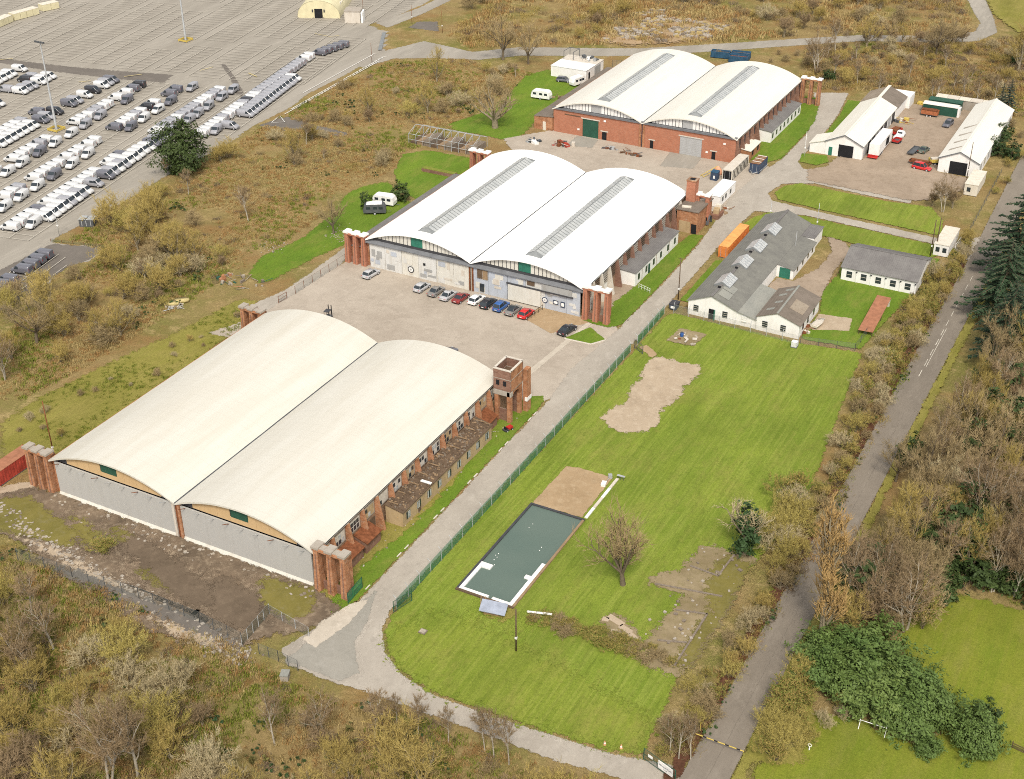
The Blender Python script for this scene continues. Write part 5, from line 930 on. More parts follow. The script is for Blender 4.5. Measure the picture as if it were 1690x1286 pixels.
# ================================================================== plants
def twig_tube(B, p, q, r0, r1, n): B.tube(p, q, r0, r1, n)
def rot_dir(d, ang, az):
    a = d.orthogonal().normalized(); b = d.cross(a).normalized(); k = a*math.cos(az)+b*math.sin(az); return (d*math.cos(ang)+k*math.sin(ang)).normalized()
class TP: pass
def make_tree(seed, H, trunk=.3, limbs=6, r0=.22, ang=(.45, .8), up=.25, spread=1.0, nb=6, nt=6, nl=5, stems=1, stem_ang=.35, tw=.022, multi=False, leaf=None, nleaf=0, leafsize=.16, limb_len=.5, lo=.55):
    rng = random.Random(seed); T, K, F = MB(), MB(), MB()
    def chain(B, p, d, L, ra, rb, n, segs, wob, upk):
        pts = [p]; dd = d.copy()
        for i in range(segs):
            dd = (dd+Vector((rng.uniform(-wob, wob), rng.uniform(-wob, wob), rng.uniform(-wob, wob)+upk))).normalized(); q = pts[-1]+dd*(L/segs)
            u, v = ra+(rb-ra)*i/segs, ra+(rb-ra)*(i+1)/segs; B.tube(pts[-1], q, u, v if (v > .004 or i < segs-1) else 0, n); pts.append(q)
        return pts, dd
    def along(pts, t):
        k = min(len(pts)-2, int(t*(len(pts)-1))); f = t*(len(pts)-1)-k; return pts[k].lerp(pts[k+1], f), (pts[k+1]-pts[k]).normalized()
    for s in range(stems):
        base = Vector((rng.uniform(-.25, .25)*(stems > 1)*H*.1, rng.uniform(-.25, .25)*(stems > 1)*H*.1, -.2))
        d0 = rot_dir(Vector((0, 0, 1)), rng.uniform(0, stem_ang) if stems > 1 else rng.uniform(0, .08), rng.uniform(0, 6.28))
        TL = H*(trunk if limbs else .9); rr = r0/(math.sqrt(stems) if stems > 1 else 1)
        tp, td = chain(T, base, d0, TL*rng.uniform(.85, 1.1), rr*1.25, rr*.75, 7, 4, .08, .05)
        # leader plus limbs
        starts = []
        for i in range(limbs):
            t = rng.uniform(lo, 1.0) if i else 1.0; p, dd = along(tp, t); an = rng.uniform(*ang) if i else rng.uniform(0, .25)
            starts.append((p, rot_dir(dd, an, i*2.4+rng.uniform(-.4, .4)), H*limb_len*rng.uniform(.75, 1.1), rr*.55))
        for p, d, L, r_ in starts:
            lp, ld = chain(T, p, d, L*spread, r_, r_*.25, 5, 4, .16, up*.35)
            for j in range(nb):
                t = .25+.75*(j+rng.random())/nb; q, dd = along(lp, min(t, 1)); L2 = L*rng.uniform(.3, .55)*(1.15-t*.45)
                bp, bd = chain(T, q, rot_dir(dd, rng.uniform(.4, .9), rng.uniform(0, 6.28)), L2, r_*.33, r_*.1, 3, 3, .2, up*.4)
                for k in range(nt):
                    t2 = .2+.8*(k+rng.random())/nt; q2, d2 = along(bp, min(t2, 1)); L3 = L2*rng.uniform(.35, .6)
                    cp, cdir = chain(K, q2, rot_dir(d2, rng.uniform(.3, .9), rng.uniform(0, 6.28)), L3, tw*1.3, tw*.6, 3, 2, .25, up*.5)
                    for m in range(nl):
                        q3, d3 = along(cp, rng.uniform(.15, 1)); e = q3+(rot_dir(d3, rng.uniform(.2, .9), rng.uniform(0, 6.28))+Vector((0, 0, up*.6))).normalized()*L3*rng.uniform(.6, 1.35)
                        K.tube(q3, e, tw, 0, 3)
                        if leaf and rng.random() < nleaf:
                            a = Vector((rng.uniform(-1, 1), rng.uniform(-1, 1), rng.uniform(-.4, .4)))*leafsize; c = a.orthogonal().normalized()*leafsize*.6; F.poly([e-a, e+c, e+a, e-c])
    return T, K, F
def leaves(seed, shape, n, size, lump=.25, inner=.35, F=None, asp=.5):
    """leaf clumps on many small boughs spread through an uneven rounded volume (rx, ry, rz, zc)"""
    rng = random.Random(seed); F = F or MB(); rx, ry, rz_, zc = shape; per = 22; i = 0
    while i < n:
        v = Vector((rng.gauss(0, 1), rng.gauss(0, 1), rng.gauss(0, 1))).normalized(); k = 1+lump*noise.noise(v*2.1+Vector((seed, 0, 0)))*1.8+lump*.6*noise.noise(v*5+Vector((0, seed, 0)))
        rr = k*(1-inner*rng.random()**1.8); c0 = Vector((v.x*rx*rr, v.y*ry*rr, zc+v.z*rz_*rr)); sp = rng.uniform(.06, .15)*(rx+rz_)*.5; m = rng.randint(8, per*2-8)
        for q in range(m):
            p = c0+Vector((rng.gauss(0, sp), rng.gauss(0, sp), rng.gauss(0, sp*.55)-abs(rng.gauss(0, sp*.3))))
            if p.z < .05: p.z = rng.uniform(.05, .4)
            nrm = (v*.6+Vector((rng.uniform(-.6, .6), rng.uniform(-.6, .6), rng.uniform(0, 1.1)))).normalized(); a = nrm.orthogonal().normalized(); a = (Matrix.Rotation(rng.uniform(0, 6.28), 3, nrm) @ a)*size*rng.uniform(.45, 1.35); c = nrm.cross(a)*asp
            F.poly([p-a, p+c-a*.1, p+a, p-c-a*.1])
        i += m
    return F
PROTO = {}
def proto(key, name, parts):
    """parts: (part name, MB, material)"""
    PROTO[key] = (name, [(pn, mb.mesh(pn, mt)) for pn, mb, mt in parts if mb.f])
def bare(key, name, seed, H, twig, bark='bark', leaf=None, **kw):
    T, K, F = make_tree(seed, H, leaf=leaf, **kw); P_ = [('trunk', T, bark), ('crown', K, twig)]
    if leaf: P_.append(('buds', F, leaf))
    proto(key, name, P_)
bare('oak', 'bare_tree', 11, 10, 'twig_brown', limbs=7, nb=7, nt=7, nl=5, limb_len=.55, r0=.26, ang=(.5, 1.0), up=.2)
bare('oak2', 'bare_tree', 12, 10, 'twig_olive', 'bark_pale', limbs=7, nb=7, nt=6, nl=5, limb_len=.55, r0=.22, trunk=.22, ang=(.35, .9), up=.25, tw=.019)
bare('field', 'bare_tree', 13, 10, 'twig_brown', limbs=9, nb=7, nt=6, nl=5, limb_len=.6, r0=.3, trunk=.22, ang=(.25, .55), up=.3, tw=.02)
bare('olive', 'willow_bush', 14, 6, 'twig_olive', 'bark_pale', stems=7, limbs=4, nb=5, nt=5, nl=4, trunk=.25, stem_ang=.8, limb_len=.6, r0=.14, tw=.017, up=.4)
bare('olive2', 'willow_bush', 15, 6, 'twig_yellow', 'bark_pale', stems=7, limbs=4, nb=5, nt=5, nl=4, trunk=.2, stem_ang=.9, limb_len=.6, r0=.13, tw=.017, up=.4, leaf='twig_yellow', nleaf=.3, leafsize=.06)
bare('brown', 'thorn_bush', 16, 5, 'twig_brown', 'bark_pale', stems=6, limbs=4, nb=5, nt=5, nl=5, trunk=.2, stem_ang=.9, limb_len=.55, r0=.12, tw=.016)
bare('pale', 'thorn_bush', 17, 5, 'twig_pale', 'bark_pale', stems=7, limbs=4, nb=5, nt=5, nl=4, trunk=.2, stem_ang=.95, limb_len=.55, r0=.11, tw=.017)
bare('purple', 'birch_scrub', 18, 6, 'twig_purple', 'bark_pale', stems=4, limbs=5, nb=5, nt=6, nl=5, trunk=.3, stem_ang=.45, limb_len=.45, r0=.12, tw=.018)
bare('birch', 'birch_tree', 19, 10, 'twig_purple', 'bark_birch', stems=1, limbs=9, nb=6, nt=6, nl=6, trunk=.6, ang=(.35, .7), limb_len=.34, lo=.35, r0=.12, tw=.018, up=.3)
bare('birch2', 'birch_tree', 20, 10, 'twig_purple', 'bark_birch', stems=2, limbs=7, nb=6, nt=6, nl=5, trunk=.45, ang=(.4, .8), stem_ang=.3, limb_len=.42, r0=.16, tw=.018, up=.3)
bare('poplar', 'poplar_tree', 21, 16, 'twig_orange', 'bark_pale', stems=1, limbs=34, nb=5, nt=5, nl=4, trunk=.86, ang=(.18, .42), limb_len=.24, lo=.1, r0=.2, tw=.026, up=1.3, leaf='twig_orange', nleaf=.3, leafsize=.08)
bare('pollard', 'gnarled_tree', 22, 9, 'twig_brown', 'bark_pale', limbs=9, nb=6, nt=6, nl=4, trunk=.3, ang=(.6, 1.15), limb_len=.5, r0=.5, up=.2)
bare('spring', 'hedge_shrub', 23, 4, 'twig_olive', 'bark', stems=6, limbs=3, nb=4, nt=4, nl=4, trunk=.2, stem_ang=.8, limb_len=.55, r0=.1, tw=.02, leaf='leaf_spring', nleaf=.55, leafsize=.09)
T, K, F = make_tree(24, 8, limbs=6, nb=5, nt=5, nl=3, r0=.25, ang=(.3, .7), trunk=.4); F2 = leaves(3, (1.5, 1.5, 3.0, 3.2), 1500, .22, .4, .5); proto('ivy', 'ivy_clad_tree', [('trunk', T, 'bark_pale'), ('crown', K, 'twig_pale'), ('ivy', F2, 'leaf_ivy')])
T = MB(); T.tube((0, 0, -.2), (0, 0, 2), .2, .1, 7); proto('laurel', 'laurel_bush', [('trunk', T, 'bark'), ('crown', leaves(5, (2.6, 2.6, 2.1, 1.9), 7600, .17, .5, .5), 'leaf_laurel')])
proto('shrub', 'evergreen_shrub', [('trunk', T, 'bark'), ('crown', leaves(6, (1.9, 1.9, 1.8, 1.8), 2200, .18, .25, .5), 'leaf_dark')])
T = MB(); T.tube((0, 0, -.2), (0, 0, 8), .35, .12, 7); F = leaves(7, (5.2, 5.2, 5.6, 5.4), 8000, .3, .35, .55); leaves(8, (3.6, 3.6, 2.6, 9.6), 1600, .28, .3, .5, F); proto('holly', 'holly_tree', [('trunk', T, 'bark'), ('crown', F, 'leaf_holly')])
def conifer(seed, H, R0, droop, n, key, name, mt, top=.08):
    rng = random.Random(seed); T, F = MB(), MB(); T.tube((0, 0, -.3), (0, 0, H*.95), .38*H/16, .05, 8)
    for i in range(n):
        t = (i+.5)/n; z = H*(.12+.87*t); L = R0*(1-t)**.75*rng.uniform(.7, 1.15)+top; az = i*2.399+rng.uniform(-.3, .3); d = Vector((math.cos(az), math.sin(az), 0)); side = Vector((-d.y, d.x, 0))
        p0 = Vector((0, 0, z)); segs = 4; pts = [p0+d*(L*k/segs)+Vector((0, 0, -droop*L*(k/segs)**1.6+.12*L*(k/segs))) for k in range(segs+1)]
        for a, b in zip(pts, pts[1:]): T.tube(a, b, .05, .035, 3)
        for k in range(int(22+L*9)):
            t2 = rng.uniform(.2, 1); j = min(segs-1, int(t2*segs)); p = pts[j].lerp(pts[j+1], t2*segs-j); wv = side*rng.choice((-1, 1))*rng.uniform(.25, .6)*(1.15-t2)*L*.5+d*rng.uniform(.05, .35)*L*.3+Vector((0, 0, rng.uniform(-.25, .05)*L*.3)); c = Vector((0, 0, 1)).cross(wv).normalized()*rng.uniform(.1, .2)
            F.poly([p, p+wv*.5+c+Vector((0, 0, .04)), p+wv, p+wv*.5-c+Vector((0, 0, .04))])
    proto(key, name, [('trunk', T, 'bark'), ('crown', F, mt)])
conifer(31, 17, 6.2, .22, 120, 'pine', 'conifer_tree', 'needle', .5); conifer(32, 9, 2.2, .3, 90, 'spruce', 'spruce_tree', 'spruce', .1)
made = {}
def put(key, xy, H, label, group=None, cat=None, sx=1.0, rz=None, h0=None):
    name, parts = PROTO[key]; base = {'oak': 10, 'oak2': 10, 'field': 10, 'olive': 6, 'olive2': 6, 'brown': 5, 'pale': 5, 'purple': 6, 'birch': 10, 'birch2': 10, 'poplar': 16, 'pollard': 9, 'spring': 4, 'ivy': 8, 'laurel': 4, 'shrub': 3.6, 'holly': 11.5, 'pine': 17, 'spruce': 9}[key]
    s = H/base; cat = cat or ('tree' if 'tree' in name else 'bush')
    t = thing(name, label, cat, (xy[0], xy[1], 0), prng.uniform(0, 6.28) if rz is None else rz, group); t.scale = (s*sx, s*sx, s)
    for pn, me in parts: link(pn, me, t, kind='stuff' if pn == 'buds' else None)
    return t
prng = random.Random(77)
# ------------------------------------------------------------------ single trees one can point to
def at(px, py, key, H, label, sx=1.0, group=None): return put(key, G(px, py), H, label, group, sx=sx)
at(1028, 966, 'field', 13, 'bare spreading tree standing alone in the mown field beside the pond', .95)
put('holly', (-69.2, 111.5), 12.6, 'large round dark evergreen tree at the van park edge', sx=.98)
at(817, 211, 'pollard', 13, 'gnarled pale-trunked tree on the lawn left of the far hangar', 1.05)
at(551, 386, 'oak', 9.5, 'bare tree on a stony patch in the west lawn near the caravans', .8)
at(721, 136, 'oak2', 12, 'bare bushy tree left of the gate road junction by the north road', .85); at(610, 192, 'oak2', 9.5, 'bare tree alone in the straw grass triangle below the north road', .95); at(706, 186, 'oak2', 11, 'bare tree in scrub left of the gnarled pale-trunked tree', .8)
at(830, 99, 'oak', 14.5, 'tall bare tree, left of the pair above the white garage', 1.0); at(872, 106, 'oak', 13, 'bare tree, right of the pair above the white garage', .8); at(486, 271, 'oak2', 11, 'bare tree with green ivy foot beside the short side lane', .85)
at(61, 566, 'oak', 10.5, 'wide bare brown tree in scrub below the dark corner vans', 1.15); at(8, 628, 'birch2', 10, 'pale-stemmed tree at the left picture edge above the near hangar')
at(280, 428, 'oak2', 10, 'broad olive tree above the rubble in the western scrub', 1.15); at(228, 402, 'oak2', 10.5, 'broad olive tree right of the grey transformer cabinet', 1.15); at(322, 432, 'oak2', 8.5, 'smaller olive tree right of the two broad ones in the scrub', 1.0); at(190, 372, 'olive', 8, 'dense olive thicket at the van park corner', 1.2); at(258, 372, 'olive', 8.5, 'dense olive thicket behind the two broad olive trees', 1.2)
at(410, 366, 'birch', 9.5, 'slim white birch with reddish crown in the western scrub'); at(311, 322, 'birch', 7.5, 'slim white birch in front of the dark evergreen tree'); at(274, 292, 'birch', 5.5, 'small pale birch left below the dark evergreen tree'); at(240, 466, 'birch', 6, 'small slim birch stem in the lower western scrub')
at(380, 262, 'olive', 5.5, 'olive bush right of the dark evergreen tree', 1.3); at(366, 268, 'olive', 4.5, 'small olive bush touching the dark evergreen tree', 1.3); at(200, 556, 'oak2', 9, 'olive tree in scrub left of the yellow scrap boats', 1.1); at(180, 566, 'brown', 5, 'dark brushwood heap at the meadow edge', 1.3)
at(130, 462, 'brown', 4, 'rusty brown bush by the dark parking bay', 1.2)
at(660, 331, 'shrub', 4.2, 'round dark evergreen shrub above the white caravan', 1.05); at(606, 347, 'shrub', 4.5, 'tall dark evergreen shrub left of the caravans', .6)
at(1348, 122, 'birch2', 12, 'pale-stemmed birch with purple crown behind the far hangar'); at(1378, 90, 'birch', 12, 'tall purple birch right of the one behind the far hangar'); at(1430, 78, 'oak2', 12, 'olive bare tree along the north road'); at(1293, 62, 'purple', 8, 'purple scrub tree above the blue skips', 1.1); at(1545, 92, 'oak', 12, 'dark-stemmed bare tree before the north road bend'); at(1570, 86, 'oak', 12, 'purplish bare tree nearest the north road bend', 1.1); at(1680, 118, 'oak2', 17.5, 'big olive tree at the right picture edge by the road bend', 1.0)
put('spruce', G(1648, 192), 9, 'blue-green spruce, left of the two beyond the ivory shed'); put('spruce', G(1661, 190), 10, 'taller blue-green spruce, right of the two beyond the ivory shed')
at(1655, 232, 'shrub', 4.5, 'dark evergreen shrub right of the ivory shed, far one', 1.0); at(1668, 262, 'shrub', 4.2, 'dark evergreen shrub right of the ivory shed, middle one', 1.0); at(1640, 255, 'shrub', 4.8, 'dark evergreen shrub by the ivory shed wall, near one', 1.0)
at(1556, 350, 'birch2', 9, 'white-stemmed birch clump on the lawn end before the farm yard', .9); at(1572, 344, 'purple', 6, 'purple brushwood beside the birch clump before the farm yard'); at(1538, 340, 'purple', 4.5, 'low purple brush left of the birch clump')
put('poplar', (113.9, 20.5), 22, 'tall orange-brown columnar poplar beside the lane', sx=1.35); put('ivy', (98.6, 34.5), 10.5, 'pale tree with dark ivy-clad trunk by the ruined foundations', sx=1.1)
put('pine', (117.2, 142), 23, 'tallest dark conifer leaning over the lane, top right', sx=1.12); put('pine', (116.8, 124), 17, 'dark conifer right of the lane, middle of three', sx=1.2); put('pine', (120.5, 109), 16, 'dark conifer at the right picture edge, nearest of three', sx=1.1)
LAU = ((116.6, 15.6, 4.4), (120.3, 13.9, 4.8), (124, 12.8, 5.0), (127.6, 12.2, 4.8), (118.6, 18.6, 5.0), (122.6, 17, 5.6), (126.4, 16.4, 5.0), (120.6, 21.4, 5.0), (115.2, 18.6, 4.4), (129.6, 14.6, 4.6))
for i, (x, y, h) in enumerate(LAU): put('laurel', (x, y), h, f"glossy green laurel in the big evergreen mass, {ordinal(1+sorted(LAU).index((x, y, h)))} counting from the lane", 'laurels of the evergreen mass', sx=1.18)
put('laurel', (135.6, 12.0), 5.2, 'separate tall glossy laurel right of the white garden frame', sx=.85); put('shrub', (135.4, 15.6), 3.4, 'dark rounded evergreen behind the tall separate laurel', sx=1.25); put('laurel', (130.9, 8.4), 2.4, 'small round laurel just right of the white garden frame', sx=1.0)
at(1497, 765, 'shrub', 5, 'round dark green holly bush overhanging the lane', .8); at(1478, 795, 'oak', 8, 'dark bare tree leaning over the lane edge beside the holly bush', .9)
at(180, 1292, 'birch2', 14, 'largest white-stemmed birch in the lower left wood', .95); at(228, 1285, 'birch', 14, 'tall white birch right of the largest one in the lower left wood'); at(28, 1112, 'birch2', 10.5, 'white forked birch near the left edge of the lower wood', 1.0); at(60, 1130, 'birch', 8, 'thin birch beside the white forked one'); at(530, 1215, 'birch2', 7, 'pale arching birch at the foot of the track fork', 1.1)
for i, (px, H) in enumerate(((1105, 7.5), (1120, 8), (1140, 8))): at(px, 1242 if px < 1110 else 1255, 'birch', H, f"thin pole birch by the sign gate, {ordinal(i+1)} from left", .7, 'pole birches by the sign gate')
for i, (px, py, H) in enumerate(((655, 1195, 6), (690, 1215, 8), (740, 1225, 7), (800, 1240, 8), (815, 1250, 9), (840, 1262, 9))): at(px, py, 'birch', H, f"thin bare sapling along the lower track, {ordinal(i+1)} from left", .7, 'saplings along the lower track')
for i, (px, py, H) in enumerate(((1415, 140, 8), (1450, 160, 8), (1500, 130, 8), (1545, 170, 8), (1560, 118, 9), (1590, 165, 9), (1610, 175, 9), (1640, 170, 9))): at(px, py, 'birch', H, f"slim bare birch in the scrub behind the sheds, {ordinal(i+1)} from left", .8, 'birches behind the sheds')
for i, (px, py, H, sx) in enumerate(((1530, 905, 7, .9), (1560, 930, 8, 1.0), (1590, 880, 9, .8), (1620, 955, 6, 1.3), (1545, 985, 5, 1.2), (1655, 965, 5, 1.4), (1600, 770, 9, .7), (1680, 900, 7, 1.0), (1640, 660, 8, .9))): put('shrub', G(px, py), H, 'dark ivy-green evergreen clump in the bare eastern wood, near the '+('lane bend', 'lane verge', 'wood centre', 'garden top', 'laurel mass', 'garden corner', 'tall conifers', 'right edge', 'conifer foot')[i], 'evergreens in the eastern wood', sx=sx)
put('spring', G(1522, 1040), 9, 'narrow yellow-green tree above the laurel mass', sx=.45)
# ------------------------------------------------------------------ bushes of the rough ground, one object each
def scatter(poly, n, mind, rng, avoid=(), clump=None):
    P_ = [G(*p) for p in poly]; xs = [p[0] for p in P_]; ys = [p[1] for p in P_]; out = []; tries = 0
    while len(out) < n and tries < n*60:
        tries += 1; x, y = rng.uniform(min(xs), max(xs)), rng.uniform(min(ys), max(ys))
        if not inside(x, y, P_) or any(inside(x, y, q) for q in avoid): continue
        if clump is not None and noise.noise(Vector((x*.045, y*.045, 9.3)))+.4*noise.noise(Vector((x*.12, y*.12, 2.3))) < clump: continue
        if any((x-a)**2+(y-b)**2 < mind**2 for a, b in out): continue
        out.append((x, y))
    return out
rng = random.Random(21)
WESTLAWNS = [[G(*p) for p in q] for q in ([(412, 452), (430, 424), (500, 393), (545, 356), (575, 318), (640, 300), (700, 345), (560, 408), (450, 463)], [(650, 285), (665, 250), (705, 245), (790, 262), (790, 275), (690, 330)], [(740, 205), (800, 185), (835, 160), (868, 125), (945, 130), (960, 150), (850, 235)], [(60, 670), (180, 605), (400, 492), (450, 505), (130, 730), (70, 770), (0, 740)], [(428, 207), (466, 194), (582, 222), (500, 215)])]
WEST = [(438, 208), (560, 140), (650, 102), (760, 98), (880, 120), (840, 155), (780, 190), (700, 235), (640, 285), (560, 325), (500, 380), (420, 430), (300, 505), (170, 590), (40, 660), (0, 660), (0, 560), (120, 460), (180, 418), (110, 395), (260, 318), (330, 275)]
LOOK = {'oak': 'brown bare tree', 'oak2': 'olive bare tree', 'olive': 'olive willow bush', 'olive2': 'yellowish willow bush', 'brown': 'brown thorn bush', 'pale': 'pale straw-coloured bush', 'purple': 'purplish birch scrub', 'birch': 'slim white-stemmed birch', 'birch2': 'forked white-stemmed birch', 'spring': 'budding yellow-green shrub', 'ivy': 'ivy-clad tree', 'shrub': 'dark evergreen shrub'}
def pxx(x, y): d = Vector((x, y, 0))-CAM; return d.dot(_r)/d.dot(_f)
def many(poly, n, mind, kinds, area, group, hr, avoid=(), sx=(.9, 1.3), clump=None):
    got = {}
    for x, y in scatter(poly, n, mind, rng, avoid, clump):
        k = rng.choices([q[0] for q in kinds], [q[1] for q in kinds])[0]; h = rng.uniform(*hr); size = 'low' if h < hr[0]+(hr[1]-hr[0])*.33 else 'tall' if h > hr[0]+(hr[1]-hr[0])*.67 else 'middling'
        got.setdefault((size, k), []).append((x, y, h*({'birch': 1.5, 'birch2': 1.5, 'oak': 1.4, 'oak2': 1.4}.get(k, 1)), rng.uniform(*sx)))
    for (size, k), L in got.items():
        for i, (x, y, h, s_) in enumerate(sorted(L, key=lambda q: pxx(q[0], q[1]))):
            put(k, (x, y), h, f"{size} {LOOK[k]} {area}" + (f", {ordinal(i+1)} from left" if len(L) > 1 else ''), group, sx=s_)
many(WEST, 66, 2.6, (('brown', 5), ('olive', 4), ('olive2', 1.5), ('pale', 2), ('purple', 1.5), ('birch', .6)), 'between van park and hangars', 'bushes of the western rough ground', (1.8, 5.4), WESTLAWNS, clump=.1)
many([(0, 500), (0, 600), (150, 580), (330, 440), (340, 360), (250, 330), (200, 400), (130, 470)], 26, 3.4, (('olive', 4), ('brown', 2), ('oak2', 2), ('olive2', 1)), 'in the thicket left of hangars', 'thicket left of the hangars', (4.5, 7), ())
SOUTH = [(-60, 970), (60, 1015), (200, 1065), (330, 1120), (430, 1165), (560, 1215), (640, 1220), (700, 1255), (800, 1300), (1000, 1350), (1000, 1420), (-200, 1500)]
many(SOUTH, 72, 3.1, (('olive2', 4), ('olive', 5), ('pale', 3), ('purple', 1.6), ('birch', 1.6), ('brown', .6), ('oak2', 1.5)), 'in the bottom wood', 'bushes of the bottom wood', (4.5, 7.5), [[G(*p) for p in [(380, 1060), (470, 1060), (560, 1130), (440, 1200), (380, 1280), (330, 1290), (360, 1180)]]])
many([(1085, 1250), (1110, 1180), (1190, 1080), (1250, 970), (1310, 890), (1365, 770), (1410, 650), (1440, 590), (1500, 520), (1560, 455), (1600, 395), (1600, 420), (1560, 500), (1495, 600), (1460, 665), (1365, 850), (1285, 990), (1180, 1165), (1130, 1255)], 110, 1.7, (('spring', 5), ('olive2', 2), ('brown', 3), ('pale', 2), ('olive', 2)), 'in the hedgerow beside the lane', 'hedgerow along the lane', (2.0, 3.8), (), (.9, 1.15))
many([(20, 700), (180, 620), (330, 550), (420, 500), (430, 520), (300, 600), (150, 700), (60, 750)], 18, 2.2, (('brown', 2), ('olive', 1), ('pale', 2)), 'on the rough meadow behind the near hangar', 'meadow bushes behind the near hangar', (.8, 2.0))
many([(1250, 880), (1300, 800), (1340, 800), (1330, 900), (1270, 1000), (1240, 960)], 9, 2.2, (('pale', 2), ('olive2', 1), ('spring', 1)), 'above the ruined foundations', 'field corner bushes', (4, 6))
many([(1480, 480), (1545, 430), (1560, 470), (1500, 560), (1460, 620), (1440, 590)], 10, 2, (('olive2', 3), ('spring', 3), ('pale', 2)), 'below the lone white hut', 'shrubs below the lone hut', (3, 5))
EAST = [(1530, 800), (1590, 665), (1650, 580), (1790, 640), (1790, 1010), (1700, 1010), (1600, 960), (1545, 985), (1500, 1030), (1440, 1020), (1455, 950), (1490, 880)]
many(EAST, 104, 2.4, (('birch', 1.6), ('birch2', 1.6), ('oak', 3), ('oak2', 2.2), ('brown', 1.6), ('purple', 1.4), ('olive', 1.2), ('pale', 1), ('ivy', .4), ('shrub', .4)), 'in the wood east of the lane', 'woodland east of the lane', (7, 10.5), (), (.65, .95))
many([(1390, 950), (1430, 930), (1500, 990), (1520, 1060), (1440, 1060), (1380, 1040)], 12, 2.2, (('birch2', 2), ('purple', 2), ('brown', 2), ('olive', 1), ('shrub', 1)), 'behind the laurel mass', 'trees behind the evergreen mass', (5, 8))
many([(1250, 1240), (1290, 1130), (1320, 1090), (1345, 1150), (1310, 1240), (1260, 1280)], 15, 1.3, (('spring', 4), ('olive2', 2)), 'between lane and garden', 'shrubs between lane and garden', (2.8, 4.4))
many([(1325, 1190), (1380, 1160), (1400, 1190), (1340, 1230)], 4, 1.5, (('pale', 2), ('olive2', 1)), 'at the garden edge', 'low garden edge bushes', (1.8, 2.6))
many([(880, 60), (980, 70), (1010, 40), (1100, 10), (1240, 30), (1330, 50), (1580, 45), (1560, -20), (760, -20), (780, 30)], 46, 4.5, (('brown', 3), ('purple', 2.5), ('olive', 3), ('pale', 2)), 'beyond the north road', 'bushes beyond the north road', (2.5, 7), [[G(*p) for p in [(960, 72), (1050, 15), (1220, 30), (1220, 74)]]], clump=.05)
many([(1330, 95), (1440, 75), (1640, 80), (1690, 110), (1690, 190), (1640, 185), (1480, 150), (1400, 150), (1340, 140)], 58, 3.6, (('brown', 3), ('purple', 2.5), ('olive', 3), ('pale', 2), ('birch', 1), ('shrub', .5)), 'behind the two long sheds', 'bushes behind the long sheds', (2.5, 5), [[G(*p) for p in [(1410, 55), (1600, 55), (1600, 72), (1410, 72)]]])
many([(1000, 92), (1180, 90), (1320, 82), (1320, 98), (1240, 110), (1150, 88)], 6, 3, (('brown', 1),), 'behind the far hangar', 'bushes behind the far hangar', (1.5, 2.5))
many([(1420, 60), (1590, 72), (1590, 80), (1420, 72)], 14, 2.5, (('oak2', 1), ('purple', 1), ('oak', 1)), 'along the north road', 'north road hedge trees', (4, 6))
many([(1610, 350), (1690, 300), (1690, 200), (1660, 200), (1640, 280)], 12, 2, (('spring', 3), ('olive2', 2), ('brown', 1)), 'between ivory shed and lane', 'bank shrubs by the ivory shed', (1.5, 3))
for i, (x, y) in enumerate(sorted(scatter([(868, 1016), (905, 1012), (1000, 1045), (1115, 1085), (1110, 1104), (1010, 1075), (900, 1035), (866, 1030)], 42, .7, rng))): put(rng.choice(('spring', 'spring', 'brown')), (x, y), rng.uniform(.9, 1.4), f"low bramble clump in the field strip, {ordinal(i+1)} from the pond end", 'bramble strip in the field', sx=rng.uniform(1.6, 2.4))
for px, py in ((175, 905), (165, 912)): at(px, py, 'spring', 2.4, 'green bush in the dirt before the near hangar doors, ' + ('right part' if px > 170 else 'left part'), 1.7, 'green bushes before the near doors')
# ------------------------------------------------------------------ ground cover nobody could count
TUFT = bpy.data.collections.new('tuft_sources'); 
def tuft(seed, n, h, spread, mt, wd=.05, lean=.6):
    rng = random.Random(seed); b = MB()
    for i in range(n):
        x, y = rng.gauss(0, spread), rng.gauss(0, spread); a = rng.uniform(0, 6.28); L = h*rng.uniform(.5, 1.1); le = rng.uniform(.1, lean); dx, dy = math.cos(a)*L*le, math.sin(a)*L*le; wx, wy = -math.sin(a)*wd, math.cos(a)*wd
        b.poly([(x-wx, y-wy, 0), (x+wx, y+wy, 0), (x+dx*.6+wx*.6, y+dy*.6+wy*.6, L*.75), (x+dx, y+dy, L)])
    return b.mesh('tuft', mt)
def brush(seed, n, h, spread, mt):
    rng = random.Random(seed); b = MB()
    for i in range(n):
        p = Vector((rng.gauss(0, spread), rng.gauss(0, spread), 0)); d = Vector((rng.uniform(-1, 1), rng.uniform(-1, 1), rng.uniform(.5, 1.4))).normalized(); q = p+d*h*rng.uniform(.5, 1)
        b.tube(p, q, .03, .015, 3)
        for k in range(3): e = p.lerp(q, rng.uniform(.4, 1)); b.tube(e, e+Vector((rng.uniform(-1, 1), rng.uniform(-1, 1), rng.uniform(-.1, .8)))*h*.35, .018, 0, 3)
    return b.mesh('brush', mt)
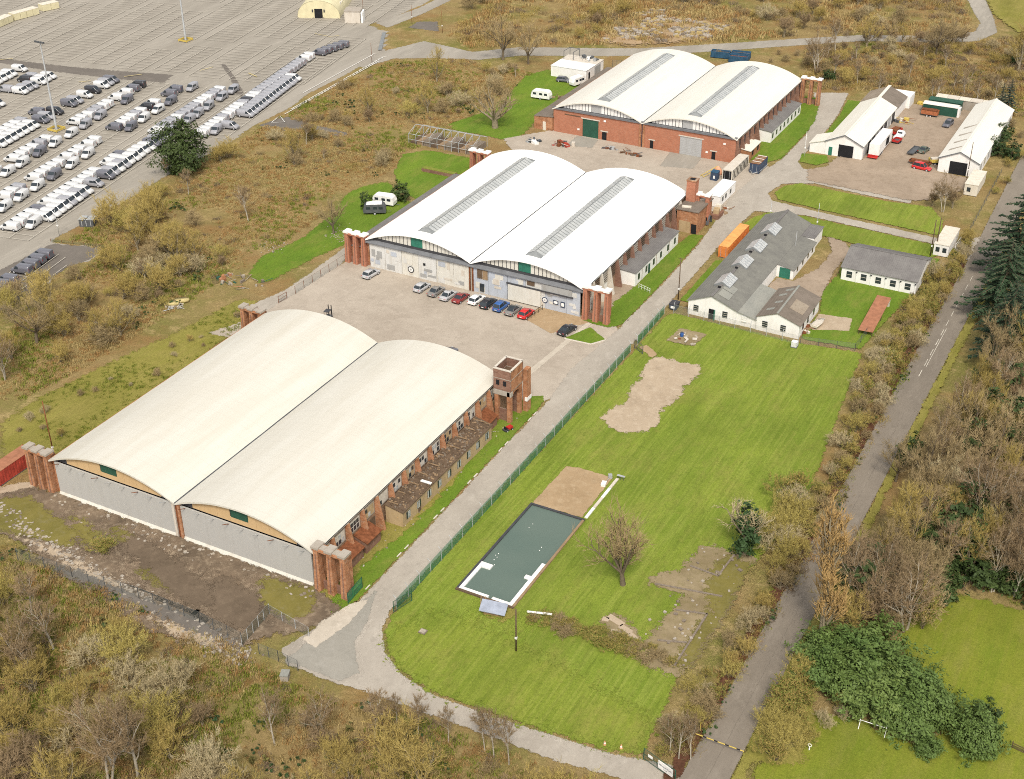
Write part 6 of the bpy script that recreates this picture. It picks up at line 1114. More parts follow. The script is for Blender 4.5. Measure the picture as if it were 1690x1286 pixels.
def geo_scatter(name, meshes, pts, label):
    col = bpy.data.collections.new(name+'_sources')
    for i, m in enumerate(meshes): col.objects.link(bpy.data.objects.new(f'{name}_source', m))
    me = bpy.data.meshes.new(name); me.from_pydata([(x, y, z) for x, y, z, s in pts], [], []); at_ = me.attributes.new('size', 'FLOAT', 'POINT'); at_.data.foreach_set('value', [p[3] for p in pts])
    o = link(name, me, kind='stuff', label=label)
    ng = bpy.data.node_groups.new(name, 'GeometryNodeTree'); ng.interface.new_socket('Geometry', in_out='INPUT', socket_type='NodeSocketGeometry'); ng.interface.new_socket('Geometry', in_out='OUTPUT', socket_type='NodeSocketGeometry')
    N = ng.nodes.new; gi, go, ip, ci, rr, na = N('NodeGroupInput'), N('NodeGroupOutput'), N('GeometryNodeInstanceOnPoints'), N('GeometryNodeCollectionInfo'), N('FunctionNodeRandomValue'), N('GeometryNodeInputNamedAttribute')
    ci.inputs['Collection'].default_value = col; ci.inputs['Separate Children'].default_value = True; ci.inputs['Reset Children'].default_value = True; ip.inputs['Pick Instance'].default_value = True
    rr.data_type = 'FLOAT_VECTOR'; rr.inputs[0].default_value = (-.12, -.12, 0); rr.inputs[1].default_value = (.12, .12, 6.28); na.data_type = 'FLOAT'; na.inputs['Name'].default_value = 'size'
    l = ng.links.new; l(gi.outputs[0], ip.inputs['Points']); l(ci.outputs[0], ip.inputs['Instance']); l(rr.outputs[0], ip.inputs['Rotation']); l(na.outputs[0], ip.inputs['Scale']); l(ip.outputs[0], go.inputs[0])
    o.modifiers.new('scatter', 'NODES').node_group = ng
    return o
def points(polys, dens, size, seed, avoid=(), nscale=.08, thr=-.2):
    rng = random.Random(seed); out = []
    for poly in polys:
        P_ = [G(*p) for p in poly]; xs = [p[0] for p in P_]; ys = [p[1] for p in P_]
        for i in range(int((max(xs)-min(xs))*(max(ys)-min(ys))*dens)):
            x, y = rng.uniform(min(xs), max(xs)), rng.uniform(min(ys), max(ys)); k = noise.noise(Vector((x*nscale, y*nscale, seed)))
            if k < thr+rng.uniform(-.15, .15) or not inside(x, y, P_) or any(inside(x, y, q) for q in avoid): continue
            out.append((x, y, 0, rng.uniform(*size)*(1+k*.5)))
    return out
SOUTHG = [(-60, 900), (20, 905), (110, 950), (230, 1000), (380, 1065), (430, 1100), (470, 1125), (560, 1160), (640, 1165), (720, 1195), (830, 1240), (900, 1266), (1040, 1310), (1040, 1400), (-200, 1500)]
NORTH = [(770, -40), (800, 20), (740, 60), (780, 80), (860, 74), (1000, 76), (1180, 70), (1320, 60), (1560, 56), (1600, 46), (1570, -60)]
NE = [(1330, 85), (1420, 72), (1560, 74), (1650, 66), (1720, 60), (1720, 200), (1640, 185), (1480, 150), (1400, 150), (1330, 145)]
LANEV = [(1080, 1255), (1130, 1180), (1230, 1060), (1270, 960), (1330, 880), (1400, 700), (1455, 590), (1490, 500), (1600, 385), (1605, 400), (1490, 640), (1380, 850), (1290, 1000), (1140, 1255)]
EASTV = EAST+[]
AV = WESTLAWNS
straw = [tuft(1, 30, .8, .32, 'straw'), tuft(2, 24, .6, .28, 'straw'), tuft(3, 26, .7, .3, 'straw_rust')]
geo_scatter('dry_grass', straw, points([WEST], 3.0, (.3, .75), 1, AV, .06, -.25)+points([SOUTHG], 1.8, (.45, 1.0), 2, (), .08, -.15)+points([NORTH], .35, (1, 2.2), 3, (), .03, -.1)+points([NE], .6, (.6, 1.4), 4, (), .05, -.1)+points([LANEV], 1.5, (.4, .8), 5), 'straw-coloured dead grass over the rough ground')
geo_scatter('green_grass', [tuft(4, 30, .45, .3, 'grass_green'), tuft(5, 24, .5, .25, 'grass_green')], points([WEST], .9, (.6, 1.3), 11, AV, .05, .1)+points([SOUTHG], 1.4, (.6, 1.2), 12, (), .07, -.05)+points([NE], .4, (.6, 1.4), 14, (), .05, .05)+points([LANEV], 2.0, (.5, 1.1), 15, (), .1, -.2)+points([EASTV], 1.4, (.6, 1.3), 16, (), .08, -.15)+points([[(60, 660), (180, 600), (300, 545), (400, 492), (450, 505), (330, 590), (130, 730), (70, 770)]], 1.2, (.4, .9), 17, (), .1, -.1), 'rank green grass in the rough ground')
geo_scatter('brushwood', [brush(6, 40, 1.2, .6, 'twig_brown'), brush(7, 40, 1.1, .6, 'dead_wood'), brush(8, 36, 1.3, .6, 'twig_olive'), brush(9, 40, 1.0, .6, 'straw_rust')], points([WEST], .1, (.4, .9), 21, AV, .07, .0)+points([SOUTHG], .22, (.5, 1.1), 22, (), .08, -.1)+points([NORTH], .1, (.8, 1.8), 23, (), .03, -.1)+points([NE], .25, (.7, 1.4), 24, (), .05, -.2)+points([EASTV], .8, (1, 1.8), 25)+points([LANEV], .6, (.5, 1.0), 26), 'tangled brown brushwood over the rough ground')
geo_scatter('bramble', [leaves(41, (.8, .8, .5, .4), 90, .13, .4, .8).mesh('bramble', 'bramble_leaf'), leaves(42, (.8, .8, .5, .4), 90, .12, .4, .8).mesh('bramble', 'leaf_ivy')], points([WEST], .05, (.7, 1.4), 31, AV, .05, .15)+points([SOUTHG], .12, (.7, 1.5), 32, (), .06, .1)+points([EASTV], .5, (1, 2.2), 33)+points([LANEV], .3, (.6, 1.2), 34), 'low dark bramble in the rough ground')
# ================================================================== fences, poles and small things
def fence(label, pts, H=1.9, gap=3.0, mesh='mesh_green', post='galv', crank=True, mesh_h=None, name='chain_link_fence', cat='fence'):
    t = thing(name, label, cat, pts[0]); o = Vector(pts[0]); mh = mesh_h or H
    for a, b in zip(pts, pts[1:]):
        A, B = Vector(a)-o, Vector(b)-o; d = B-A; n = max(1, round(d.length/gap)); u = d.normalized(); nn = Vector((-u.y, u.x))
        for i in range(n+1):
            p = A+d*(i/n); m = MB(); m.tube((p.x, p.y, 0), (p.x, p.y, H), .05, .05, 5)
            if crank: m.tube((p.x, p.y, H), (p.x+nn.x*.45, p.y+nn.y*.45, H+.5), .045, .04, 5)
            m.build('post', post, t)
            if i < n: q = A+d*((i+1)/n); MB().poly([(p.x, p.y, .05), (q.x, q.y, .05), (q.x, q.y, mh), (p.x, p.y, mh)]).build('mesh_panel', mesh, t); MB().tube((p.x, p.y, mh), (q.x, q.y, mh), .015, .015, 3).build('line_wire', post, t)
    return t
fence('green chain-link fence with cranked posts along the estate track', [(60.9, 1), (60.7, 40), (60.3, 81)], 1.9, 3.1); fence('green chain-link fence along the track above the gateway beside the hut', [(60.3, 84), (60.0, 97.5)], 1.9, 3.0)
fence('grey wire fence with cranked posts below the workshop hut', [(61.5, 98.6), (86.4, 97.6)], 1.9, 3.2, 'mesh_grey'); fence('thin green wire fence from hut corner to hedge', [(86.6, 98.2), (96.2, 100.2), (96.4, 107)], 1.6, 3, 'mesh_grey', 'metal_dark', False)
fence('dark post-and-wire fence along the bottom wood', [G(30, 925), G(120, 955), G(230, 990), G(330, 1030), G(400, 1065)], 2.2, 2.6, 'mesh_grey', 'metal_dark', False); fence('grey palisade panel run beside the muddy yard entrance', [G(400, 1068), G(445, 1015)], 2.0, 1.4, 'mesh_gate', 'galv', False); fence('wire fence from the panel run to the pale apron', [G(445, 1015), G(510, 1052)], 1.8, 2.4, 'mesh_grey', 'galv', False); fence('dark short fence at the track fork', [G(428, 1080), G(460, 1092), G(492, 1108)], 1.9, 2, 'mesh_grey', 'metal_dark', False)
fence('rusty wire fence on the left of the car park', [(-7.6, 71.8), (-7.2, 88.6)], 1.7, 2.6, 'mesh_grey', 'rust', False); fence('wire fence beside the lane by the portable cabin', [(104.2, 128), (104.0, 152)], 1.4, 3, 'mesh_grey', 'wood_dark', False); fence('wire fence on the bank above the lane by the farm', [(103.6, 160), (103, 200)], 1.4, 3.2, 'mesh_grey', 'metal_dark', False)
fence('dark railing behind the white garage on the north road', [(-12, 232), (8, 238)], 2, 1.2, 'mesh_grey', 'metal_dark', False); fence('rusty hand rail at the van park grass corner', [G(84, 399), G(176, 410)], .7, 2.6, 'mesh_gate', 'rust', False, .7, 'crash_barrier', 'barrier')
def gate(label, p, q, H=1.8, m='metal_dark', mesh='mesh_gate', name='gate'):
    t = thing(name, label, 'gate', p); d = Vector(q)-Vector(p); L = d.length; t.rotation_euler = (0, 0, math.atan2(d.y, d.x))
    for x in (0, L): MB().tube((x, 0, 0), (x, 0, H), .06, .06, 6).build('post', m, t)
    for z in (.2, H*.5, H-.05): MB().tube((0, 0, z), (L, 0, z), .035, .035, 5).build('rail', m, t)
    MB().poly([(0, 0, .15), (L, 0, .15), (L, 0, H-.05), (0, 0, H-.05)]).build('mesh_panel', mesh, t); return t
gate('open green mesh gate at the lower end of the track fence', (60.9, .2), (61.8, 3.4), 2.0, 'green_door'); gate('open green mesh gate leaf on the verge by the near hangar pier', (54.4, -1.2), (54.2, 2.6), 2.0, 'green_door', 'mesh_green'); gate('dark mesh gate standing open beside the old hut slab', (60.4, 82.6), (62.6, 81.2), 1.9, 'metal_dark')
gate('rusty tubular gate at the car park left entrance', (-8.1, 67), (-7.9, 69.4), 1.5, 'rust', 'mesh_grey'); gate('green field gate at the lane by the portable cabin', (104.3, 153.5), (104.0, 158.6), 1.6, 'green_door', 'mesh_green'); gate('white pole gate beside the green lane gate', (102.8, 151.6), (103.0, 156), 1.5, 'white_plastic', 'mesh_grey')
sg = gate('green gate carrying a white name board at the estate entrance', (101.4, -8.3), (106.0, -9.8), 1.9, 'green_door', 'mesh_gate', 'sign_gate')
sbd = MB().box(2.3, -.12, .55, 4.5, -.06, 1.75).build('name_board', 'white_plastic', sg); MB().box(.7, -.1, 1.1, 1.4, -.06, 1.5).build('notice', 'white_plastic', sg)
def text(s, parent, loc, size, m='dark_frame', rot=(R(90), 0, 0)):
    c = bpy.data.curves.new('lettering', 'FONT'); c.body = s; c.size = size; c.align_x = 'CENTER'; c.extrude = .004; c.materials.append(M[m]); o = bpy.data.objects.new('lettering', c); C.objects.link(o)
    bpy.context.view_layer.update(); me = bpy.data.meshes.new_from_object(o.evaluated_get(bpy.context.evaluated_depsgraph_get())); bpy.data.objects.remove(o); o = link('lettering', me, parent, loc=loc); o.rotation_euler = rot; return o
text('Hooton Park', sbd, (3.4, -.128, 1.12), .36, 'container_blue'); text('Trust', sbd, (3.4, -.128, .78), .26, 'container_blue')
# barrier pole across the lane
br = thing('height_barrier', 'yellow and black striped barrier pole across the lane', 'barrier', (105.2, -2.6))
for i in range(14): x = i*.47; MB().tube((x, -.05*i*0, 1.15+.0*i), (x+.47, 0, 1.15), .07, .07, 8).build('stripe', 'yellow' if i % 3 else 'dark', br)
MB().tube((0, 0, 0), (0, 0, 1.3), .09, .09, 8).build('post', 'yellow', br); MB().box(-.35, -.3, 0, .35, .3, .18).build('foot', 'stone', br); MB().tube((.5, 1.6, 0), (.5, 1.6, 1.6), .06).build('stop_post', 'yellow', br)
def pole(label, x, y, H, m='wood_dark', r=.12, name='utility_pole', cat='pole', arm=False):
    t = thing(name, label, cat, (x, y)); MB().tube((0, 0, 0), (0, 0, H), r, r*.75, 8, cap=True).build('shaft', m, t)
    if arm: MB().tube((-.5, 0, H-.2), (.5, 0, H-.2), .05).build('cross_arm', m, t)
    MB().box(-.14, -.14, 2.2, .14, .14, 2.5).build('plate', 'white_plastic', t); return t
pole('dark wooden pole standing alone in the mown field below the pond', 79.2, 1.2, 7.2); pole('dark wooden pole beside the track above the hut fence', 60.1, 104.4, 9, arm=True); pole('left of two dark poles at the corner of the lone hut', 98.9, 146.6, 8.2); pole('right of two dark poles at the corner of the lone hut', 99.5, 148.6, 8, r=.14); pole('slim pale lamp post on the north lawn behind the workshop hut', 74.4, 147.6, 6.6, 'galv', .07, 'lamp_post', 'lamp'); pole('thin pole rising from the workshop hut yard', 74.2, 133, 6, 'galv', .05); pole('dark pole before the open-fronted ivory shed', 96.6, 192.6, 9, r=.1); pole('white post on the green stand left of the white shed', 58.7, 188.8, 6.5, 'white_plastic', .06, 'post', 'pole'); pole('pale pole at the left end of the workshop hut roof', 63.7, 148.6, 4.5, 'galv', .06); pole('thin pale pole on the kerbside corner of the van park', *G(98, 389), 6, 'galv', .06, 'lamp_post', 'lamp'); pole('rusty pole behind the red container', -7.2, 6.4, 11, 'rust', .1)
for px, py, H, d_ in ((680, 40, 6, 'between the grey cabin and the road pad'), (730, 55, 7, 'right of the square asphalt pad'), (614, 105, 6, 'at the hatched kerb below the junction'), (600, 28, 9, 'against the grey cabin')): pole('thin rusty pole '+d_, *G(px, py), H, 'rust', .07)['group'] = 'gate road poles'
def mast(label, x, y, H):
    t = thing('light_mast', label, 'lamp', (x, y)); MB().tube((0, 0, 0), (0, 0, H), .32, .14, 10).build('shaft', 'galv', t)
    for dx in (-1.2, -.4, .4, 1.2): MB().obox(dx, -.3, H-.2, .6, .5, .35).build('floodlight', 'metal_dark', t)
    MB().tube((-1.5, 0, H-.1), (1.5, 0, H-.1), .07).build('cross_arm', 'galv', t)
    for s_ in (-1, 1): MB().box(-1.6, s_*1.5-.08, .3, 1.6, s_*1.5+.08, .8).build('guard_rail', 'yellow', t); MB().box(s_*1.5-.08, -1.42, .3, s_*1.5+.08, 1.42, .8).build('guard_rail', 'yellow', t)
    for x_ in (-1.5, 1.5):
        for y_ in (-1.5, 1.5): MB().tube((x_, y_, 0), (x_, y_, .9), .07).build('guard_post', 'yellow', t)
mast('tall floodlight mast in a yellow guard among the parked vans', -117.0, 118.8, 23); mast('tall floodlight mast with yellow guard in the empty part of the lot', -138.8, 195.4, 26)
# lattice of the collapsed steel frame beside the lawn
sf = thing('steel_frame', 'skeletal metal roof frame of a dismantled hut on the lawn edge', 'frame', (-31.5, 152.4))
for i in range(10):
    x = i*2.05; b = MB()
    for y in (0, 7): b.tube((x, y, 0), (x, y, 2.6), .07, .07, 4)
    b.tube((x, 0, 2.6), (x, 3.5, 3.9), .06, .06, 4); b.tube((x, 7, 2.6), (x, 3.5, 3.9), .06, .06, 4); b.tube((x, 1.7, 2.6), (x, 3.5, 3.9), .04, .04, 4); b.build('truss', 'galv', sf)
    if i < 9: MB().box(x+.1, .3, 0, x+1.95, 6.6, .5+.5*((i*7) % 3)).build('stacked_material', ('wood_dark', 'timber', 'stone_dark')[i % 3], sf)
for y, z in ((0, 2.6), (7, 2.6), (3.5, 3.9), (0, 1.2)): MB().tube((0, y, z), (18.5, y, z), .06, .06, 4).build('rail', 'galv', sf)
MB().tube((18.5, 0, 2.6), (20.2, 3.5, 0), .06).build('rail', 'galv', sf)
# pond
pd = link('pond', None, kind='structure', loc=(66.2, 8.6, 0)); pd['label'] = 'rectangular grey-green pond with white pontoon edge'
MB().poly([(0, 0, .13), (8.4, 0, .13), (8.4, 22.2, .13), (0, 22.2, .13)]).build('water', 'water', pd)
for x0, y0, x1, y1, m in ((-.35, -.35, 8.75, 0, 'wood_dark'), (-.35, 22.2, 8.75, 22.55, 'dark_frame'), (-.35, 0, 0, 22.2, 'dark_frame'), (8.4, 0, 8.75, 22.2, 'timber')): MB().box(x0, y0, .0, x1, y1, .32).build('edging', m, pd)
for i, (x0, y0, x1, y1) in enumerate(((0.02, .02, .55, 6.6), (.56, 5.6, 1.9, 6.6), (.56, .02, 4.6, .5), (5.2, .02, 7.8, .5), (7.82, .02, 8.38, 10.2), (7.0, 6.2, 7.81, 6.9))): MB().box(x0, y0, .1, x1, y1, .34).build('pontoon', 'white_plastic', pd)
for i, (x, y) in enumerate(((2.3, 18), (2.2, 17), (6.0, 13.6), (6.1, 12.8), (1.2, 9.4), (1.4, 8.6), (1.3, 7.9), (1.0, 8.9), (1.9, 6.9))):
    t = thing('float', f"tiny white float on the pond water, {ordinal(i+1)} from the far end", 'float', (66.2+x, 8.6+y, .13), 0, 'floats on the pond'); MB().loft([[(r_*math.cos(k*.785), r_*math.sin(k*.785), z) for k in range(8)] for r_, z in ((.03, -.02), (.08, .03), (.06, .08), (.01, .11))]).build('ball', 'white_plastic', t)
t = thing('solar_shed', 'small timber pump box under a tilted grey solar panel at the pond corner', 'box', (72.6, 6.6), R(10)); MB().box(-.9, -.8, 0, 1.2, .6, .9).build('box', 'timber', t); MB().hull8([(-1.5, -1.1, .7), (2.2, -1.1, .7), (2.2, .5, 1.5), (-1.5, .5, 1.5), (-1.5, -1.1, .78), (2.2, -1.1, .78), (2.2, .5, 1.58), (-1.5, .5, 1.58)]).build('panel', 'solar', t)
for x in (-1.4, -2.0): MB().obox(x, 1.2, 0, .12, 2.2, .5, .3).build('frame_rail', 'timber', t)
t = thing('duct_channel', 'white channel sections lying beside the sandy slab', 'channel', (74.6, 31.6)); 
for i in range(4): MB().box(0, i*2.9, .05, .45, i*2.9+2.8, .28).build('section', 'white_plastic' if i % 2 == 0 else 'concrete_pale', t)
t = thing('bench_frame', 'small dark metal frame at the far corner of the sandy slab', 'frame', (74.8, 43.2))
for x in (0, .5, 1.0): MB().tube((x, 0, 0), (x, 0, .8), .04).build('leg', 'metal_dark', t)
MB().box(-.1, -.2, .8, 1.2, .2, .86).build('top', 'metal_grey', t)
t = thing('pump', 'pale pump and pipes on the sandy slab edge', 'pump', (73.6, 40.6)); MB().obox(0, 0, 0, .7, 1.1, .6, .2).build('body', 'white_plastic', t); MB().obox(.1, 2.2, 0, .6, .6, .8, .5).build('motor', 'metal_grey', t); MB().tube((0, .5, .3), (.1, 2, .4), .08).build('pipe', 'concrete', t)
t = thing('white_pipe', 'long white pipe lying on the end of the bramble strip', 'pipe', (*G(870, 1016), .7)); d = Vector(G(911, 1021))-Vector(G(870, 1016)); MB().tube((0, 0, 0), (d.x, d.y, .05), .16, .16, 10, cap=True).build('pipe', 'white_plastic', t); MB().tube((d.x*.02, d.y*.02, 0), (d.x*.06, d.y*.06, 0), .19, .19, 10, cap=True).build('collar', 'wall_cream', t)
t = thing('manhole_box', 'small raised stone manhole in the lower field', 'manhole', (*G(698, 1044), 0)); MB().obox(0, 0, 0, 1.0, .9, .25).build('surround', 'stone_dark', t); MB().obox(0, 0, .251, .8, .7, .06).build('cover', 'stone', t)
t = thing('barrel', 'blue plastic barrel standing on the rubble pad', 'barrel', (66.4, 90.6)); MB().loft([[(r_*math.cos(k*.524), r_*math.sin(k*.524), z) for k in range(12)] for r_, z in ((.28, 0), (.33, .12), (.33, .85), (.28, .96))]).build('body', 'barrel_blue', t); MB().tube((0, 0, .96), (0, 0, 1.0), .3, .3, 12, cap=True).build('lid', 'container_blue', t)
t = thing('debris_heap', 'heap of pale boards and sheet on the rubble pad', 'debris', (68.4, 89.6))
rng = random.Random(9)
for i in range(16): MB().obox(rng.uniform(-2.6, 1.2), rng.uniform(-1, 2.6), .05+.02*i, rng.uniform(.4, 1.2), rng.uniform(.2, .8), rng.uniform(.05, .2), rng.uniform(0, 3)).build('board', rng.choice(('stone', 'timber', 'concrete_pale', 'rust')), t)
t = thing('water_container', 'white caged water container outside the hut fence corner', 'container', (86.0, 96.6)); MB().box(-.5, -.5, .2, .5, .5, 1.2).build('tank', 'white_plastic', t); MB().box(-.6, -.6, 0, .6, .6, .18).build('pallet', 'metal_dark', t)
for k in range(5):
    z = .3+k*.21; MB().path([(-.53, -.53, z), (.53, -.53, z), (.53, .53, z), (-.53, .53, z), (-.53, -.53, z)], .02, 4).build('cage_bar', 'galv', t)
t = thing('dumpster', 'dark wheeled refuse bin beside the track pole', 'bin', (60.9, 100.4)); MB().hull8([(-.6, -.8, .2), (.6, -.8, .2), (.6, .8, .2), (-.6, .8, .2), (-.75, -.95, 1.3), (.75, -.95, 1.3), (.75, .95, 1.3), (-.75, .95, 1.3)]).build('body', 'container_blue', t); MB().box(-.8, -1, 1.302, .8, 1, 1.42).build('lid', 'dark_frame', t); MB().box(-.4, -.93, .5, .4, -.88, 1.0).build('label_plate', 'white_plastic', t)
t = thing('boat_trailer', 'pale boat on a trailer outside the workshop hut', 'boat', (87.4, 106.3), R(80)); MB().loft([[(x, -w_, .9), (x, -w_*.7, .5), (x, w_*.7, .5), (x, w_, .9)] for x, w_ in ((-1.8, .8), (0, .85), (1.2, .6), (2.0, .08))]).build('hull', 'wall_cream', t); MB().box(-1.6, -.6, .91, .8, .6, .97).build('deck', 'concrete_pale', t); MB().tube((-1.8, 0, .4), (2.8, 0, .4), .06).build('trailer_beam', 'galv', t)
t = thing('rust_panel', 'rust-brown sheet roof of a low open store by the hedge', 'store', (94.9, 106.5)); MB().hull8([(0, 0, 1.0), (2.7, .2, 1.0), (2.5, 13.6, 2.0), (-.2, 13.6, 2.0), (0, 0, 1.08), (2.7, .2, 1.08), (2.5, 13.6, 2.08), (-.2, 13.6, 2.08)]).build('roof', 'container_top_rust', t); MB().box(0, 13.4, 0, 2.4, 13.7, 1.95).build('rear_wall', 'concrete_pale', t)
for x, y in ((.1, .2), (2.5, .4), (.1, 7), (2.4, 7)): MB().box(x, y, 0, x+.12, y+.12, 1.0+y*.07).build('post', 'wood_dark', t)
# ruined foundations at the lower right of the field: slabs one by one
fd = link('ruined_foundation', None, kind='structure', loc=(0, 0, 0)); fd['label'] = 'broken concrete foundations of a vanished hut by the hedge'
rng = random.Random(14)
for poly in ([(93.2, 33.6), (97.4, 33.6), (97.0, 28), (92.8, 28.4)], [(97.6, 33.6), (100.3, 33.8), (100.4, 27), (97.2, 28)], [(92.4, 28), (97, 27.6), (98.6, 24), (94.2, 22.8), (92.6, 24.4)], [(89.2, 23.8), (92.2, 26.4), (93.0, 24.0), (90.4, 22.4)], [(95, 22.4), (99.0, 23.6), (99.2, 19.8), (95.6, 18.6)], [(94.4, 18.2), (98.6, 19.4), (98.4, 13.2), (94.8, 11.8)], [(94.2, 11.4), (98.2, 12.8), (98.4, 9.4), (95.2, 7.2)], [(98.8, 19.4), (100.4, 19.8), (100, 7.6), (98.8, 8.2)]):
    _z[0] += .004; patch('slab', poly, rng.choice(('broken', 'broken', 'slab', 'moss')), .22, .5, z=.16+rng.uniform(-.03, .03), px=False, parent=fd)
for (a, b_) in (((92.8, 28.2), (97.2, 27.9)), ((97.1, 27.9), (97.5, 33.6)), ((94.6, 18.4), (98.8, 19.6)), ((98.7, 19.6), (98.6, 8.2)), ((94.8, 11.6), (98.4, 13)), ((90.0, 22.2), (99.2, 24))): 
    d = Vector(b_)-Vector(a); MB().obox((a[0]+b_[0])/2, (a[1]+b_[1])/2, .0, d.length, .28, .3, math.atan2(d.y, d.x)).build('footing', 'stone_dark', fd)
for (x, y, l, w_, rz) in ((88.3, 12.6, 2.6, 1.0, -.3), (90.2, 11.6, 2.0, .9, -.3), (91.8, 10.6, 1.8, .9, -.5), (87.0, 12.2, .9, .8, .2), (89.2, 10.6, 1.2, .7, .3)): MB().obox(x, y, 0, l, w_, .28, rz).build('slab', 'slab', fd)
for i in range(70): s = rng.uniform(.12, .45); MB().obox(rng.uniform(92, 100), rng.uniform(8, 33), .1, s, s*rng.uniform(.6, 1.4), s*.6, rng.uniform(0, 3)).build('block', rng.choice(('stone', 'stone_dark', 'concrete')), fd)
# kerb stones by the track, white-edged as laid
kb = link('track_kerb', None, kind='structure', loc=(0, 0, 0)); kb['label'] = 'broken line of pale kerb stones beside the track'
for i in range(46):
    y = 3+i*2.05
    if (i*7) % 5 in (0, 3) and y < 56: MB().obox(54.85-.004*y, y, 0, .2, 1.1, .16, .01).build('kerb_stone', 'concrete_pale', kb)
    if 88 < y < 134 and i % 3: MB().obox(54.8, y, 0, .18, 1.8, .14, 0).build('kerb_stone', 'concrete', kb)
for a, b_ in (((47.5, 79.9), (52.7, 80.2)), ((52.8, 80.3), (54.5, 83.0))): d = Vector(b_)-Vector(a); MB().obox((a[0]+b_[0])/2, (a[1]+b_[1])/2, 0, d.length, .3, .16, math.atan2(d.y, d.x)).build('kerb_stone', 'concrete_pale', kb)
# handrail ramp by the red car
t = thing('handrail', 'black stepped handrail beside the ramp at the hangar doors', 'railing', (38.2, 82.8))
for i in range(5): MB().tube((i*.12, i*1.35, 0), (i*.12, i*1.35, 1.2), .04).build('post', 'dark', t)
for z in (.6, 1.15): MB().tube((0, 0, z), (.5, 5.5, z), .035).build('rail', 'dark', t)
t = thing('white_railing', 'white steel railing round the steps of the white annexe', 'railing', (51.4, 105.2))
for i in range(5): MB().tube((i*.7, -i*.25, 0), (i*.7, -i*.25, 1.1), .04).build('post', 'white_plastic', t)
for z in (.6, 1.08): MB().tube((0, 0, z), (2.8, -1.0, z), .035).build('rail', 'white_plastic', t)
t = thing('planter', 'red brick box with sacks below the portable cabin', 'planter', (51.6, 143.6)); MB().box(0, 0, 0, 2.0, 3.4, 1.0).build('wall', 'brick_dark', t); MB().obox(.9, 1.6, 1.0, 1.2, 1.8, .9, .2).build('sack', 'render_tan', t); MB().obox(.8, 3.0, 1.0, 1.2, .9, 1.4, .1).build('sack', 'wall_cream', t)
t = thing('ladder_frame', 'leaning yellow steel frame beside the zebra-striped container', 'frame', (42.6, 167.2), R(58))
for s_ in (-.5, .5): MB().tube((-2.4, s_, .2), (2.4, s_, 1.6), .08).build('rail', 'yellow', t)
for i in range(4): x = -2+i*1.3; MB().tube((x, -.5, .3+i*.38), (x, .5, .3+i*.38), .05).build('rung', 'yellow', t)
t = thing('covered_pallet', 'salmon tarpaulin heap behind the blue cabinet', 'heap', (44.0, 168.8)); MB().loft([[(r_*math.cos(k*.785)*1.3, r_*math.sin(k*.785), z) for k in range(8)] for r_, z in ((1.0, 0), (.95, .6), (.6, 1.4), (.1, 2.0))]).build('tarpaulin', 'tarp_orange', t)
t = thing('blue_cabinet', 'dark blue cabinet at the open end of the zebra-striped container', 'cabinet', (44.6, 165.2)); MB().box(-.8, -.9, 0, .8, .9, 2.0).build('body', 'container_blue', t); MB().box(-.85, -.95, 2.002, .85, .95, 2.12).build('top', 'skip_blue', t); MB().box(-.1, -.95, .6, .3, -.902, 1.3).build('notice', 'white_plastic', t)
def junk(label, x, y, n, sx, sy, seed, mats, hmax=.8, name='scrap_heap'):
    t = thing(name, label, 'scrap', (x, y)); r_ = random.Random(seed)
    for i in range(n):
        if r_.random() < .4: a = (r_.uniform(-sx, sx), r_.uniform(-sy, sy), r_.uniform(.1, hmax)); an = r_.uniform(0, 6.28); L = r_.uniform(.8, 2.6); MB().tube(a, (a[0]+L*math.cos(an), a[1]+L*math.sin(an), a[2]+r_.uniform(-.1, .3)), .06).build('bar', r_.choice(mats), t)
        else: MB().obox(r_.uniform(-sx, sx), r_.uniform(-sy, sy), 0, r_.uniform(.3, 1.4), r_.uniform(.3, 1.1), r_.uniform(.15, hmax), r_.uniform(0, 3)).build('piece', r_.choice(mats), t)
    return t
junk('rusty red scrap stacked left of the green roller door', 3.4, 168.2, 26, 2.6, 1.6, 1, ('rust', 'container_red', 'concrete_pale', 'metal_dark'), 1.1); junk('wrecked silver car parts on the yard left corner', -4.2, 167.4, 18, 1.6, 1.2, 2, ('metal_grey', 'metal_dark', 'white_plastic', 'glass'), .9); junk('dark steel bars along the brick front, left pile', 14.6, 172.0, 18, 2.2, .7, 3, ('metal_dark', 'rust', 'metal_grey'), .5); junk('rusty beams along the brick front, right pile', 21.5, 171.2, 22, 3, 1.0, 4, ('rust', 'wood_dark', 'metal_dark'), .5)
junk('mixed scrap beside the shed in the farm yard', 73.6, 224.2, 18, 1.6, 1.8, 5, ('metal_dark', 'wall_cream', 'rust', 'yellow'), .9); junk('red machinery behind the long white trailer', 73.4, 211.0, 14, 1.0, 1.6, 6, ('red_paint', 'rust'), .9); junk('junk and bikes on the white garage roof', -16.4, 226, 16, 2.5, 1.6, 7, ('metal_grey', 'metal_dark', 'white_plastic'), 1.0).location.z = 3.12
junk('pale pipes and yellow boat-shaped scrap on the rough meadow', *G(290, 505), 16, 1.5, 1.5, 8, ('galv', 'concrete_pale'), .4); junk('broken masonry and green net heap above the near hangar', *G(398, 466), 30, 5, 2.4, 9, ('stone', 'brick_old', 'stone_dark', 'green_door'), .7); junk('yellow machine behind the white shed', 74.5, 240, 9, 1.0, 1.0, 10, ('yellow', 'rust'), .9)
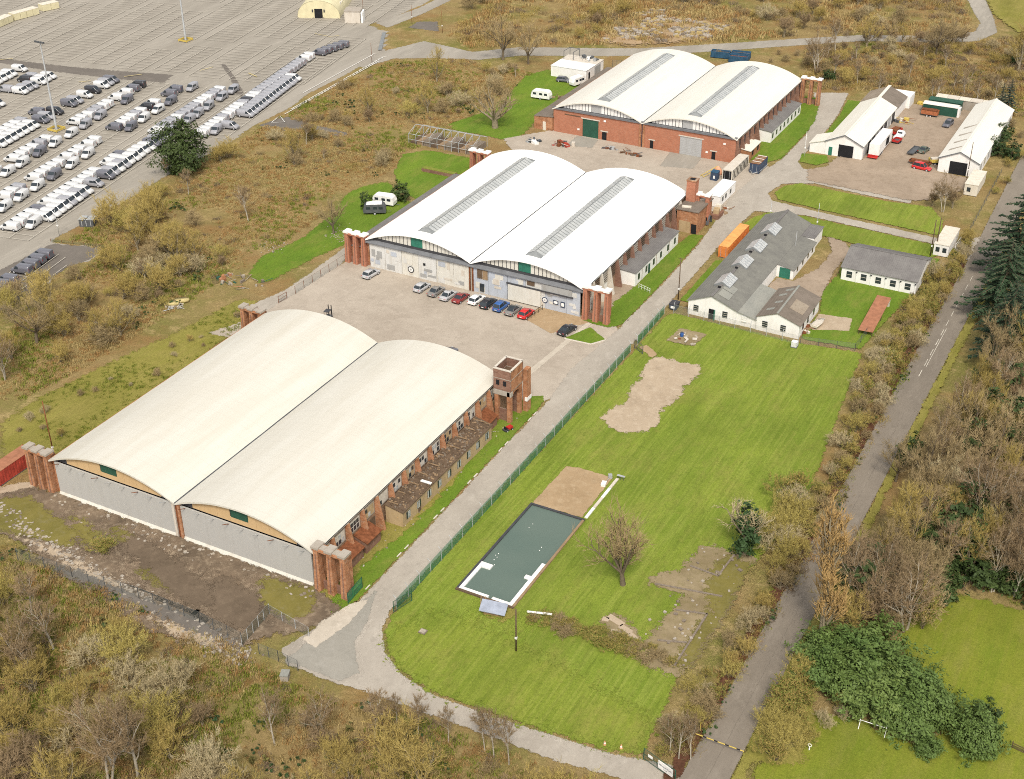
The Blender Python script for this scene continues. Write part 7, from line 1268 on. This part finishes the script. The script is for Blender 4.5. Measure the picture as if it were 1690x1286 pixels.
junk('timber and metal offcuts behind the portable cabin', 52.6, 148.2, 22, 1.2, 2.2, 11, ('timber', 'wall_cream', 'galv', 'rust'), .5); junk('chairs and boards along the workshop hut wall', 86.4, 104.2, 14, .5, 2.4, 12, ('timber', 'wall_cream', 'rust'), .8); junk('pallets on the lawn by the white static caravan', -14.2, 200.8, 8, 1.6, .8, 13, ('timber', 'wood_dark'), .3)
for i, (px, py) in enumerate(((283, 505), (300, 500))):
    t = thing('scrap_boat', 'mossy yellow boat-like tank on the rough meadow, ' + ('left one' if i == 0 else 'right one'), 'tank', (*G(px, py), .1), .5+i*.2, 'mossy tanks on the meadow'); MB().loft([[(x, -w_, .7), (x, -w_*.6, .05), (x, w_*.6, .05), (x, w_, .7)] for x, w_ in ((-1.2, .7), (.6, .8), (1.5, .2))]).build('hull', 'paint_yellow', t); MB().box(-1.0, -.5, .4, .5, .5, .62).build('fill', 'moss', t)
t = thing('brick_bed', 'low brick-walled raised bed on the west lawn', 'planter', (-19, 138)); MB().box(0, 0, 0, 9, 1.4, .8).build('wall', 'brick_dark', t); MB().box(.1, .1, .802, 8.9, 1.3, .95).build('planting', 'grass_green', t)
t = thing('transformer', 'grey transformer cabinet in the fenced grass corner of the van park', 'cabinet', (*G(146, 372), 0), .4); MB().box(-1.6, -1, 0, 1.6, 1, 1.7).build('body', 'metal_dark', t); MB().box(-1.7, -1.1, 1.702, -.1, 1.1, 1.82).build('lid', 'metal_grey', t); MB().box(.1, -1.1, 1.702, 1.7, 1.1, 1.82).build('lid', 'metal_grey', t)
for x in (-1, 0, 1): MB().box(x-.06, -1.03, .2, x+.06, -1.003, 1.5).build('bar', 'galv', t)
for i, (p, q) in enumerate((((0, 46), (23, 36)), ((25, 35), (66, 24)), ((72, 20), (99, 14)))):
    t = thing('pallet_stack', ('cut-off cream timber pack at the far left picture edge', 'longest cream timber pack in the empty lot', 'shortest cream timber pack, right of the longest')[i], 'timber pack', (*G(*p), 0)); d = Vector(G(*q))-Vector(G(*p)); t.rotation_euler = (0, 0, math.atan2(d.y, d.x)); n = max(2, int(d.length/2.2))
    for k in range(n): MB().box(k*d.length/n, 0, .15, (k+1)*d.length/n-.12, 3, 2.2).build('pack', 'cream_nissen', t); MB().box(k*d.length/n, -.03, 2.202, (k+1)*d.length/n-.1, 3.03, 2.26).build('cover', 'wall_cream', t)
t = thing('garden_goal', 'white tubular goal frame lying in the garden', 'goal', (*G(1418, 1200), 0)); d = Vector(G(1461, 1214))-Vector(G(1418, 1200)); t.rotation_euler = (0, 0, math.atan2(d.y, d.x)); L = d.length
MB().tube((0, 0, 1.2), (L, 0, 1.2), .06).build('crossbar', 'white_plastic', t)
for x in (0, L):
    for y in (-.8, .8): MB().tube((x, 0, 1.2), (x, y, 0), .05).build('leg', 'white_plastic', t)
    MB().path([(x, .35*math.cos(k*.785), 1.3+.3*math.sin(k*.785)) for k in range(9)], .04).build('hoop', 'white_plastic', t)
t = thing('bird_bath', 'small white ornament on the garden lawn', 'ornament', (*G(1335, 1240), 0)); MB().tube((0, 0, 0), (0, 0, .8), .09, .07, 8).build('stem', 'white_plastic', t); MB().path([(.22*math.cos(k*.785), 0, 1.0+.22*math.sin(k*.785)) for k in range(9)], .05).build('ring', 'white_plastic', t)
t = thing('garden_fence', 'dark wooden rail fence in the bottom right corner', 'fence', G(1668, 1236)); d = Vector(G(1740, 1270))-Vector(G(1668, 1236)); t.rotation_euler = (0, 0, math.atan2(d.y, d.x))
for i in range(4): MB().box(i*1.6, 0, 0, i*1.6+.12, .12, 1.2).build('post', 'wood_dark', t)
for z in (.35, .65, .95): MB().box(0, -.04, z, d.length, -.003, z+.13).build('rail', 'wood_dark', t)
for i, p in enumerate(((998, 1230), (1025, 1236))):
    t = thing('traffic_cone', ('orange cone lying by the lower track, left', 'orange and white cone standing by the lower track, right')[i], 'cone', (*G(p[0], p[1]), .05)); MB().tube((0, 0, .03), (0, 0, .7), .2, .04, 10).build('cone', 'tarp_orange', t); MB().box(-.25, -.25, 0, .25, .25, .04).build('base', 'dark', t); MB().tube((0, 0, .3), (0, 0, .45), .145, .1, 10).build('band', 'white_plastic', t)
t = thing('meter_box', 'grey-green service box beside the wire fence at the track fork', 'box', (*G(471, 1120), 0), .4); MB().box(-.5, -.6, 0, .5, .6, .9).build('body', 'concrete', t); MB().box(-.55, -.65, .902, .55, .65, 1.0).build('lid', 'roof_asbestos_pale', t)
# loose stone
def stones(name, label, pts, seed, sz=(.1, .45), mats=('stone', 'stone_dark', 'concrete')):
    b = MB(); r_ = random.Random(seed)
    for x, y in pts: s = r_.uniform(*sz); b.obox(x, y, -.02, s, s*r_.uniform(.5, 1.3), s*r_.uniform(.3, .8), r_.uniform(0, 3), r_.randrange(len(mats)), r_.uniform(-.05, .05))
    tag(b.build(name, list(mats)), label, kind='stuff')
r_ = random.Random(3); pts = []
for i in range(2600):
    t_ = r_.random(); x = -8+t_*56; pts.append((x+r_.gauss(0, 1.5), -9.2-.155*x+r_.gauss(0, .8)-(0 if x > 0 else -1)))
for i in range(350): x = r_.uniform(0, 49); pts.append((x, -1-abs(r_.gauss(0, 1.2))))
stones('rubble', 'scattered pale rubble in the yard before the near hangar', pts, 5)
Q = [G(*p) for p in [(985, 68), (1015, 50), (1045, 26), (1075, 14), (1110, 20), (1150, 30), (1205, 44), (1190, 62), (1120, 70), (1040, 70)]]; pts = []
while len(pts) < 1500:
    x, y = r_.uniform(min(p[0] for p in Q), max(p[0] for p in Q)), r_.uniform(min(p[1] for p in Q), max(p[1] for p in Q))
    if inside(x, y, Q) and noise.noise(Vector((x*.13, y*.13, 5))) > -.05: pts.append((x, y))
stones('spoil_rubble', 'heaped concrete rubble beyond the north road', pts, 6, (.25, 1.4), ('stone', 'stone_dark', 'concrete', 'straw'))
pts = [(r_.uniform(48.8, 53), r_.uniform(1, 52)) for i in range(260)]+[(r_.uniform(64.6, 70), r_.uniform(88, 93.4)) for i in range(120)]+[(G(560+r_.gauss(0, 12), 388+r_.gauss(0, 6))) for i in range(120)]+[G(450+r_.gauss(0, 12), 410+r_.gauss(0, 6)) for i in range(80)]
stones('loose_stones', 'loose stones and litter on the verges', pts, 7, (.08, .3))
